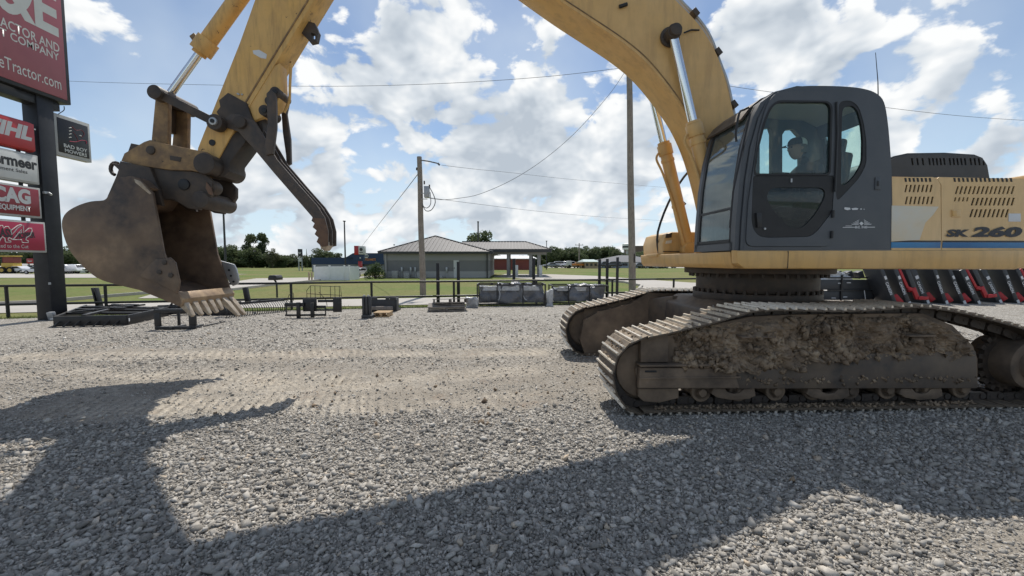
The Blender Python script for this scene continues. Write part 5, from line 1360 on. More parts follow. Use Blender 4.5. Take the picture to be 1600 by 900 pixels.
# --- thumb ------------------------------------------------------------
TH = bpy.data.objects.new('thumb', None); COL.objects.link(TH); TH.parent = EX
tpl = [(352, 186), (362, 178), (378, 180), (400, 191), (433, 249), (470, 292), (495, 320), (508, 340), (513, 360), (513, 383), (504, 385), (496, 378), (499, 372), (493, 367), (496, 361), (490, 356), (493, 350), (487, 345), (489, 340), (470, 318), (430, 272), (400, 236), (373, 206), (356, 200)]
for n in (-.20, -.06, .08):
    plate('thumb_plate', Q(tpl, -.20), n - .014, n + .014, MT['thumb'], TH, bevel=.005)
for n in (-.13, .01): plate('thumb_web', Q([(440, 262), (470, 296), (495, 324), (500, 345), (492, 345), (470, 312), (440, 278)], -.20), n - .05, n + .05, MT['thumb'], TH, bevel=.004)
plate('claw_tip', Q([(488, 340), (508, 342), (513, 362), (513, 384), (504, 386), (495, 378), (498, 371), (492, 366), (495, 360), (489, 355), (492, 349)], -.21), -.222, -.212, MT['tip'], TH, bevel=.003)
plate('claw', Q([(501, 380), (514, 378), (515, 384), (509, 392), (504, 388)], -.10), -.16, .04, MT['tooth'], TH, bevel=.010)
disc(373, 190, -.26, .2, 10, MT['steel_dark'], 'pivot_pin', TH, bevel=.01)
plate('thumb_link', Q([(424, 152), (430, 146), (438, 152), (439, 170), (439, 205), (434, 244), (424, 246), (420, 240), (426, 200)], -.12), -.245, -.195, MT['thumb'], TH, bevel=.008)
plate('thumb_link', Q([(434, 150), (440, 144), (448, 154), (444, 175), (450, 215), (451, 254), (444, 258), (443, 240), (438, 205)], .10), .16, .21, MT['thumb'], TH, bevel=.008)
plate('thumb_mount', Q([(398, 190), (424, 176), (424, 184), (413, 190), (416, 224), (410, 222), (402, 206)], -.05), -.10, .12, MT['steel_dark'], TH, bevel=.008)
MB().tube(smooth_path([(e, -.02, z) for e, z in Q([(455, 96), (453, 135), (452, 158), (444, 176)], -.02)], 4), .018, 8).build('guard_rod', MT['yellow_worn'], TH)

# ------------------------------------------------------------------ operator in the cab
def operator():
    hx, hz = M(1245, 232, -.95)      # middle of the head
    root = thing('person', 'operator in dark shirt and light mesh-back cap sitting in the cab, facing the boom', 'person')
    place(root)
    def skin(name, verts, edges, m, parent, sub=2, root_i=0):
        me = bpy.data.meshes.new(name); me.from_pydata([v[:3] for v in verts], edges, [])
        ob = bpy.data.objects.new(name, me); COL.objects.link(ob); ob.parent = parent
        sk_ = ob.modifiers.new('skin', 'SKIN')
        for i, v in enumerate(verts):
            me.skin_vertices[0].data[i].radius = (v[3], v[4] if len(v) > 4 else v[3])
        me.skin_vertices[0].data[root_i].use_root = True
        sb = ob.modifiers.new('sub', 'SUBSURF'); sb.levels = sub; sb.render_levels = sub
        me.materials.append(m)
        dg = bpy.context.evaluated_depsgraph_get(); me2 = bpy.data.meshes.new_from_object(ob.evaluated_get(dg)); ob.modifiers.clear(); ob.data = me2
        me2.shade_smooth(); me2.name = name
        return ob
    n0 = -.95; sx = hx + .10        # spine
    V = [(sx + .06, n0, hz - .78, .15, .13), (sx + .06, n0, hz - .60, .13, .12), (sx + .05, n0, hz - .42, .14, .13), (sx + .03, n0, hz - .27, .12, .13), (sx + .01, n0, hz - .18, .06, .06), (sx - .03, n0, hz - .09, .052, .052),
         # arms
         (sx + .03, n0 - .20, hz - .27, .065), (sx - .03, n0 - .25, hz - .52, .05), (sx - .28, n0 - .30, hz - .52, .040), (sx - .34, n0 - .31, hz - .50, .03),
         (sx + .03, n0 + .20, hz - .27, .065), (sx - .03, n0 + .25, hz - .52, .05), (sx - .28, n0 + .30, hz - .52, .040), (sx - .34, n0 + .31, hz - .50, .03),
         # legs
         (sx + .0, n0 - .11, hz - .80, .095), (sx - .42, n0 - .14, hz - .76, .07), (sx - .52, n0 - .14, hz - 1.12, .05), (sx - .64, n0 - .14, hz - 1.15, .04),
         (sx + .0, n0 + .11, hz - .80, .095), (sx - .42, n0 + .14, hz - .76, .07), (sx - .52, n0 + .14, hz - 1.12, .05), (sx - .64, n0 + .14, hz - 1.15, .04)]
    E_ = [(0, 1), (1, 2), (2, 3), (3, 4), (4, 5), (3, 6), (6, 7), (7, 8), (8, 9), (3, 10), (10, 11), (11, 12), (12, 13), (0, 14), (14, 15), (15, 16), (16, 17), (0, 18), (18, 19), (19, 20), (20, 21)]
    body = skin('body', V, E_, MT['shirt'], root)
    # hands: palm and five curled fingers on the levers
    for s in (-1, 1):
        w = Vector((sx - .34, n0 + s * .305, hz - .50)); hv = [(w.x, w.y, w.z, .026, .018), (w.x - .05, w.y, w.z + .005, .036, .018), (w.x - .085, w.y, w.z, .034, .015)]; he = [(0, 1), (1, 2)]
        for q in range(4):
            y = w.y + (q - 1.5) * .019; L_ = (.8, .95, 1.0, .85)[q]; b_ = len(hv)
            hv += [(w.x - .10, y, w.z - .004, .009), (w.x - .10 - .03 * L_, y, w.z - .022, .0085), (w.x - .095 - .02 * L_, y, w.z - .05, .0075)]; he += [(2, b_), (b_, b_ + 1), (b_ + 1, b_ + 2)]
        b_ = len(hv); hv += [(w.x - .05, w.y - s * .035, w.z - .012, .011), (w.x - .085, w.y - s * .045, w.z - .03, .009)]; he += [(1, b_), (b_, b_ + 1)]
        skin('hand', hv, he, MT['skin'], root, 1)
    # head: skull, jaw, nose, ears as one surface (facing -x)
    bm = bmesh.new(); bmesh.ops.create_uvsphere(bm, u_segments=28, v_segments=20, radius=1)
    for v in bm.verts:
        x, y, z = v.co
        X = x * .098; Y = y * .074 * (1 - .14 * max(0, -z)); Z = z * .118
        if z < 0 and x < 0: X = x * (.098 - .012 * -z); Z = z * .124
        if z < -.1 and x > 0: X *= .78
        f = max(0, -x)
        X -= .026 * math.exp(-((y / .16) ** 2)) * math.exp(-((z + .12) / .16) ** 2) * f        # nose
        X += .010 * math.exp(-((abs(y) - .36) / .16) ** 2) * math.exp(-((z - .10) / .10) ** 2) * f  # eye sockets
        X -= .008 * math.exp(-((y / .5) ** 2)) * math.exp(-((z - .26) / .09) ** 2) * f         # brow
        X -= .007 * math.exp(-((y / .3) ** 2)) * (math.exp(-((z + .44) / .05) ** 2) + math.exp(-((z + .56) / .05) ** 2)) * f   # lips
        X -= .012 * math.exp(-((y / .3) ** 2)) * math.exp(-((z + .84) / .14) ** 2) * f         # chin
        Y += math.copysign(.016, y) * math.exp(-((x - .12) / .16) ** 2) * math.exp(-((z + .02) / .22) ** 2) * (abs(y) > .75)   # ears
        v.co = (hx + X, n0 + Y, hz - .01 + Z)
    me = bpy.data.meshes.new('head'); bm.to_mesh(me); bm.free(); me.shade_smooth(); hd_ = link('head', me, MT['skin'], root)
    mb = MB()
    for s in (-1, 1): mb.cyl((hx - .086, n0 + s * .030, hz + .006), (hx - .092, n0 + s * .030, hz + .006), .011, .008, n=10)
    mb.build('eyes', MT['black'], hd_)
    # cap: crown front dark, mesh back light, brim
    def cap_half(name, front, m):
        bm = bmesh.new(); rows = []
        for i in range(9):
            ph = R(90) * i / 8; row = []
            for k in range(15):
                t = (R(90) + R(180) * k / 14) if front else (R(-90) + R(180) * k / 14)
                r_ = math.cos(ph) ** .75; row.append(bm.verts.new((hx + .005 + math.cos(t) * .110 * r_, n0 + math.sin(t) * .086 * r_, hz + .035 + .095 * math.sin(ph) ** .8)))
            rows.append(row)
        for i in range(8):
            for k in range(14): bm.faces.new((rows[i][k], rows[i][k + 1], rows[i + 1][k + 1], rows[i + 1][k]))
        bmesh.ops.remove_doubles(bm, verts=bm.verts[:], dist=1e-4)
        me = bpy.data.meshes.new(name); bm.to_mesh(me); bm.free(); me.shade_smooth(); return link(name, me, m, capo)
    capo = bpy.data.objects.new('cap', None); COL.objects.link(capo); capo.parent = root
    cap_half('cap_front', True, MT['cap_dark']); cap_half('cap_back', False, MT['cap_light'])
    mb = MB(); th = np.linspace(R(105), R(255), 13)
    top_ = [(hx - .01 + math.cos(t) * .112, n0 + math.sin(t) * .086, hz + .036) for t in th]; outr = [(hx - .075 + math.cos(t) * .115, n0 + math.sin(t) * .076, hz + .036 - .016 * (math.cos(t) ** 2) - .006) for t in th]
    mb.add(top_ + outr, [(i, i + 1, 13 + i + 1, 13 + i) for i in range(12)]); mb.add([(x, y, z - .006) for x, y, z in top_ + outr], [(13 + i, 13 + i + 1, i + 1, i) for i in range(12)])
    mb.build('brim', MT['cap_dark'], capo)
    mb = MB(); th = np.linspace(R(-100), R(100), 12)
    mb.add([(hx + .012 + math.cos(t) * .092, n0 + math.sin(t) * .078, z) for z in (hz - .06, hz + .04) for t in th], [(i, i + 1, 13 + i, 12 + i) for i in range(11)])
    mb.build('hair', MT['hair'], root, angle=60)
operator()
# ------------------------------------------------------------------ pylon sign at the left
def pylon():
    root = thing('pylon_sign', 'tall black post sign with stacked red, white and maroon panels at the left', 'sign', (-12.98, 11.5, 0))
    ox, oy = -12.98, 11.5
    def L3(v): return (v[0] - ox, v[1] - oy, v[2])
    def box(name, x0, x1, y0, y1, z0, z1, m, parent, bevel=.01):
        mb = MB(); mb.box(((x0 + x1) / 2 - ox, (y0 + y1) / 2 - oy, (z0 + z1) / 2), (x1 - x0, y1 - y0, z1 - z0)); return mb.build(name, m, parent, bevel=bevel)
    def txt(s, plane, pr, base_px, top_px, m, parent, width=None, bold=.02, shear=0, align='RIGHT', pl=None, spacing=1.0):
        a = onX(pr, base_px, plane); b = onX(pr, top_px, plane)
        if pl is not None: width = a.y - onX(pl[0], pl[1], plane).y
        me = text_mesh('lettering', s, L3((plane, a.y, a.z)), (0, 1, 0), (0, 0, 1), width, b.z - a.z, bold, shear, .004, align, spacing); return link('lettering', me, m, parent)
    box('post', -13.19, -12.77, 11.30, 11.71, -.1, 6.2, MT['sign_post'], root, .02)
    box('post', -13.19, -12.77, 7.2, 7.6, -.1, 6.2, MT['sign_post'], root, .02)
    box('header_beam', -13.15, -12.80, 7.0, 11.9, 5.86, 6.09, MT['sign_post'], root, .01)
    # main cabinet
    c = box('sign_cabinet', -13.25, -12.66, 6.4, 12.08, 6.10, 9.6, MT['sign_post'], root, .02)
    f = box('sign_face', -12.665, -12.645, 6.55, 11.97, 6.2, 9.5, MT['red_face'], c, .004)
    P = -12.645
    txt('&E', P, 92, 59.5, -8, MT['letter'], f, 1.40, bold=.03)
    txt('TRACTOR AND', P, 93, 83, 69.5, MT['letter'], f, bold=.012, width=1.60)
    txt('EQUIPMENT COMPANY', P, 92.5, 98, 84.5, MT['letter'], f, bold=.012, width=2.42)
    txt('eTractor.com', P, 96, 141, 124, MT['letter'], f, width=1.40, bold=0)
    P = -12.745
    def panel(z0, z1, m, frame, y1=11.22, th=.24, bev=.012):
        c = box('sign_cabinet', P - th, P - .012, 7.7, y1, z0, z1, MT[frame], root, bev)
        f = box('sign_face', P - .02, P, 7.75, y1 - .05, z0 + .05, z1 - .05, MT[m], c, .004); return f
    f = panel(4.52, 5.32, 'red', 'red', bev=.09)
    txt('STIHL', P, 50.5, 221.5, 199, MT['sign_white'], f, width=1.22, bold=.055, shear=.25)
    mb = MB(); q = onX(50.5, 207, P); mb.cyl(L3((P, q.y + .06, q.z + .10)), L3((P + .006, q.y + .06, q.z + .10)), .022, n=12); mb.build('mark', MT['sign_white'], f)
    f = panel(3.69, 4.46, 'sign_white', 'sign_frame')
    txt('Vermeer', P, 58.5, 267, 250, MT['trim'], f, width=1.14, bold=.04)
    txt('Equipment Sales', P, 43, 273.5, 266.5, MT['trim'], f, width=.86, bold=.01)
    f = panel(2.79, 3.60, 'maroon', 'sign_frame')
    txt('SCAG', P, 48.5, 320, 297, MT['sign_white'], f, width=.98, bold=.055)
    txt('POWER EQUIPMENT', P, 48.5, 332.5, 323, MT['sign_white'], f, width=1.16, bold=.03)
    f = panel(1.87, 2.69, 'crimson', 'sign_frame', 11.28)
    # outlined hopping-insect wordmark
    k8 = 9.0
    def i8(pts): return [L3(tuple(onX(x / k8, 340 + y / k8, P))) for x, y in pts]
    def outline(pts, r=.011): 
        mb = MB(); q = i8(pts); mb.tube([(P - ox + .004, y, z) for _, y, z in q], r, 6); mb.build('outline', MT['letter'], f)
    outline([(-60, 190), (0, 110), (30, 110), (50, 150), (75, 125), (110, 125), (150, 180), (250, 110), (290, 98), (325, 115), (330, 210), (400, 150), (440, 150), (448, 185), (420, 250), (370, 280), (360, 310), (395, 330), (395, 350), (310, 352), (300, 310), (180, 310), (130, 285), (110, 290), (115, 320), (150, 330), (150, 345), (75, 345), (62, 290), (30, 270), (5, 300), (-20, 345), (-60, 345)])
    outline([(150, 180), (160, 240), (200, 200), (240, 150), (300, 110)]); outline([(180, 310), (215, 270), (270, 200), (300, 165), (300, 215), (255, 215)])
    a = i8([(232, 300)])[0]; b = i8([(420, 225)])[0]
    link('lettering', text_mesh('lettering', 'HOPPER', (P - ox, a[1], a[2]), (0, 1, .12), (0, 0, 1), .42, .16, .04, 0, .006), MT['trim'], f)
    a = i8([(-150, 265)])[0]
    link('lettering', text_mesh('lettering', 'GRASS', (P - ox, a[1], a[2]), (0, 1, 0), (0, 0, 1), .47, .22, .04, 0, .006), MT['trim'], f)
    txt('Committed to the Cut', P, 44.5, 388, 382.5, MT['letter'], f, width=.98, bold=0)
    # struts between panels, a cable and a small floodlight clip
    for y, z0, z1 in ((10.9, 2.69, 2.79), (10.9, 3.60, 3.69), (10.9, 4.46, 4.52), (9.2, 2.69, 2.79), (9.2, 3.60, 3.69), (9.2, 4.46, 4.52)): box('strut', -12.92, -12.86, y - .03, y + .03, z0 - .02, z1 + .02, MT['sign_post'], root, .004)
    q = [onX(100, 166, -12.75), onX(100, 172, -12.8), onX(93, 177, -12.85), onX(84, 183, -12.9)]
    mb = MB(); mb.tube(smooth_path([L3(v) for v in q], 4), .010, 6); mb.build('cable', MT['black'], root)
    q = onX(70, 301, -12.76); mb = MB(); mb.box(L3((q.x + .02, q.y, q.z)), (.06, .10, .06)); mb.cyl(L3((q.x + .05, q.y + .05, q.z)), L3((q.x + .12, q.y + .05, q.z - .05)), .03, n=10); mb.build('clamp', MT['galv'], root)
    q = onX(77, 443, -12.76); mb = MB(); mb.box(L3((q.x + .01, q.y, q.z)), (.02, .05, .06)); mb.build('outlet_cover', MT['galv'], root)
    mb = MB(); mb.box(L3((-12.72, 11.25, .12)), (.16, .10, .24), Matrix.Rotation(R(12), 3, 'X')); mb.box(L3((-12.62, 11.2, .04)), (.12, .10, .06)); mb.build('post_foot', MT['galv'], root, bevel=.01)
    # hanging panel beyond the post
    xp = -12.84
    for z in (5.62, 4.78): box('bracket_arm', -12.93, -12.87, 11.7, 11.85, z - .03, z + .03, MT['sign_frame'], root, .004)
    c = box('sign_cabinet', xp - .20, xp - .012, 11.75, 12.75, 4.64, 5.80, MT['sign_frame'], root, .01)
    c['label'] = 'square black panel on brackets beyond the post'
    f = box('sign_face', xp - .02, xp, 11.84, 12.68, 4.74, 5.70, MT['sign_black'], c, .004)
    ta = onX(100, 233, xp); tb_ = onX(136, 233, xp); w = tb_.y - ta.y
    z0 = onX(118, 241.5, xp).z; hh = .105
    link('lettering', text_mesh('lettering', 'MOWERS', L3((xp, ta.y + .02, z0)), (0, 1, 0), (0, 0, 1), w - .04, hh, .02, 0, .004), MT['letter'], f)
    link('lettering', text_mesh('lettering', 'BAD BOY', L3((xp, ta.y, z0 + hh * 1.3)), (0, 1, 0), (0, 0, 1), w, hh, .02, 0, .004), MT['letter'], f)
    def e2(pts): return [L3(tuple(onX(x / 3.46, 160 + y / 3.46, xp))) for x, y in pts]
    def stroke(pts, r, m):
        mb = MB(); mb.tube([(xp - ox + .004, y, z) for _, y, z in smooth_path(e2(pts), 4)], r, 6); mb.build('emblem', MT[m], f)
    for y in (138, 155, 172, 190): stroke([(372, y), (385, y - 2)], .010, 'letter')
    stroke([(388, 130), (410, 150), (440, 150), (455, 172), (440, 190)], .006, 'maroon'); stroke([(375, 210), (410, 213), (440, 205), (465, 210), (466, 225)], .010, 'crimson'); stroke([(428, 178), (440, 182)], .010, 'letter'); stroke([(395, 160), (415, 190), (420, 208)], .005, 'maroon')
pylon()

# ------------------------------------------------------------------ pipe fence along the lot
def fence():
    pts = [G(8, 497), G(163, 485.5), G(310, 476.5), G(454, 471), G(580, 470), G(709, 468), G(838, 466.5), G(957, 465.5), G(1053, 461.5), G(1150, 459.5), G(1262, 457), G(1390, 455)]
    # the run is straight: fit the posts onto one line
    A = Vector((-14.75, 12.15)); B = Vector((6.8, 17.35)); d = (B - A).normalized()
    root = thing('pipe_fence', 'black two-rail pipe fence along the back edge of the gravel lot', 'fence', (A.x, A.y, 0))
    xs = [-150, 8, 163, 310, 454, 580, 709, 838, 957, 1053, 1140, 1225, 1310]
    loc = []
    for px in xs:
        u = (px - 800) / F_PX     # intersect the sight line with the run of the fence
        den = d.x - u * d.y; t = (u * A.y - A.x) / den; loc.append(A + d * t - A)
    for p in loc:
        mb = MB(); mb.cyl((p.x, p.y, -.08), (p.x, p.y, .90), .042, n=12); mb.build('post', MT['fence'], root)
    for h in (.90, .36):
        mb = MB(); mb.tube([(p.x, p.y + (0 if h > .5 else -.0), h + random.uniform(-.008, .008)) for p in loc], .036, 8); mb.build('rail', MT['fence'], root)
fence()

# ------------------------------------------------------------------ steel posts and lot items
def upright(px, ytop, Y, w, label):
    a = onY(px, ytop, Y); rt = thing('fork_upright', label, 'steel post', (a.x, Y, 0), R(random.uniform(-6, 6)), 'black upright steel posts behind the attachments')
    mb = MB(); mb.box((0, 0, a.z / 2), (w, .05, a.z)); mb.build('blade', MT['blackpaint'], rt, bevel=.006)
    mb = MB(); mb.box((0, -.12, .03), (w, .3, .05)); mb.build('heel', MT['blackpaint'], rt, bevel=.006)
upright(684, 411, 15.6, .125, 'upright black steel post left of the pair behind the grey pallets')
upright(716, 409, 15.9, .12, 'upright black steel post right of the pair behind the grey pallets')
upright(803, 404, 16.6, .12, 'upright black steel post left of the pair behind the larger wrapped crate')
upright(834, 403, 16.6, .12, 'upright black steel post right of the pair behind the larger wrapped crate')
upright(937, 405, 16.8, .115, 'leftmost of three upright black steel posts behind the smaller wrapped crate')
upright(949, 404.5, 17.0, .115, 'middle one of three upright black steel posts behind the smaller wrapped crate')
upright(965, 402, 15.6, .10, 'rightmost of three upright black steel posts, close to the big utility pole')

def lump(name, cx, cy, z0, sx, sy, sz, seed, m, parent, amp=.16):
    bm = bmesh.new(); bmesh.ops.create_cube(bm, size=1); bmesh.ops.subdivide_edges(bm, edges=bm.edges[:], cuts=9, use_grid_fill=True)
    for v in bm.verts:
        p = v.co.copy(); h = mnoise.fractal(Vector((p.x * sx * 2.2 + seed, p.y * sy * 2.2, p.z * sz * 2.2)), .8, 2, 4)
        top = 1 - .35 * max(0, abs(p.x) * 2 - .55) ** 2 if p.z > 0 else 1
        v.co = (cx + p.x * sx * (1 + amp * h), cy + p.y * sy * (1 + amp * h), z0 + (p.z * top + .5) * sz * (1 + amp * .8 * h * (p.z > -.4)))
    me = bpy.data.meshes.new(name); bm.to_mesh(me); bm.free(); finish(me, 50); return link(name, me, m, parent)

def crate(px0, px1, Y, ytop, label, seed, whitepart):
    a = onY(px0, 470, Y); b = onY(px1, 470, Y); h = onY(px0, ytop, Y).z; w = b.x - a.x; dp = 1.15
    rt = thing('steel_crate', label, 'crate', ((a.x + b.x) / 2, Y, 0), R(1.5))
    x0, x1 = -w / 2, w / 2
    for x in (x0, x1):
        for y in (0, dp):
            mb = MB(); mb.box((x, y, h / 2), (.05, .05, h)); mb.build('upright', MT['blackpaint'], rt)
    for x in (x0 + w * .29, x0 + w * .67): mb = MB(); mb.box((x, 0, h / 2), (.04, .04, h - .06)); mb.build('upright', MT['blackpaint'], rt)
    for z in (.07, h - .02):
        for y in (0, dp): mb = MB(); mb.box((0, y, z), (w - .05, .045, .05)); mb.build('bar', MT['blackpaint'], rt)
        for x in (x0, x1): mb = MB(); mb.box((x, dp / 2, z), (.045, dp - .05, .045)); mb.build('bar', MT['blackpaint'], rt)
    for k, (c, ww, hh) in enumerate(((-.33, .30, .70), (.0, .36, .86), (.33, .30, .78))):
        lump('wrapped_load', c * w * .93, dp / 2, .10, w * ww, dp * (.7 + .1 * (k == 1)), h * hh, seed + 7 * k, MT['wrap_grey'], rt, .30)
    for k in range(3 if whitepart else 2):
        lump('plastic_wrap', x0 + w * (.2 + .3 * k), .22, h * .70, w * .24, .25, .15, seed + k, MT['wrap_white'], rt, .35)
    if whitepart:
        for s in (-.16, .18):
            mb = MB(); mb.tube(smooth_path([(s * w - .05, .04, h * .72), (s * w - .02, .01, h * .5), (s * w + .06 * (1 if s > 0 else -1), .01, h * .30), (s * w + .12 * (1 if s > 0 else -1), .02, h * .28)], 3), .018, 6); mb.build('wrap_fold', MT['wrap_white'], rt)
        for x in np.linspace(x0 + .1, x1 - .1, 7): mb = MB(); mb.box((x + random.uniform(-.05, .05), .02, h + .025), (random.uniform(.05, .12), .04, .04)); mb.build('clip', MT['blackpaint'], rt)
crate(746, 852, 14.98, 444, 'black steel crate around a plastic-wrapped grey machine, the wider of two', 3, True)
crate(863, 950, 15.5, 446, 'black steel crate around a plastic-wrapped grey load beside the far track', 11, False)
rt = lump('plastic_sheet', onY(737, 470, 14.6).x, 14.6, 0, .36, .4, .34, 21, MT['wrap_white'], None, .5); tag(rt, 'crumpled clear plastic sheet lying left of the wider crate', 'plastic sheet')
rt = lump('plastic_sheet', onY(857, 470, 15.2).x, 15.2, 0, .22, .4, .5, 31, MT['wrap_white'], None, .5); tag(rt, 'crumpled clear plastic sheet squeezed between the two steel crates', 'plastic sheet')

def pallet(name, label, cx, cy, w, d, rz, m, z=0, tilt=0, n=6, group=None):
    rt = thing(name, label, 'pallet', (cx, cy, z), rz, group); rt.rotation_euler = (tilt, 0, rz)
    for k in range(n):
        mb = MB(); mb.box((0, -d / 2 + d * (k + .5) / n, .128), (w, d / n * .8, .02)); mb.build('deck_board', m, rt)
    for x in (-w / 2 + .04, 0, w / 2 - .04): mb = MB(); mb.box((x, 0, .068), (.05, d, .09)); mb.build('stringer', m, rt)
    for k in (0, n // 2, n - 1): mb = MB(); mb.box((0, -d / 2 + d * (k + .5) / n, .011), (w, d / n * .8, .02)); mb.build('bottom_board', m, rt)
    return rt
g = G(594, 496); pallet('wooden_pallet', 'small pale wooden pallet standing in front of the dark upright plate', g[0], g[1] + .3, .46, .55, R(4), MT['wood_new'])
g = G(695, 487); pallet('wooden_pallet', 'lower grey pallet of the leaning stack left of the wider crate', g[0], g[1] + .4, 1.22, .9, R(9), MT['wood_grey'], .05, R(3))
pallet('wooden_pallet', 'upper grey pallet of the leaning stack left of the wider crate', g[0] + .10, g[1] + .52, 1.15, .9, R(12), MT['wood_grey'], .24, R(-5))

def frame_boxes(name, label, cat, loc, rz, boxes, m, tubes=()):
    rt = thing(name, label, cat, loc, rz)
    for nm, c, s, rot in boxes: mb = MB(); mb.box(c, s, rot); mb.build(nm, m, rt, bevel=.006)
    for nm, pts, r in tubes: mb = MB(); mb.tube(pts, r, 6); mb.build(nm, m, rt)
    return rt
# land leveller, far left
A, B, C_, D = [Vector((*G(x, y), 0)) for x, y in ((86, 511), (199, 508.5), (268, 492), (135, 489))]
rt = thing('land_leveller', 'low black box-framed land leveller with tines and an upright mast beside the sign post', 'attachment', A)
def bm_(nm, a, b, w, h, z, m='blackpaint', par=None):
    mb = MB(); mb.beam(a - A + Vector((0, 0, z)), b - A + Vector((0, 0, z)), w, h); return mb.build(nm, MT[m], par or rt, bevel=.006)
fb = bm_('front_board', A, B, .05, .25, .14); bm_('side_board', B, C_, .05, .25, .14); bm_('rear_board', D, C_, .05, .22, .13); bm_('side_board', A, D, .05, .25, .14)
for t in (.3, .6, .82): bm_('cross_bar', A + (D - A) * t, B + (C_ - B) * t, .08, .06, .24)
bm_('cross_bar', A + (B - A) * .4, D + (C_ - D) * .5, .10, .06, .27); bm_('brace', A + (B - A) * .15 + (D - A) * .2, D + (C_ - D) * .7, .06, .05, .30)
for k in range(7):
    p = A + (B - A) * ((k + .6) / 7.3) - A; mb = MB(); mb.tube([(p.x, p.y - .02, .14), (p.x - .02, p.y - .10, .07), (p.x - .08, p.y - .14, -.01)], .018, 6); mb.build('tine', MT['blackpaint'], rt)
for k in range(9):
    p = A + (B - A) * random.uniform(.1, .9) + (D - A) * random.uniform(.25, .8) - A; mb = MB(); mb.box((p.x, p.y, .27 + random.uniform(0, .06)), (random.uniform(.15, .5), random.uniform(.06, .12), .05), Matrix.Rotation(random.uniform(-.5, .5), 3, 'Z')); mb.build('bracket', MT['blackpaint'], rt, bevel=.005)
m0 = Vector((*G(157, 489), 0)) - A
for s in (-.05, .05): mb = MB(); mb.beam((m0.x + s, m0.y, .15), (m0.x + s - .13, m0.y, .80), .045, .12); mb.build('mast', MT['blackpaint'], rt, bevel=.006)
mb = MB(); mb.box((m0.x - .1, m0.y, .55), (.09, .05, .25), Matrix.Rotation(R(-11), 3, 'Y')); mb.build('mast_web', MT['blackpaint'], rt)
dr_ = (B - A).normalized(); p = A + (C_ - B) * 0 + (B - A) * .62
side_d = (C_ - B).normalized(); p = B + side_d * .25
link('lettering', text_mesh('lettering', 'CANON', p - A + Vector((.03, -.03, .10)), side_d, (0, 0, 1), .5, .085, .03, 0, .004), MT['white_decal'], fb)
mb = MB(); q = B - A + side_d * .08 + Vector((.03, -.03, .14)); mb.box(q, (.05, .012, .08), Matrix.Rotation(math.atan2(side_d.y, side_d.x), 3, 'Z')); mb.build('decal', MT['white_decal'], fb)
# second black beam run behind
p0, p1 = Vector((*G(268, 490), 0)), Vector((*G(238, 494), 0))
rt2 = thing('grader_blade', 'straight black blade with angled braces lying behind the standing square frame', 'attachment', p1)
a = Vector((0, 0, .16)); b = Vector((1.55, .75, .16))
for nm, mbx in (('blade', (a, b, .06, .26)), ('top_rail', (a + Vector((0, .2, .12)), b + Vector((0, .2, .14)), .05, .05))):
    mb = MB(); mb.beam(*mbx); mb.build(nm, MT['blackpaint'], rt2, bevel=.006)
for x in (.3, .55): mb = MB(); mb.beam((x, .2, .2), (x + .15, .35, .5), .05, .05); mb.build('brace', MT['blackpaint'], rt2)
mb = MB(); mb.beam((.4, .3, .5), (1.1, .5, .52), .05, .05); mb.build('brace', MT['blackpaint'], rt2)
for x in (.35, .75): mb = MB(); mb.box((x, x * .48 - .045, .17), (.07, .012, .07), Matrix.Rotation(R(26), 3, 'Z')); mb.build('decal', MT['white_decal'], rt2)
# standing square frame
g0 = Vector((*G(243, 515), 0)); g1 = Vector((*G(307, 514), 0)); w = (g1 - g0).length
rt = thing('square_frame', 'small black square steel frame standing under the bucket teeth', 'attachment', g0, math.atan2(g1.y - g0.y, g1.x - g0.x))
for nm, c, s in (('bar', (w / 2, 0, .04), (w, .06, .07)), ('bar', (w / 2, 0, .45), (w, .06, .09)), ('upright', (.06, 0, .245), (.13, .05, .33)), ('upright', (w - .07, 0, .245), (.15, .05, .33)), ('bar', (w / 2, .35, .43), (w, .05, .06)), ('upright', (.3, .35, .21), (.05, .05, .41)), ('upright', (w - .35, .35, .21), (.05, .05, .41)), ('foot', (w * .4, .2, .03), (.08, .5, .05)), ('foot', (w * .85, .2, .03), (.08, .5, .05))):
    mb = MB(); mb.box(c, s); mb.build(nm, MT['blackpaint'], rt, bevel=.006)
# steel rod lying on the gravel
a, b = G(308, 513), G(352, 504); mb = MB(); mb.tube([(0, 0, .02), (b[0] - a[0], b[1] - a[1], .03)], .016, 6); o = mb.build('steel_rod', MT['blackpaint'], None); o.location = (*a, 0); tag(o, 'thin dark steel rod lying on the gravel right of the square frame', 'rod')
# landscape rake
a = Vector((*G(352, 497), 0)); b = Vector((*G(452, 486), 0)); rt = thing('landscape_rake', 'black landscape rake with a long row of curved spring tines', 'rake', a); d = b - a; u = d.normalized(); nn = Vector((-u.y, u.x, 0))
T_ = MB().tube(smooth_path([(0, .28, .36), (0, .05, .34), (0, -.10, .20), (0, -.08, .05), (0, .0, -.01)], 3), .011, 5).mesh('tine'); T_.materials.append(MT['blackpaint'])
for k in range(28):
    p = d * (k / 27); o = bpy.data.objects.new('tine', T_); COL.objects.link(o); o.parent = rt; o.location = p; o.rotation_euler = (random.uniform(-.05, .05), 0, math.atan2(u.y, u.x) + random.uniform(-.04, .04))
mb = MB(); mb.beam(nn * .28 + Vector((0, 0, .36)), d + nn * .28 + Vector((0, 0, .36)), .08, .07); mb.build('beam', MT['blackpaint'], rt)
mb = MB(); mb.beam(nn * .7 + u * .3 + Vector((0, 0, .30)), d * .75 + nn * .7 + Vector((0, 0, .34)), .07, .06); mb.build('beam', MT['blackpaint'], rt)
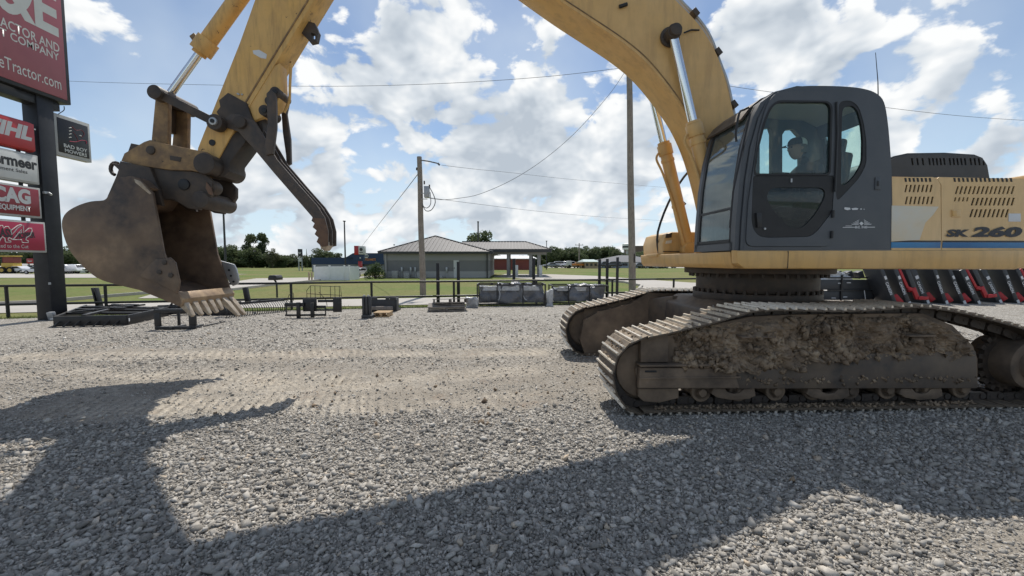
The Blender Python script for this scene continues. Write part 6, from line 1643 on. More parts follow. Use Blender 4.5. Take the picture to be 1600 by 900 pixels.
for t in (.12, .45): mb = MB(); mb.beam(d * t + nn * .5 + Vector((.06, 0, .3)), d * t + nn * .5 + Vector((-.02, 0, .82)), .14, .10); mb.build('upright', MT['blackpaint'], rt, bevel=.01)
for t in (.3, .6): mb = MB(); mb.beam(d * t + nn * .3 + Vector((0, 0, .4)), d * (t + .12) + nn * .8 + Vector((0, 0, .36)), .06, .05); mb.build('brace', MT['blackpaint'], rt)
# black blade under the rake
g = G(318, 497); mb = MB(); mb.box((0, 0, .13), (1.25, .06, .24)); mb.box((0, .12, .24), (1.1, .2, .04)); o = mb.build('dozer_blade', MT['blackpaint'], None, bevel=.01); o.location = (g[0], g[1] + .6, 0); o.rotation_euler.z = R(8); tag(o, 'low flat black blade on the gravel behind the bucket teeth', 'attachment')
# carrier frame with a wire guard
g = G(446, 497); rt = thing('carrier_frame', 'black attachment frame with thin wire guard rails standing in front of the fence', 'attachment', (g[0], g[1], 0), R(5)); k = g[1] / F_PX
def px_(x0, x1, y0, y1, nm, dy=0, th=.05):
    mb = MB(); X0, X1 = (x0 - 446) * k, (x1 - 446) * k; Z0, Z1 = (497 - y1) * k, (497 - y0) * k
    mb.box(((X0 + X1) / 2, dy, (Z0 + Z1) / 2), (X1 - X0, th, Z1 - Z0)); mb.build(nm, MT['blackpaint'], rt, bevel=.004)
px_(446, 508, 491, 494, 'bar'); px_(446, 475, 473, 479, 'bar'); px_(465, 470, 472, 497, 'upright', -.06, .08); px_(486, 491, 473, 496, 'upright', -.06, .08); px_(472, 493, 467, 487, 'plate', .05, .04)
px_(494, 517, 469, 473, 'bar', .1); px_(517, 530, 466, 489, 'plate', .12, .05); px_(493, 506, 478, 482, 'bar', .05); px_(492, 518, 484, 487, 'bar', .12)
for x in (446.5, 506): px_(x, x + 1.6, 478, 494, 'upright', .02, .03)
def wire_(pts, dy): mb = MB(); mb.tube([((x - 446) * k, dy, (497 - y) * k) for x, y in pts], .009, 5); mb.build('guard_wire', MT['fence'], rt)
wire_([(446, 477), (453, 460), (459, 458), (459, 470)], 0); wire_([(473, 467), (473, 455), (479, 447), (526, 449), (527, 465)], .3); wire_([(473, 460), (527, 463)], .3); wire_([(495, 457), (506, 470), (507, 480)], .15)
for x in (479, 486, 494, 510, 517, 524): wire_([(x, 447.5), (x, 467)], .3)
# dark plate and trough by the pale pallet
g = G(567, 497); rt = thing('mounting_plate', 'dark steel mounting plate standing upright beside the small pale pallet', 'attachment', (g[0], g[1], 0)); k = g[1] / F_PX
for x in (0, 5, 10): mb = MB(); mb.box(((x + 1.2) * k, .02, .33), (.07, .07, .60)); mb.build('rib', MT['attach'], rt, bevel=.006)
mb = MB(); mb.box((6.2 * k, .07, .33), (13 * k, .03, .56)); mb.build('plate', MT['attach'], rt); mb = MB(); mb.box((8 * k, .1, .05), (17 * k, .4, .09)); mb.build('foot', MT['attach'], rt, bevel=.006)
for x in (2.5, 9): mb = MB(); mb.box((x * k, .02, .645), (.06, .05, .04)); mb.build('hook', MT['galv'], rt)
g = G(578, 487); rt = thing('bucket_attachment', 'low grey skid-steer bucket resting on the gravel behind the pale pallet', 'attachment', (g[0], g[1], 0), R(2)); k = g[1] / F_PX; W = 42 * k
mb = MB(); mb.prism([(0, 0), (.35, .0), (.62, .02), (.60, .06), (.2, .10), (.05, .40), (0, .40)], 0, W); v = mb.v; mb.v = [(b_, a_, c_) for a_, b_, c_ in v]; mb.build('shell', MT['attach'], rt, bevel=.01)
for x in (.05, W - .05): mb = MB(); mb.box((x, .2, .24), (.05, .4, .40)); mb.build('side_plate', MT['attach'], rt, bevel=.01)
for x, w in ((.12, .25), (W * .66, .12), (W * .86, .2)): mb = MB(); mb.box((x, .0, .43), (w, .05, .09)); mb.build('bracket', MT['attach'], rt, bevel=.006)
mb = MB(); mb.box((W * .45, -.10, .13), (W * .85, .12, .12)); mb.build('concrete_residue', MT['wood_grey'], rt, bevel=.02)

# right: row of tilted black and red attachments
def cutter(px, py, Y, label, red, tw, seed):
    a = onY(px, py, Y); rt = thing('brush_attachment', label, 'attachment', (a.x, Y, 0), R(-4 + random.uniform(-3, 3)), 'tilted attachments lined up behind the excavator')
    lean = Matrix.Rotation(R(-24 + random.uniform(-5, 4)), 3, 'Y'); hh = random.uniform(1.45, 1.75)
    def P(x, y, z): return lean @ Vector((x, y, z))
    mb = MB(); mb.box(P(0, 0, hh / 2 + .01), (tw, .85, hh), lean); b = mb.build('deck', MT['attach'], rt, bevel=.02)
    mb = MB(); mb.box(P(0, -.02, hh + .04), (tw * .9, .62, .10), lean); mb.build('deck_edge', MT['galv'], b, bevel=.02)
    mb = MB(); mb.box(P(0, -.44, 1.12), (tw * .55, .012, .13), lean); mb.build('decal', MT['white_decal'], b)
    mb = MB(); mb.box(P(.02, -.44, .06), (.09, .012, .14), lean); mb.build('decal', MT['white_decal'], b)
    up = lean @ Vector((0, 0, 1)); rt_ = lean @ Vector((-1, 0, 0))
    me = text_mesh('lettering', 'CANON', P(-.075, -.427, .95), -up, -rt_, .50, .10, .03, 0, .008); link('lettering', me, MT['white_decal'], b)
    if red:
        for y in (-.28, .28):
            mb = MB(); mb.beam(P(tw * .5 + .06, y - .1, 1.45), P(tw * .5 + .10, y - .1, .62), .06, .09); mb.beam(P(tw * .5 + .10, y - .1, .62), P(tw * .5 + .32, y - .1, .42), .07, .12); mb.beam(P(tw * .5 + .28, y - .1, .55), P(tw * .5 + .28, y - .1, .10), .08, .14)
            mb.build('arm', MT['attach_red'], rt, bevel=.008)
        mb = MB(); mb.beam(P(tw * .5 + .22, -.3, .45), P(tw * .5 + .22, .3, .45), .10, .10); mb.beam(P(tw * .5 + .3, -.4, .12), P(tw * .5 + .62, -.4, .0), .08, .12); mb.build('cross_tube', MT['attach_red'], rt, bevel=.008)
        mb = MB(); mb.cyl(P(tw * .5 + .15, -.2, .85), P(tw * .5 + .25, -.2, .6), .05, n=12); mb.build('hydraulic_motor', MT['black'], rt)
        mb = MB(); mb.box(P(tw * .5 + .34, 0, .80), (.16, .75, 1.5), lean); mb.build('back_plate', MT['attach'], rt, bevel=.02)
    else:
        mb = MB(); mb.beam(P(tw * .5 + .06, -.3, .34), P(tw * .5 + .14, -.36, .0), .10, .20); mb.build('skid_shoe', MT['attach_red'], rt, bevel=.008)
CUT = [(1386, 15.6, False, .13, 'first tilted black attachment beside the charcoal panel rack'), (1406, 15.7, True, .15, 'second tilted black attachment from the panel rack, with red arms'),
       (1434, 16.3, False, .22, 'third tilted black attachment from the panel rack, a wide plain deck'), (1462, 16.1, False, .14, 'fourth tilted black attachment from the panel rack, with a red skid shoe'),
       (1490, 16.1, False, .13, 'fifth tilted black attachment from the panel rack, with a red skid shoe'), (1511, 16.1, True, .20, 'sixth tilted black attachment from the panel rack, with a red linkage'),
       (1545, 16.5, False, .20, 'seventh tilted black attachment from the panel rack, behind a red linkage'), (1572, 16.4, False, .15, 'eighth tilted black attachment from the panel rack'),
       (1594, 16.6, True, .15, 'ninth tilted black attachment from the panel rack, with red arms'), (1622, 16.6, False, .2, 'tenth tilted black attachment from the panel rack, at the edge of the photo')]
CUT = [(a, 473, b, c, d_, e_) for a, b, c, d_, e_ in CUT]
for i, (px, py, Y, red, tw, lab) in enumerate(CUT): cutter(px, py, Y, lab, red, tw, i)
# grey crate of panels under the deck
a = onY(1276, 473, 16); b = onY(1366, 473, 16); w = b.x - a.x
rt = thing('panel_rack', 'charcoal steel panels racked in a black frame, topped with white plastic, behind the excavator', 'rack', (a.x, 16, 0))
for i, (z0, z1, x0) in enumerate(((.12, .48, .25), (.52, .92, .0))):
    mb = MB(); mb.box((x0 + (w - x0) / 2, .1, (z0 + z1) / 2), (w - x0, .12, z1 - z0)); mb.build('panel', MT['attach'], rt, bevel=.015)
for t in (.02, .42, .98): mb = MB(); mb.box((w * t, .0, .55), (.05, .05, 1.1)); mb.build('upright', MT['blackpaint'], rt)
for z in (.5, 1.0): mb = MB(); mb.box((w * .6, -.01, z), (w * .85, .04, .05)); mb.build('bar', MT['blackpaint'], rt)
mb = MB(); mb.tube([(w * .80, -.04, .5), (w * .83, -.05, .1), (w * .95, -.05, .04)], .014, 5); mb.build('strap', MT['white_decal'], rt)
for x, z in ((w * .4, .78), (w * .55, .80), (w * .3, .2), (w * .5, .24)): mb = MB(); mb.box((x, .03, z), (.16, .012, .03)); mb.build('decal', MT['white_decal'], rt)
lump('plastic_wrap', w * .3, .35, .92, w * .62, .6, .28, 5, MT['wrap_white'], rt, .3)
for k in range(4): mb = MB(); mb.box((w * (.35 + .19 * k), .6, 1.1), (.22, .3, .28), Matrix.Rotation(R(-20), 3, 'Y')); mb.build('folded_part', MT['attach'], rt, bevel=.02)
o = lump('plastic_sheet', onY(1262, 465, 15.6).x, 15.6, 0, .5, .5, .75, 41, MT['wrap_white'], None, .4); tag(o, 'grey-white crumpled plastic heap left of the panel rack', 'plastic sheet')
# mailbox
g = G(433, 465); rt = thing('mailbox', 'dark round-topped mailbox on a curved post beyond the fence', 'mailbox', (g[0], g[1], 0)); k = g[1] / F_PX
mb = MB(); mb.tube(smooth_path([(0, 0, 0), (0, 0, .55), (-.05, 0, .75), (-.15, 0, .86)], 3), .04, 8); mb.build('post', MT['blackpaint'], rt)
mb = MB(); mb.prism([(-.24, .80), (.16, .80), (.16, .92), (.10, 1.02), (-.18, 1.02), (-.24, .92)], -.25, .25); mb.build('box', MT['blackpaint'], rt, bevel=.02)
# ------------------------------------------------------------------ utility poles, light poles, wires
def pole(px, ytop, pxb, yb, r0, r1, label, Y=None):
    b = G(pxb, yb); Y = b[1]; t = onY(px, ytop, Y)
    rt = thing('utility_pole', label, 'utility pole', (b[0], b[1], -.05))
    mb = MB(); n = 7; top = Vector((t.x - b[0], 0, t.z + .05))
    mb.tube([top * (i / n) + Vector((math.sin(i * 1.3) * .012, 0, 0)) for i in range(n + 1)], [r0 + (r1 - r0) * i / n for i in range(n + 1)], 14); mb.build('post', MT['wood_pole'], rt, angle=60)
    return rt, t
PB, PBt = pole(983, 106, 988, 454, .20, .15, 'tall weathered wooden utility pole in front of the boom, its top beside the wires')
o = Vector((PB.location)); 
mb = MB(); mb.cyl(PBt - o + Vector((0, -.16, -.02)), PBt - o + Vector((0, -.16, .08)), .05, n=10); mb.tube([PBt - o + Vector((-.2, -.1, -.1)), PBt - o + Vector((.15, -.16, .02))], .02, 6); mb.build('insulator', MT['galv'], PB)
z = onY(985, 402, o.y).z; mb = MB(); mb.box((.03, -.2, z), (.07, .03, .5)); mb.build('number_tag', MT['steel_dark'], PB)
PS, PSt = pole(655, 245, 661, 462, .15, .11, 'shorter wooden utility pole with a grey transformer box in front of the grey building')
o = PS.location.copy(); Yp = o.y
def sp(px, py, dy=0): return onY(px, py, Yp + dy) - o
mb = MB(); c0, c1 = sp(667, 309, -.05), sp(667, 291, -.05); mb.box((c0 + c1) / 2, (.24, .24, c1.z - c0.z)); mb.build('transformer', MT['galv'], PS, bevel=.02)
for px, py in ((663, 288), (671, 294)): mb = MB(); p = sp(px, py, -.05); mb.cyl(p, p + Vector((0, 0, .16)), .035, n=10); mb.build('bushing', MT['steel_dark'], PS)
mb = MB(); mb.tube([sp(656, 250), sp(670, 252), sp(683, 255)], .03, 8); mb.cyl(sp(684, 255), sp(687, 258), .045, n=10); mb.build('arm', MT['wire'], PS)
mb = MB(); mb.tube(smooth_path([sp(672, 294, -.05), sp(678, 306, -.05), sp(680, 317, -.05), sp(674, 328, -.05), sp(665, 329, -.05), sp(660, 318, -.05)], 4), .02, 6); mb.tube(smooth_path([sp(672, 300, -.1), sp(673, 318, -.1), sp(667, 325, -.1), sp(661, 322, -.1)], 4), .018, 6); mb.build('cable_loop', MT['wire'], PS)
mb = MB(); mb.cyl(sp(652, 262), sp(652, 266), .06, n=10); mb.build('bracket', MT['black'], PS)
for y in (302, 311): mb = MB(); mb.tube([sp(658, y, -.1), sp(668, y, -.1)], .02, 6); mb.build('bracket', MT['galv'], PS)
def wire(pts, r, label, sub=8):
    P = [onY(x, y, Y) for x, y, Y in pts]; mb = MB(); mb.tube(smooth_path(P, sub), r, 5); o = mb.build('wire', MT['wire'], None, angle=80); tag(o, label, 'wire')
wire([(982, 105, 23), (850, 120, 24), (700, 130, 25.5), (550, 134.5, 27), (410, 134, 28.5), (250, 131, 30), (115, 127, 31.5), (-60, 118, 33), (-200, 110, 34)], .012, 'thin dark wire running left from the top of the tall pole across the sky')
wire([(978, 110, 23), (950, 150, 22.6), (900, 206, 22), (850, 249, 21.3), (800, 281, 20.8), (750, 303, 20.3), (715, 310, 20), (690, 312, 19.8), (668, 309, 19.6)], .012, 'sagging service wire from the tall pole down to the shorter pole')
wire([(990, 108, 23), (1150, 136, 24), (1290, 155, 25), (1400, 170, 26), (1500, 181, 27), (1600, 188, 28), (1750, 195, 29), (1900, 200, 30)], .012, 'thin dark wire running right from the tall pole behind the cab')
wire([(653, 272, 19.6), (630, 302, 26), (600, 340, 35), (580, 366, 48), (566, 384, 60)], .018, 'straight wire from the shorter pole down to the red and white shop sign')
wire([(690, 258, 19.6), (740, 264, 24), (800, 270, 29), (900, 281, 38), (1040, 293, 50)], .010, 'faint upper wire running right from the arm of the shorter pole')
wire([(672, 309, 19.6), (740, 318, 24), (840, 330, 32), (940, 339, 42), (1040, 345, 54)], .010, 'faint lower wire running right from the transformer of the shorter pole')
def light_pole(px, ytop, ybase, Y, r, label, arm=0):
    t = onY(px, ytop, Y); rt = thing('light_pole', label, 'light pole', (t.x, Y, 0))
    mb = MB(); mb.cyl((0, 0, -.1), (0, 0, t.z), r, r * .75, n=10); mb.build('post', MT['trim'], rt)
    if arm: mb = MB(); mb.box((arm * .55, 0, t.z), (abs(arm) * 1.1, .18, .14)); mb.box((arm * .85, 0, t.z - .08), (abs(arm) * .5, .3, .10)); mb.build('lamp_head', MT['trim'], rt, bevel=.02)
    else: mb = MB(); mb.box((0, 0, t.z + .04), (.34, .34, .16)); mb.build('lamp_head', MT['trim'], rt, bevel=.02)
light_pole(349, 330, 402, 62, .17, 'black light pole with a side-arm lamp right of the bucket', 1.1)
light_pole(538, 346, 400, 66, .13, 'slim black light pole above the navy shop roof')
light_pole(747, 347, 372, 72, .16, 'black light pole behind the roof of the grey building')
light_pole(854, 377, 392, 90, .10, 'thin distant light pole right of the canopy roof')
def far_pole(px, yt, Y, label, arm):
    t = onY(px, yt, Y); rt = thing('utility_pole', label, 'utility pole', (t.x, Y, 0)); mb = MB(); mb.cyl((0, 0, 0), (0, 0, t.z), .2, .16, n=8); mb.build('post', MT['wood_pole'], rt)
    mb = MB(); mb.box((0, -.15, t.z - .6), (arm, .12, .16)); mb.build('crossarm', MT['wood_pole'], rt)
    for s in (-1, 0, 1): mb = MB(); mb.cyl((s * arm * .42, -.15, t.z - .5), (s * arm * .42, -.15, t.z - .2), .07, n=8); mb.build('insulator', MT['galv'], rt)
far_pole(905, 380, 130, 'distant utility pole with a crossarm against the tree line', 2.6)
far_pole(961, 391, 150, 'distant utility pole left of the tall brown building', 2.2)

# ------------------------------------------------------------------ buildings
def box_part(name, x0, x1, y0, y1, z0, z1, m, parent, bevel=0):
    mb = MB(); mb.box(((x0 + x1) / 2, (y0 + y1) / 2, (z0 + z1) / 2), (x1 - x0, y1 - y0, z1 - z0)); return mb.build(name, MT[m] if isinstance(m, str) else m, parent, bevel=bevel)
def hip_roof(name, x0, x1, y0, y1, ze, zr, rx0, rx1, ry0, ry1, m, parent, over=.35):
    mb = MB(); a = [(x0 - over, y0 - over, ze), (x1 + over, y0 - over, ze), (x1 + over, y1 + over, ze), (x0 - over, y1 + over, ze)]; b = [(rx0, ry0, zr), (rx1, ry0, zr), (rx1, ry1, zr), (rx0, ry1, zr)]
    lo = [(x, y, ze - .12) for x, y, z in a]
    mb.add(a + b + lo, [(0, 1, 5, 4), (1, 2, 6, 5), (2, 3, 7, 6), (3, 0, 4, 7), (4, 5, 6, 7), (8, 11, 10, 9), (0, 8, 9, 1), (1, 9, 10, 2), (2, 10, 11, 3), (3, 11, 8, 0)])
    return mb.build(name, MT[m], parent, angle=10)
def seams(a0, a1, b0, b1, n, parent, skip0=0):
    """standing seams of a metal roof, from points along the eave to points along the ridge"""
    a0, a1, b0, b1 = map(Vector, (a0, a1, b0, b1))
    for k in range(n):
        t = (k + .5) / n; p = a0.lerp(a1, t); q = b0.lerp(b1, t)
        mb = MB(); mb.beam(p + Vector((0, -.01, .03)), q + Vector((0, -.01, .03)), .05, .06); mb.build('seam', MT['seam'], parent)
MT['seam'] = mat('roof_seam', (.17, .16, .155), .5, metal=.2)
def bank():
    Y0 = 43.0; a = onY(600, 433, Y0); b = onY(764, 433, Y0); e = onY(680, 394, Y0).z; W = b.x - a.x
    rt = thing('office_building', 'low grey building with a hipped metal roof and a drive-through canopy', 'building', (a.x, Y0, 0))
    D = 13.0; zb = -.06
    zl = onY(680, 424, Y0).z; zm = onY(680, 407, Y0).z
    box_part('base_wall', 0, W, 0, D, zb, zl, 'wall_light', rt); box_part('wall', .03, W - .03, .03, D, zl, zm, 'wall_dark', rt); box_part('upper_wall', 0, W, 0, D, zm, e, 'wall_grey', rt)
    pk = onY(680, 369, Y0 + 5.5)
    rf = hip_roof('roof', 0, W, 0, D, e + .02, pk.z, pk.x - a.x, pk.x - a.x + .05, 5.5, 7.5, 'roof_metal', rt, .45)
    box_part('fascia', -.45, W + .45, -.50, -.44, e - .17, e + .06, 'trim', rf)
    mb = MB(); mb.beam((-.45, -.45, e + .06), (pk.x - a.x, 5.5, pk.z + .05), .16, .08); mb.beam((W + .45, -.45, e + .06), (pk.x - a.x + .05, 5.5, pk.z + .05), .16, .08); mb.build('ridge_cap', MT['trim'], rf)
    for k in range(27):     # seams climb to the hip lines
        x = -.3 + (W + .6) * (k + .5) / 27; xc = pk.x - a.x; t = 1 - abs(x - xc) / ((xc + .45) if x < xc else (W + .45 - xc))
        if t < .06: continue
        mb = MB(); mb.beam((x, -.44, e + .05), (x, -.45 + 5.95 * t * .97, e + .04 + (pk.z - e) * t * .97), .045, .06); mb.build('seam', MT['seam'], rf)
    for x in (.25, W - .18): box_part('downpipe', x - .06, x + .06, -.12, 0, zb, e - .15, 'trim' if x > 1 else 'wall_light', rt)
    dx0, dx1 = onY(709, 430, Y0).x - a.x, onY(717, 430, Y0).x - a.x
    d = box_part('door', dx0, dx1, -.05, 0, zb, zm + .02, 'sign_white', rt); box_part('handle', dx0 + .05, dx0 + .10, -.09, -.05, .85, 1.05, 'trim', d)
    for x0, x1, h in ((613, 622, 8.5), (632, 640, 5), (652, 661, 5), (683, 692, 1.5)):
        p0, p1 = onY(x0, 433, Y0 - .6), onY(x1, 433, Y0 - .6); box_part('cooling_unit', p0.x - a.x, p1.x - a.x, -.9, -.3, zb, h * .068 + .1, 'wall_light' , rt, .02)
    for x in (628, 642, 649, 698): p = onY(x, 424, Y0 - .1); box_part('meter_box', p.x - a.x - .09, p.x - a.x + .09, -.2, -.003, .55, 1.05, 'galv', rt, .02); box_part('conduit', p.x - a.x - .03, p.x - a.x + .03, -.12, -.002, zb, .55, 'galv', rt)
    # canopy
    Yc = 3.0; p0 = onY(766, 391, Y0 + Yc).x - a.x; p1 = onY(854, 391, Y0 + Yc).x - a.x; zc = onY(800, 390, Y0 + Yc).z; zr = onY(780, 378, Y0 + Yc + 4).z
    r0, r1 = onY(722, 377, Y0 + Yc + 4).x - a.x, onY(822, 378, Y0 + Yc + 4).x - a.x
    cr = hip_roof('canopy_roof', p0 - 3.0, p1, Yc, Yc + 8, zc, zr, r0, r1, Yc + 4, Yc + 4.05, 'roof_metal', rt, .5)
    mb = MB(); mb.beam((r0, Yc + 4, zr + .04), (r1, Yc + 4, zr + .04), .14, .10); mb.beam((r1, Yc + 4, zr + .04), (p1 + .5, Yc - .5, zc + .05), .14, .08); mb.build('ridge_cap', MT['trim'], cr)
    for k in range(26):
        x = p0 - 2.8 + (p1 - p0 + 3.2) * (k + .5) / 26; t = 1 if x < r1 else max(.05, 1 - (x - r1) / (p1 + .5 - r1)); mb = MB(); mb.beam((x, Yc - .48, zc + .05), (x, Yc - .5 + 4.5 * t * .96, zc + .04 + (zr - zc) * t * .96), .045, .06); mb.build('seam', MT['seam'], cr)
    box_part('canopy_fascia', p0, p1 + .5, Yc - .56, Yc - .50, zc - .30, zc + .05, 'trim', rt); box_part('canopy_beam', p0, p1, Yc, Yc + .4, zc - .55, zc - .14, 'wall_grey', rt)
    for x, w in ((794, 4.6), (829, 4.6), (842, 5.2)):
        q = onY(x, 430, Y0 + Yc).x - a.x; ww = w * (Y0 + Yc) / F_PX; box_part('column', q - ww / 2, q + ww / 2, Yc, Yc + .4, zb, zc - .55, 'wall_grey', rt, .02)
    for x in (796, 831): q = onY(x, 430, Y0 + Yc + 7).x - a.x; box_part('column', q - .17, q + .17, Yc + 7, Yc + 7.35, zb, zc - .14, 'wall_dark', rt, .02)
    for x in (807, 844.5): q = onY(x, 425, Y0 + Yc - .6).x - a.x; box_part('teller_unit', q - .18, q + .18, Yc - .9, Yc - .5, zb, 1.25, 'sign_white', rt, .03)
    p = onY(616, 388, Y0 + 8); mb = MB(); mb.cyl((p.x - a.x, 8, pk.z - 1), (p.x - a.x, 8, p.z + .5), .10, n=8); mb.build('vent_pipe', MT['galv'], rt)
bank()
def parts_store():
    Y0 = 70.0; xL = onY(487, 400, Y0).x; xR = onY(612, 400, Y0).x; zt = onY(520, 402.5, Y0).z; zt2 = onY(570, 395.5, Y0 - .4).z; zg = onY(560, 413, Y0).z
    rt = thing('parts_store', 'long navy and grey auto parts store behind the white enclosure', 'building', (xL, Y0, 0)); W = xR - xL
    box_part('lower_wall', 0, W, 0, 20, -.08, zg, 'wall_block', rt); box_part('upper_wall', -.05, W, -.05, 20, zg, zt, 'navy', rt)
    x0 = onY(541, 400, Y0).x - xL; x1 = onY(553, 400, Y0).x - xL
    pp = box_part('parapet', x1, W, -.4, 1, zg + .02, zt2, 'navy', rt)
    mb = MB(); mb.prism([(x0, zt), (x1 - .01, zt), (x1 - .01, zt2)], -.38, .9); mb.build('parapet_slope', MT['navy'], rt)
    p = onY(566.5, 407.5, Y0 - .45); q = onY(587, 407.5, Y0 - .45); h = onY(566, 403.8, Y0 - .45).z - p.z
    link('lettering', text_mesh('lettering', 'AUTO PARTS', (p.x - xL, -.42, p.z), (1, 0, 0), (0, 0, 1), q.x - p.x, h, .03), MT['orange'], pp)
    c = onY(572.5, 400, Y0 - .45); mb = MB(); mb.cyl((c.x - xL, -.46, c.z), (c.x - xL, -.40, c.z), .38, n=6); mb.build('emblem', MT['sign_white'], pp); mb = MB(); mb.box((c.x - xL, -.48, c.z), (.52, .03, .2)); mb.build('emblem_bar', MT['navy'], pp)
    for k in range(3): box_part('window', x1 + 1.2 + 2.2 * k, x1 + 2.6 + 2.2 * k, -.02, 0.05, .9, 1.9, 'carglass', rt)
parts_store()
def shop_sign():
    Y0 = 60.0; a = onY(553, 384, Y0); b = onY(569, 398, Y0); z0 = onY(560, 398, Y0).z; zt = a.z; rt = thing('shop_sign', 'red and white cube sign on a red post in front of the navy store', 'sign', ((a.x + b.x) / 2, Y0, 0)); w = (b.x - a.x)
    box_part('side_panel', -w / 2, -w * .05, 0, .8, z0, zt, 'red', rt, .03); f = box_part('face', -w * .05, w / 2, -.05, .8, z0 + .05, zt - .05, 'sign_white', rt, .03)
    mb = MB(); mb.cyl((w * .22, -.08, (z0 + zt) / 2 + .12), (w * .22, -.05, (z0 + zt) / 2 + .12), .24, n=12); mb.box((w * .22, -.07, z0 + .32), (.5, .03, .1)); mb.build('emblem', MT['trim'], f)
    z1 = onY(560, 408, Y0).z; box_part('lower_panel', -w * .35, w * .40, .1, .7, z1, z0, 'navy', rt, .02); box_part('spot', w * .02, w * .14, .06, .1, (z0 + z1) / 2 - .1, (z0 + z1) / 2 + .1, 'sign_white', rt)
    box_part('post', -w * .18, w * .16, .2, .6, -.08, z1, 'red', rt, .02)
shop_sign()
def enclosure():
    Y0 = 37.0; a = onY(492, 437, Y0); b = onY(546, 437, Y0); h = onY(500, 415.5, Y0).z; W = b.x - a.x; rt = thing('white_enclosure', 'plain white panelled enclosure with capped posts on the far lawn', 'enclosure', (a.x, Y0, 0))
    n = 5; xs = [0, W * .86, W]
    box_part('panel', .06, W * .86 - .06, -.03, .03, -.06, h - .08, 'white', rt); box_part('panel', W * .86 + .06, W - .06, -.03, .03, -.06, h - .08, 'white', rt)
    box_part('panel', -.03, .03, .07, 2.4, -.06, h - .08, 'white', rt); box_part('panel', W - .03, W + .03, .07, 2.4, -.06, h - .08, 'white', rt); box_part('panel', .06, W - .06, 2.4, 2.46, -.06, h - .08, 'white', rt)
    for x in xs + [W * .43]: box_part('post', x - .06, x + .06, -.06, .06, -.06, h, 'white', rt, .01); box_part('post_cap', x - .08, x + .08, -.08, .08, h + .002, h + .06, 'white', rt, .02)
    for x in (-.45, -.2): box_part('bollard', x - .06, x + .06, -.2, -.08, -.06, h * .55, 'tan', rt, .02)
enclosure()
def simple_building(name, label, x0p, x1p, ytop, Y, D, wall, roof, hip=None, windows=0, ridge=None, base=418):
    a = onY(x0p, base, Y); b = onY(x1p, base, Y); z = onY(x0p, ytop, Y).z; W = b.x - a.x; rt = thing(name, label, 'building', (a.x, Y, 0))
    box_part('wall', 0, W, 0, D, -.1, z, wall, rt)
    if hip: 
        zr = onY(x0p, hip, Y + D / 2).z; r = ridge or (.3, .7); hip_roof('roof', 0, W, 0, D, z + .02, zr, W * r[0], W * r[1], D / 2 - .1, D / 2 + .1, roof, rt, .4)
    else: box_part('roof', -.25, W + .25, -.25, D + .25, z, z + .35, roof, rt)
    for k in range(windows):
        x = W * (k + .5) / windows; f = box_part('window', x - W * .28 / windows, x + W * .28 / windows, -.06, .02, z * .35, z * .75, 'trim', rt); box_part('pane', x - W * .24 / windows, x + W * .24 / windows, -.08, -.05, z * .38, z * .72, 'carglass', f)
    return rt, W, z
simple_building('red_shed', 'long red metal shed with a white roof seen under the canopy', 764, 836, 404, 85, 22, 'brick_red', 'white', hip=399.5, ridge=(.02, .98))
simple_building('small_office', 'small tan building with a pale green roof in the distance', 914, 934, 409, 104, 9, 'tan', 'teal_roof', hip=405.3, windows=3, ridge=(.05, .95))
simple_building('low_office', 'wide pale blue-grey building with a dark hipped roof behind the tall pole', 940, 1042, 409.5, 112, 22, 'blue_wall', 'roof_dark', hip=399, windows=7, ridge=(.42, .62))
simple_building('tall_block', 'tall brown brick block rising above the distant trees', 992, 1026, 385, 265, 26, 'brick_far', 'trim', windows=0)
def tank():
    Y = 255; a = onY(980, 386, Y); rt = thing('water_tank', 'white-topped tank beside the tall brown block', 'tank', (a.x, Y, 0)); z0, z1 = onY(980, 390, Y).z, onY(980, 381.5, Y).z
    mb = MB(); mb.cyl((0, 0, z0), (0, 0, z1), 2.9, n=24); mb.cyl((0, 0, z1), (0, 0, z1 + .7), 2.9, .6, n=24); mb.build('bowl', MT['white'], rt); mb = MB(); mb.cyl((0, 0, z0 + 1.1), (0, 0, z0 + 2.2), 2.96, n=24, caps=False); mb.build('band', MT['trim'], rt)
    for s in (-1, 1): box_part('leg', s * 1.8 - .25, s * 1.8 + .25, -.25, .25, 0, z0, 'galv', rt)
    box_part('leg', -.5, .5, -.5, .5, 0, z0, 'galv', rt)
tank()
simple_building('roadside_shop', 'low white and violet-grey shop far behind the sign post', 84, 116, 418, 62, 10, 'sign_white', 'wall_light', windows=4, base=431)
simple_building('roadside_shed', 'pale gabled shed roof at the far left under the maroon panel', -14, 12, 418, 74, 9, 'wall_light', 'wall_light', hip=412, base=431, ridge=(.1, .9))

def road_sign(label, x0, x1, yt, ym, yb, Y, m1, m2):
    a = onY(x0, yt, Y); b = onY(x1, yt, Y); rt = thing('road_sign', label, 'sign', ((a.x + b.x) / 2, Y, 0)); w = (b.x - a.x); z0 = onY(x0, ym, Y).z; z1 = onY(x0, yb, Y).z
    f = box_part('upper_panel', -w / 2, w / 2, 0, .4, z0, a.z, m1, rt, .03); mb = MB(); mb.add([(x * w, -.012, (z0 + a.z) / 2 + z_ * (a.z - z0)) for x, z_ in ((-.36, .05), (-.12, .12), (0, -.02), (.12, .12), (.36, .05), (.2, -.12), (-.2, -.12))], [tuple(range(7))]); mb.build('emblem', MT['sign_white'], f, angle=0)
    box_part('lower_panel', -w / 2 + .05, w / 2 - .05, 0, .4, z1, z0 - .25, m2, rt, .03)
    for s in (-1, 1): box_part('post', s * w * .42 - .07, s * w * .42 + .07, .1, .3, -.1, z0, 'galv', rt)
road_sign('red and dark roadside sign far behind the black post', 41, 52, 404, 412, 428, 66, 'red', 'trim')
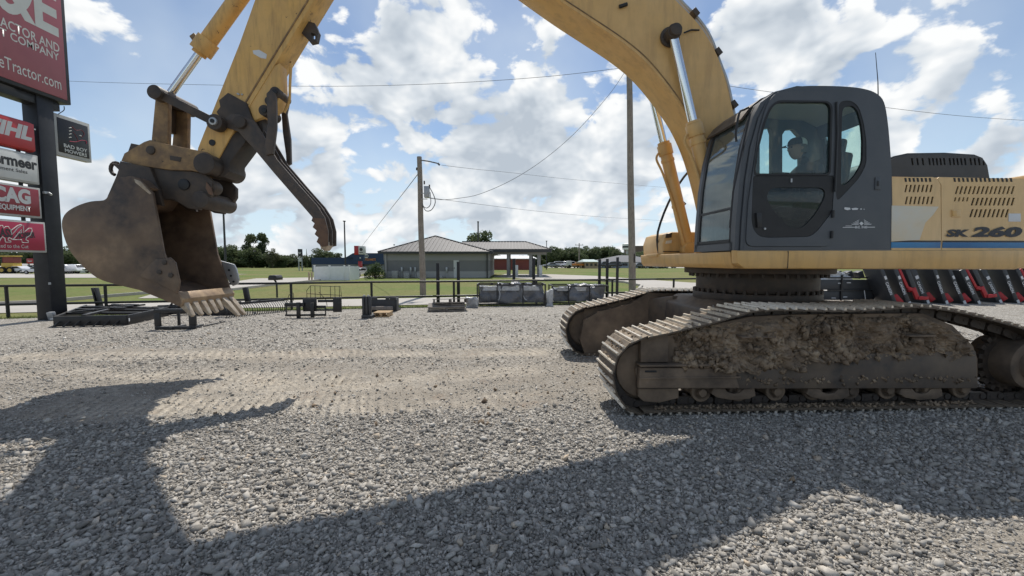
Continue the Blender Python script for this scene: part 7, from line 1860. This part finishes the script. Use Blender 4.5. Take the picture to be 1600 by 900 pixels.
road_sign('dark pylon with two small panels beyond the lawn, left of the thumb claw', 465, 471, 389, 401, 409, 78, 'trim', 'sign_white')

# ------------------------------------------------------------------ vehicles
CARM = {}
def paint(c):
    if c not in CARM: CARM[c] = mat('car_paint_%d' % len(CARM), c, .25, coat=.6, spec=.5)
    return CARM[c]
def car(x, y, rz, col, label, kind='car', s=1.0, name='parked_car'):
    rt = thing(name, label, kind, (x, y, -.05), rz); m = paint(col)
    if kind == 'pickup': pr = [(-2.7, .45), (-2.7, .95), (-2.6, 1.05), (-1.5, 1.12), (-1.35, 1.15), (-.85, 1.75), (.45, 1.80), (.75, 1.14), (2.7, 1.10), (2.7, .45)]; gw = [(-1.15, 1.2), (-.78, 1.66), (.38, 1.70), (.52, 1.2)]
    elif kind == 'suv': pr = [(-2.3, .45), (-2.35, .8), (-2.2, 1.05), (-1.25, 1.14), (-.7, 1.72), (.2, 1.80), (1.9, 1.74), (2.25, 1.15), (2.3, .5)]; gw = [(-1.05, 1.2), (-.64, 1.62), (.2, 1.70), (1.8, 1.64), (1.95, 1.2)]
    else: pr = [(-2.25, .40), (-2.28, .7), (-2.1, .85), (-1.05, .95), (-.45, 1.40), (.7, 1.44), (1.55, .98), (2.2, .95), (2.25, .45)]; gw = [(-.82, 1.0), (-.38, 1.34), (.64, 1.37), (1.25, 1.0)]
    mb = MB(); mb.prism(pr, -.9, .9); b = mb.build('body', m, rt, bevel=.07)
    for n0, n1 in ((-.915, -.88), (.88, .915)): mb = MB(); mb.prism(gw, n0, n1); mb.build('window', MT['carglass'], rt)
    w0, w1 = pr[4 if kind == 'pickup' else 3], pr[5 if kind == 'pickup' else 4]; mb = MB(); mb.add([(w0[0] - .03, -.72, w0[1] + .07), (w0[0] - .03, .72, w0[1] + .07), (w1[0] - .05, .66, w1[1] - .06), (w1[0] - .05, -.66, w1[1] - .06), (w0[0] + .06, -.72, w0[1] + .02), (w0[0] + .06, .72, w0[1] + .02), (w1[0] + .06, .66, w1[1] - .1), (w1[0] + .06, -.66, w1[1] - .1)], [(0, 1, 2, 3), (7, 6, 5, 4), (0, 4, 5, 1), (1, 5, 6, 2), (2, 6, 7, 3), (3, 7, 4, 0)]); mb.build('windshield', MT['carglass'], rt)
    for sx in (-1.45, 1.42):
        for sy in (-.86, .86): mb = MB(); mb.cyl((sx, sy - .1, .36), (sx, sy + .1, .36), .36, n=18); w_ = mb.build('wheel', MT['tyre'], rt); mb = MB(); mb.cyl((sx, sy - .11, .36), (sx, sy + .11, .36), .2, n=14); mb.build('rim', MT['rim'], w_)
    for sy in (-.62, .62): mb = MB(); mb.box((pr[1][0] - .01, sy, .82 if kind != 'car' else .66), (.06, .34, .16)); mb.build('headlight', MT['rim'], rt)
    mb = MB(); mb.box((pr[1][0] - .01, 0, .72 if kind != 'car' else .58), (.05, .8, .26)); mb.build('grille', MT['trim'], rt)
    rt.scale = (s, s, s); return rt
def at(px, Y): return onY(px, 420, Y).x
car(at(549, 44), 44, R(82), (.75, .76, .78), 'small white utility vehicle parked right of the white enclosure, the nearer one', 'suv', .55)
car(at(559, 47), 47, R(84), (.70, .71, .73), 'small white utility vehicle parked below the red shop sign, the farther one', 'suv', .55)
far = [(893, 112, (.55, .56, .58), 'pickup', 20, 'silver pickup parked left of the small tan building'), (870, 118, (.6, .6, .6), 'suv', 0, 'pale van-like vehicle at the left end of the distant car row'), (861, 112, (.25, .26, .28), 'car', 10, 'dark car beside the canopy at the left end of the distant row'), (884, 126, (.70, .70, .70), 'pickup', 90, 'white pickup facing the camera in the distant row'),
       (946, 108, (.03, .03, .035), 'pickup', 5, 'black pickup in front of the small tan building'), (957, 108, (.05, .05, .06), 'suv', 0, 'black sport utility vehicle left of the tall pole in the distance'), (998, 104, (.08, .085, .09), 'car', 4, 'dark car just right of the tall pole'), (1009, 105, (.62, .63, .65), 'car', 0, 'silver car in front of the pale blue-grey building'), (1020, 106, (.70, .70, .71), 'suv', 15, 'white sport utility vehicle left of the yellow tool box'), (1031, 104, (.72, .72, .73), 'car', 8, 'white car nearest the yellow tool box'), (1044, 108, (.6, .6, .62), 'pickup', 0, 'pale pickup partly behind the yellow tool box')]
for px, Y, c, k, rz, lab in far: car(at(px, Y), Y, R(rz), c, lab, k)
for px, Y, c, k, rz, lab in [(102, 58, (.75, .75, .76), 'car', 10, 'white car parked in front of the far roadside shop'), (119, 60, (.78, .78, .78), 'pickup', 170, 'white pickup nose-in beside the bucket, far left'), (30, 60, (.65, .65, .66), 'car', 0, 'pale car by the yellow machine at the far left'), (62, 56, (.7, .7, .7), 'car', 5, 'white car partly hidden by the black sign post'), (94, 57, (.5, .5, .52), 'suv', 0, 'grey sport utility vehicle beside the far roadside shop')]: car(at(px, Y), Y, R(rz), c, lab, k, .72)
def loader():
    Y = 60; a = onY(20, 433, Y); rt = thing('yellow_loader', 'small yellow and red farm machine parked at the far left', 'machine', (a.x, Y, -.05), R(8)); k = Y / F_PX
    box_part('body', -.75, .7, -.7, .7, .7, 1.5, 'yellow_new', rt, .08); box_part('hopper', -.65, .75, -.6, .6, 1.5, 2.35, 'brick_red', rt, .10); box_part('roof', -.8, .85, -.7, .7, 2.4, 2.55, 'yellow_new', rt, .05)
    for s in (-1, 1):
        for x in (-.5, .5): mb = MB(); mb.cyl((x, s * .8 - .12, .45), (x, s * .8 + .12, .45), .48, n=18); w_ = mb.build('wheel', MT['tyre'], rt); mb = MB(); mb.cyl((x, s * .8 - .13, .45), (x, s * .8 + .13, .45), .26, n=14); mb.build('rim', MT['yellow_new'], w_)
        box_part('cab_post', -.7, -.62, s * .6 - .04, s * .6 + .04, 1.45, 2.42, 'trim', rt)
MT['yellow_new'] = mat('bright_yellow_paint', (.55, .37, .07), .5)
loader()
def orange_truck():
    Y = 106; x = at(906, Y); rt = thing('orange_truck', 'orange flatbed equipment beside the small tan building', 'truck', (x, Y, -.05), R(3))
    box_part('bed', -2.2, 2.3, -1, 1, .7, 1.15, 'orange', rt, .05); box_part('cab', -3.4, -2.3, -1, 1, .5, 1.9, 'sign_white', rt, .15); box_part('load', -1.2, 1.8, -.8, .8, 1.15, 1.6, 'tan', rt, .1)
    for xx in (-2.9, 1.2, 2.0):
        for s in (-1, 1): mb = MB(); mb.cyl((xx, s * .95 - .12, .42), (xx, s * .95 + .12, .42), .42, n=16); mb.build('wheel', MT['tyre'], rt)
orange_truck()

# ------------------------------------------------------------------ trees
def crown_variant(seed, kind):
    r = random.Random(seed); C_, Rr = [], []
    if kind == 'broad':
        for k in range(15):
            t = r.uniform(0, 6.28); ra = r.uniform(.0, .36); z = r.uniform(.32, .92); w = .23 * (1.15 - abs(z - .55)); C_.append((math.cos(t) * ra, math.sin(t) * ra, z)); Rr.append((w, w, w * .75))
    elif kind == 'tall':
        for k in range(15):
            z = r.uniform(.28, .94); t = r.uniform(0, 6.28); ra = r.uniform(.02, .26) * (1.25 - z * .7); w = r.uniform(.11, .19); C_.append((math.cos(t) * ra, math.sin(t) * ra, z)); Rr.append((w, w, w * .8))
    elif kind == 'conifer':
        for k in range(12):
            z = .15 + .8 * k / 11; w = .20 * (1 - z) + .03; C_.append((r.uniform(-.03, .03), r.uniform(-.03, .03), z)); Rr.append((w, w, .08))
    else:
        for k in range(11):
            t = r.uniform(0, 6.28); ra = r.uniform(0, .40); z = r.uniform(.12, .78); w = r.uniform(.2, .3); C_.append((math.cos(t) * ra, math.sin(t) * ra, z)); Rr.append((w, w, w * .8))
    return C_, Rr
def trunk_variant(seed, C_):
    r = random.Random(seed); mb = MB(); mb.tube([(0, 0, -.02), (.006, 0, .2), (-.008, .006, .42), (.0, .0, .66)], [.030, .024, .017, .008], 7)
    for k in range(5):
        c = C_[k]; z0 = r.uniform(.2, .45); mb.tube([(0, 0, z0), (c[0] * .5, c[1] * .5, (z0 + c[2]) / 2 + .02), (c[0] * .9, c[1] * .9, c[2] * .97)], [.012, .008, .004], 5)
    return mb.mesh('trunk')
VAR = {}
for kind, n, cnt, sz in (('broad', 3, 4200, .034), ('tall', 2, 3600, .028), ('bushy', 3, 4200, .036), ('conifer', 1, 1300, .028)):
    for i in range(n):
        C_, Rr = crown_variant(i * 7 + len(kind), kind); t = trunk_variant(i, C_); t.materials.append(MT['bark'])
        for mname in (('leaf', 'leaf_pale') if kind != 'conifer' else ('leaf',)):
            me = leaf_cloud('crown', C_, Rr, cnt, sz, i + 5); me.materials.append(MT[mname]); VAR[(kind, i, mname)] = (me, t)
NB_ = {'broad': 3, 'tall': 2, 'bushy': 3, 'conifer': 1}
def tree(px, ytop, Y, wpx, label, group=None, kind='broad', mname='leaf', name='tree'):
    p = onY(px, ytop, Y); h = (p.z + .1) * (1.14 if kind == 'bushy' else 1.06); w = wpx * Y / F_PX
    rt = thing(name, label, 'tree' if name == 'tree' else 'bush', (p.x, Y, -.1), random.uniform(0, 6.28), group)
    me, t = VAR[(kind, random.randrange(NB_[kind]), mname)]
    sc = Matrix.Diagonal((w * 1.25, w * 1.25, h * 1.04, 1))
    for nm, d in (('trunk', t), ('crown', me)):
        o = bpy.data.objects.new(nm, d); COL.objects.link(o); o.parent = rt; o.matrix_local = sc
    return rt
LG = 'trees in the clump beyond the left lawn'
L_ = 'dark green leafy tree in the clump beyond the left lawn'
for px, yt, w in ((345, 389, 28), (357, 386, 28), (368, 388, 30), (380, 390, 30), (392, 390, 30), (404, 392, 30), (416, 395, 28), (427, 399, 26), (438, 401, 24), (449, 403, 22), (333, 396, 24)): tree(px, yt, random.uniform(112, 124), w, L_, LG, 'bushy')
tree(391, 371, 118, 31, 'tallest dark tree of the left clump, its crown split in two, left part', None, 'tall'); tree(410, 372, 119, 32, 'tallest dark tree of the left clump, its crown split in two, right part', None, 'tall')
tree(425, 392, 110, 17, 'pale grey-green tree at the right edge of the left clump', None, 'broad', 'leaf_pale')
tree(441, 400, 125, 8, 'small pointed conifer left of the dark pylon', None, 'conifer'); tree(479, 392, 112, 7, 'narrow pointed conifer right of the dark pylon', None, 'conifer')
for px, yt, w in ((456, 399, 20), (476, 401, 18), (487, 403, 20)): tree(px, yt, 120, w, 'round dark tree by the dark pylon beyond the lawn', 'trees around the dark pylon', 'bushy')
tree(505, 392, 82, 34, 'broad dark tree behind the navy store, under the thumb claw', None, 'broad')
tree(522, 398, 85, 22, 'small dark tree at the right of the broad one behind the navy store', None, 'broad')
tree(747, 367, 84, 40, 'rounded tree crown rising behind the roof of the grey building', None, 'broad')
for px, yt, w, k in ((8, 395, 42, 'broad'), (38, 391, 44, 'broad'), (62, 392, 34, 'broad'), (88, 388, 30, 'broad'), (106, 394, 32, 'broad'), (124, 404, 26, 'bushy'), (-20, 392, 40, 'broad'), (74, 398, 30, 'bushy'), (24, 402, 30, 'bushy')): tree(px, yt, random.uniform(82, 92), w, 'dark tree in the belt behind the far-left roadside shop', 'trees behind the roadside shop', k)
FG = 'trees along the distant tree line on the right'; FL = 'dark green tree in the long distant tree line'
px = 838
while px < 1075:
    yt = np.interp(px, [838, 866, 880, 905, 925, 950, 968, 985, 1030, 1060], [396, 387, 391, 389, 391, 388, 394, 398, 391, 386]) + random.uniform(-2.5, 2.5)
    tree(px, yt, random.uniform(138, 165), random.uniform(18, 28), FL, FG, random.choice(['broad', 'bushy', 'bushy'])); px += random.uniform(7, 10)
px = 1080
while px < 1700:
    tree(px, random.uniform(386, 394), random.uniform(140, 170), random.uniform(24, 36), 'dark green tree hidden behind the excavator house', 'trees hidden behind the excavator house', random.choice(['broad', 'bushy'])); px += 20
px = 130
while px < 335:
    tree(px, random.uniform(390, 400), random.uniform(120, 150), random.uniform(24, 34), 'dark green tree behind the bucket', 'trees hidden behind the bucket', random.choice(['broad', 'bushy'])); px += 14
px = 580
while px < 840:
    tree(px, random.uniform(398, 403), random.uniform(150, 170), random.uniform(20, 28), 'distant tree behind the grey building', 'trees hidden behind the grey building', 'bushy'); px += 14
def bush():
    Y = 41; p = onY(586, 411, Y); rt = thing('bush', 'rounded dark green bush at the left corner of the grey building', 'bush', (p.x, Y, -.06))
    C_ = [(0, 0, .8), (-.5, .1, .55), (.45, 0, .6), (.1, .3, 1.15), (-.25, -.2, 1.0), (.5, .2, .3), (-.6, 0, .3)]; me = leaf_cloud('foliage', C_, [(.55, .5, .5)] * 7, 3200, .055, 3); link('foliage', me, MT['leaf_bush'], rt)
    mb = MB(); [mb.tube([(0, 0, 0), (c[0] * .6, c[1] * .6, c[2] * .8)], [.05, .02], 5) for c in C_]; mb.build('stem', MT['bark'], rt)
bush()
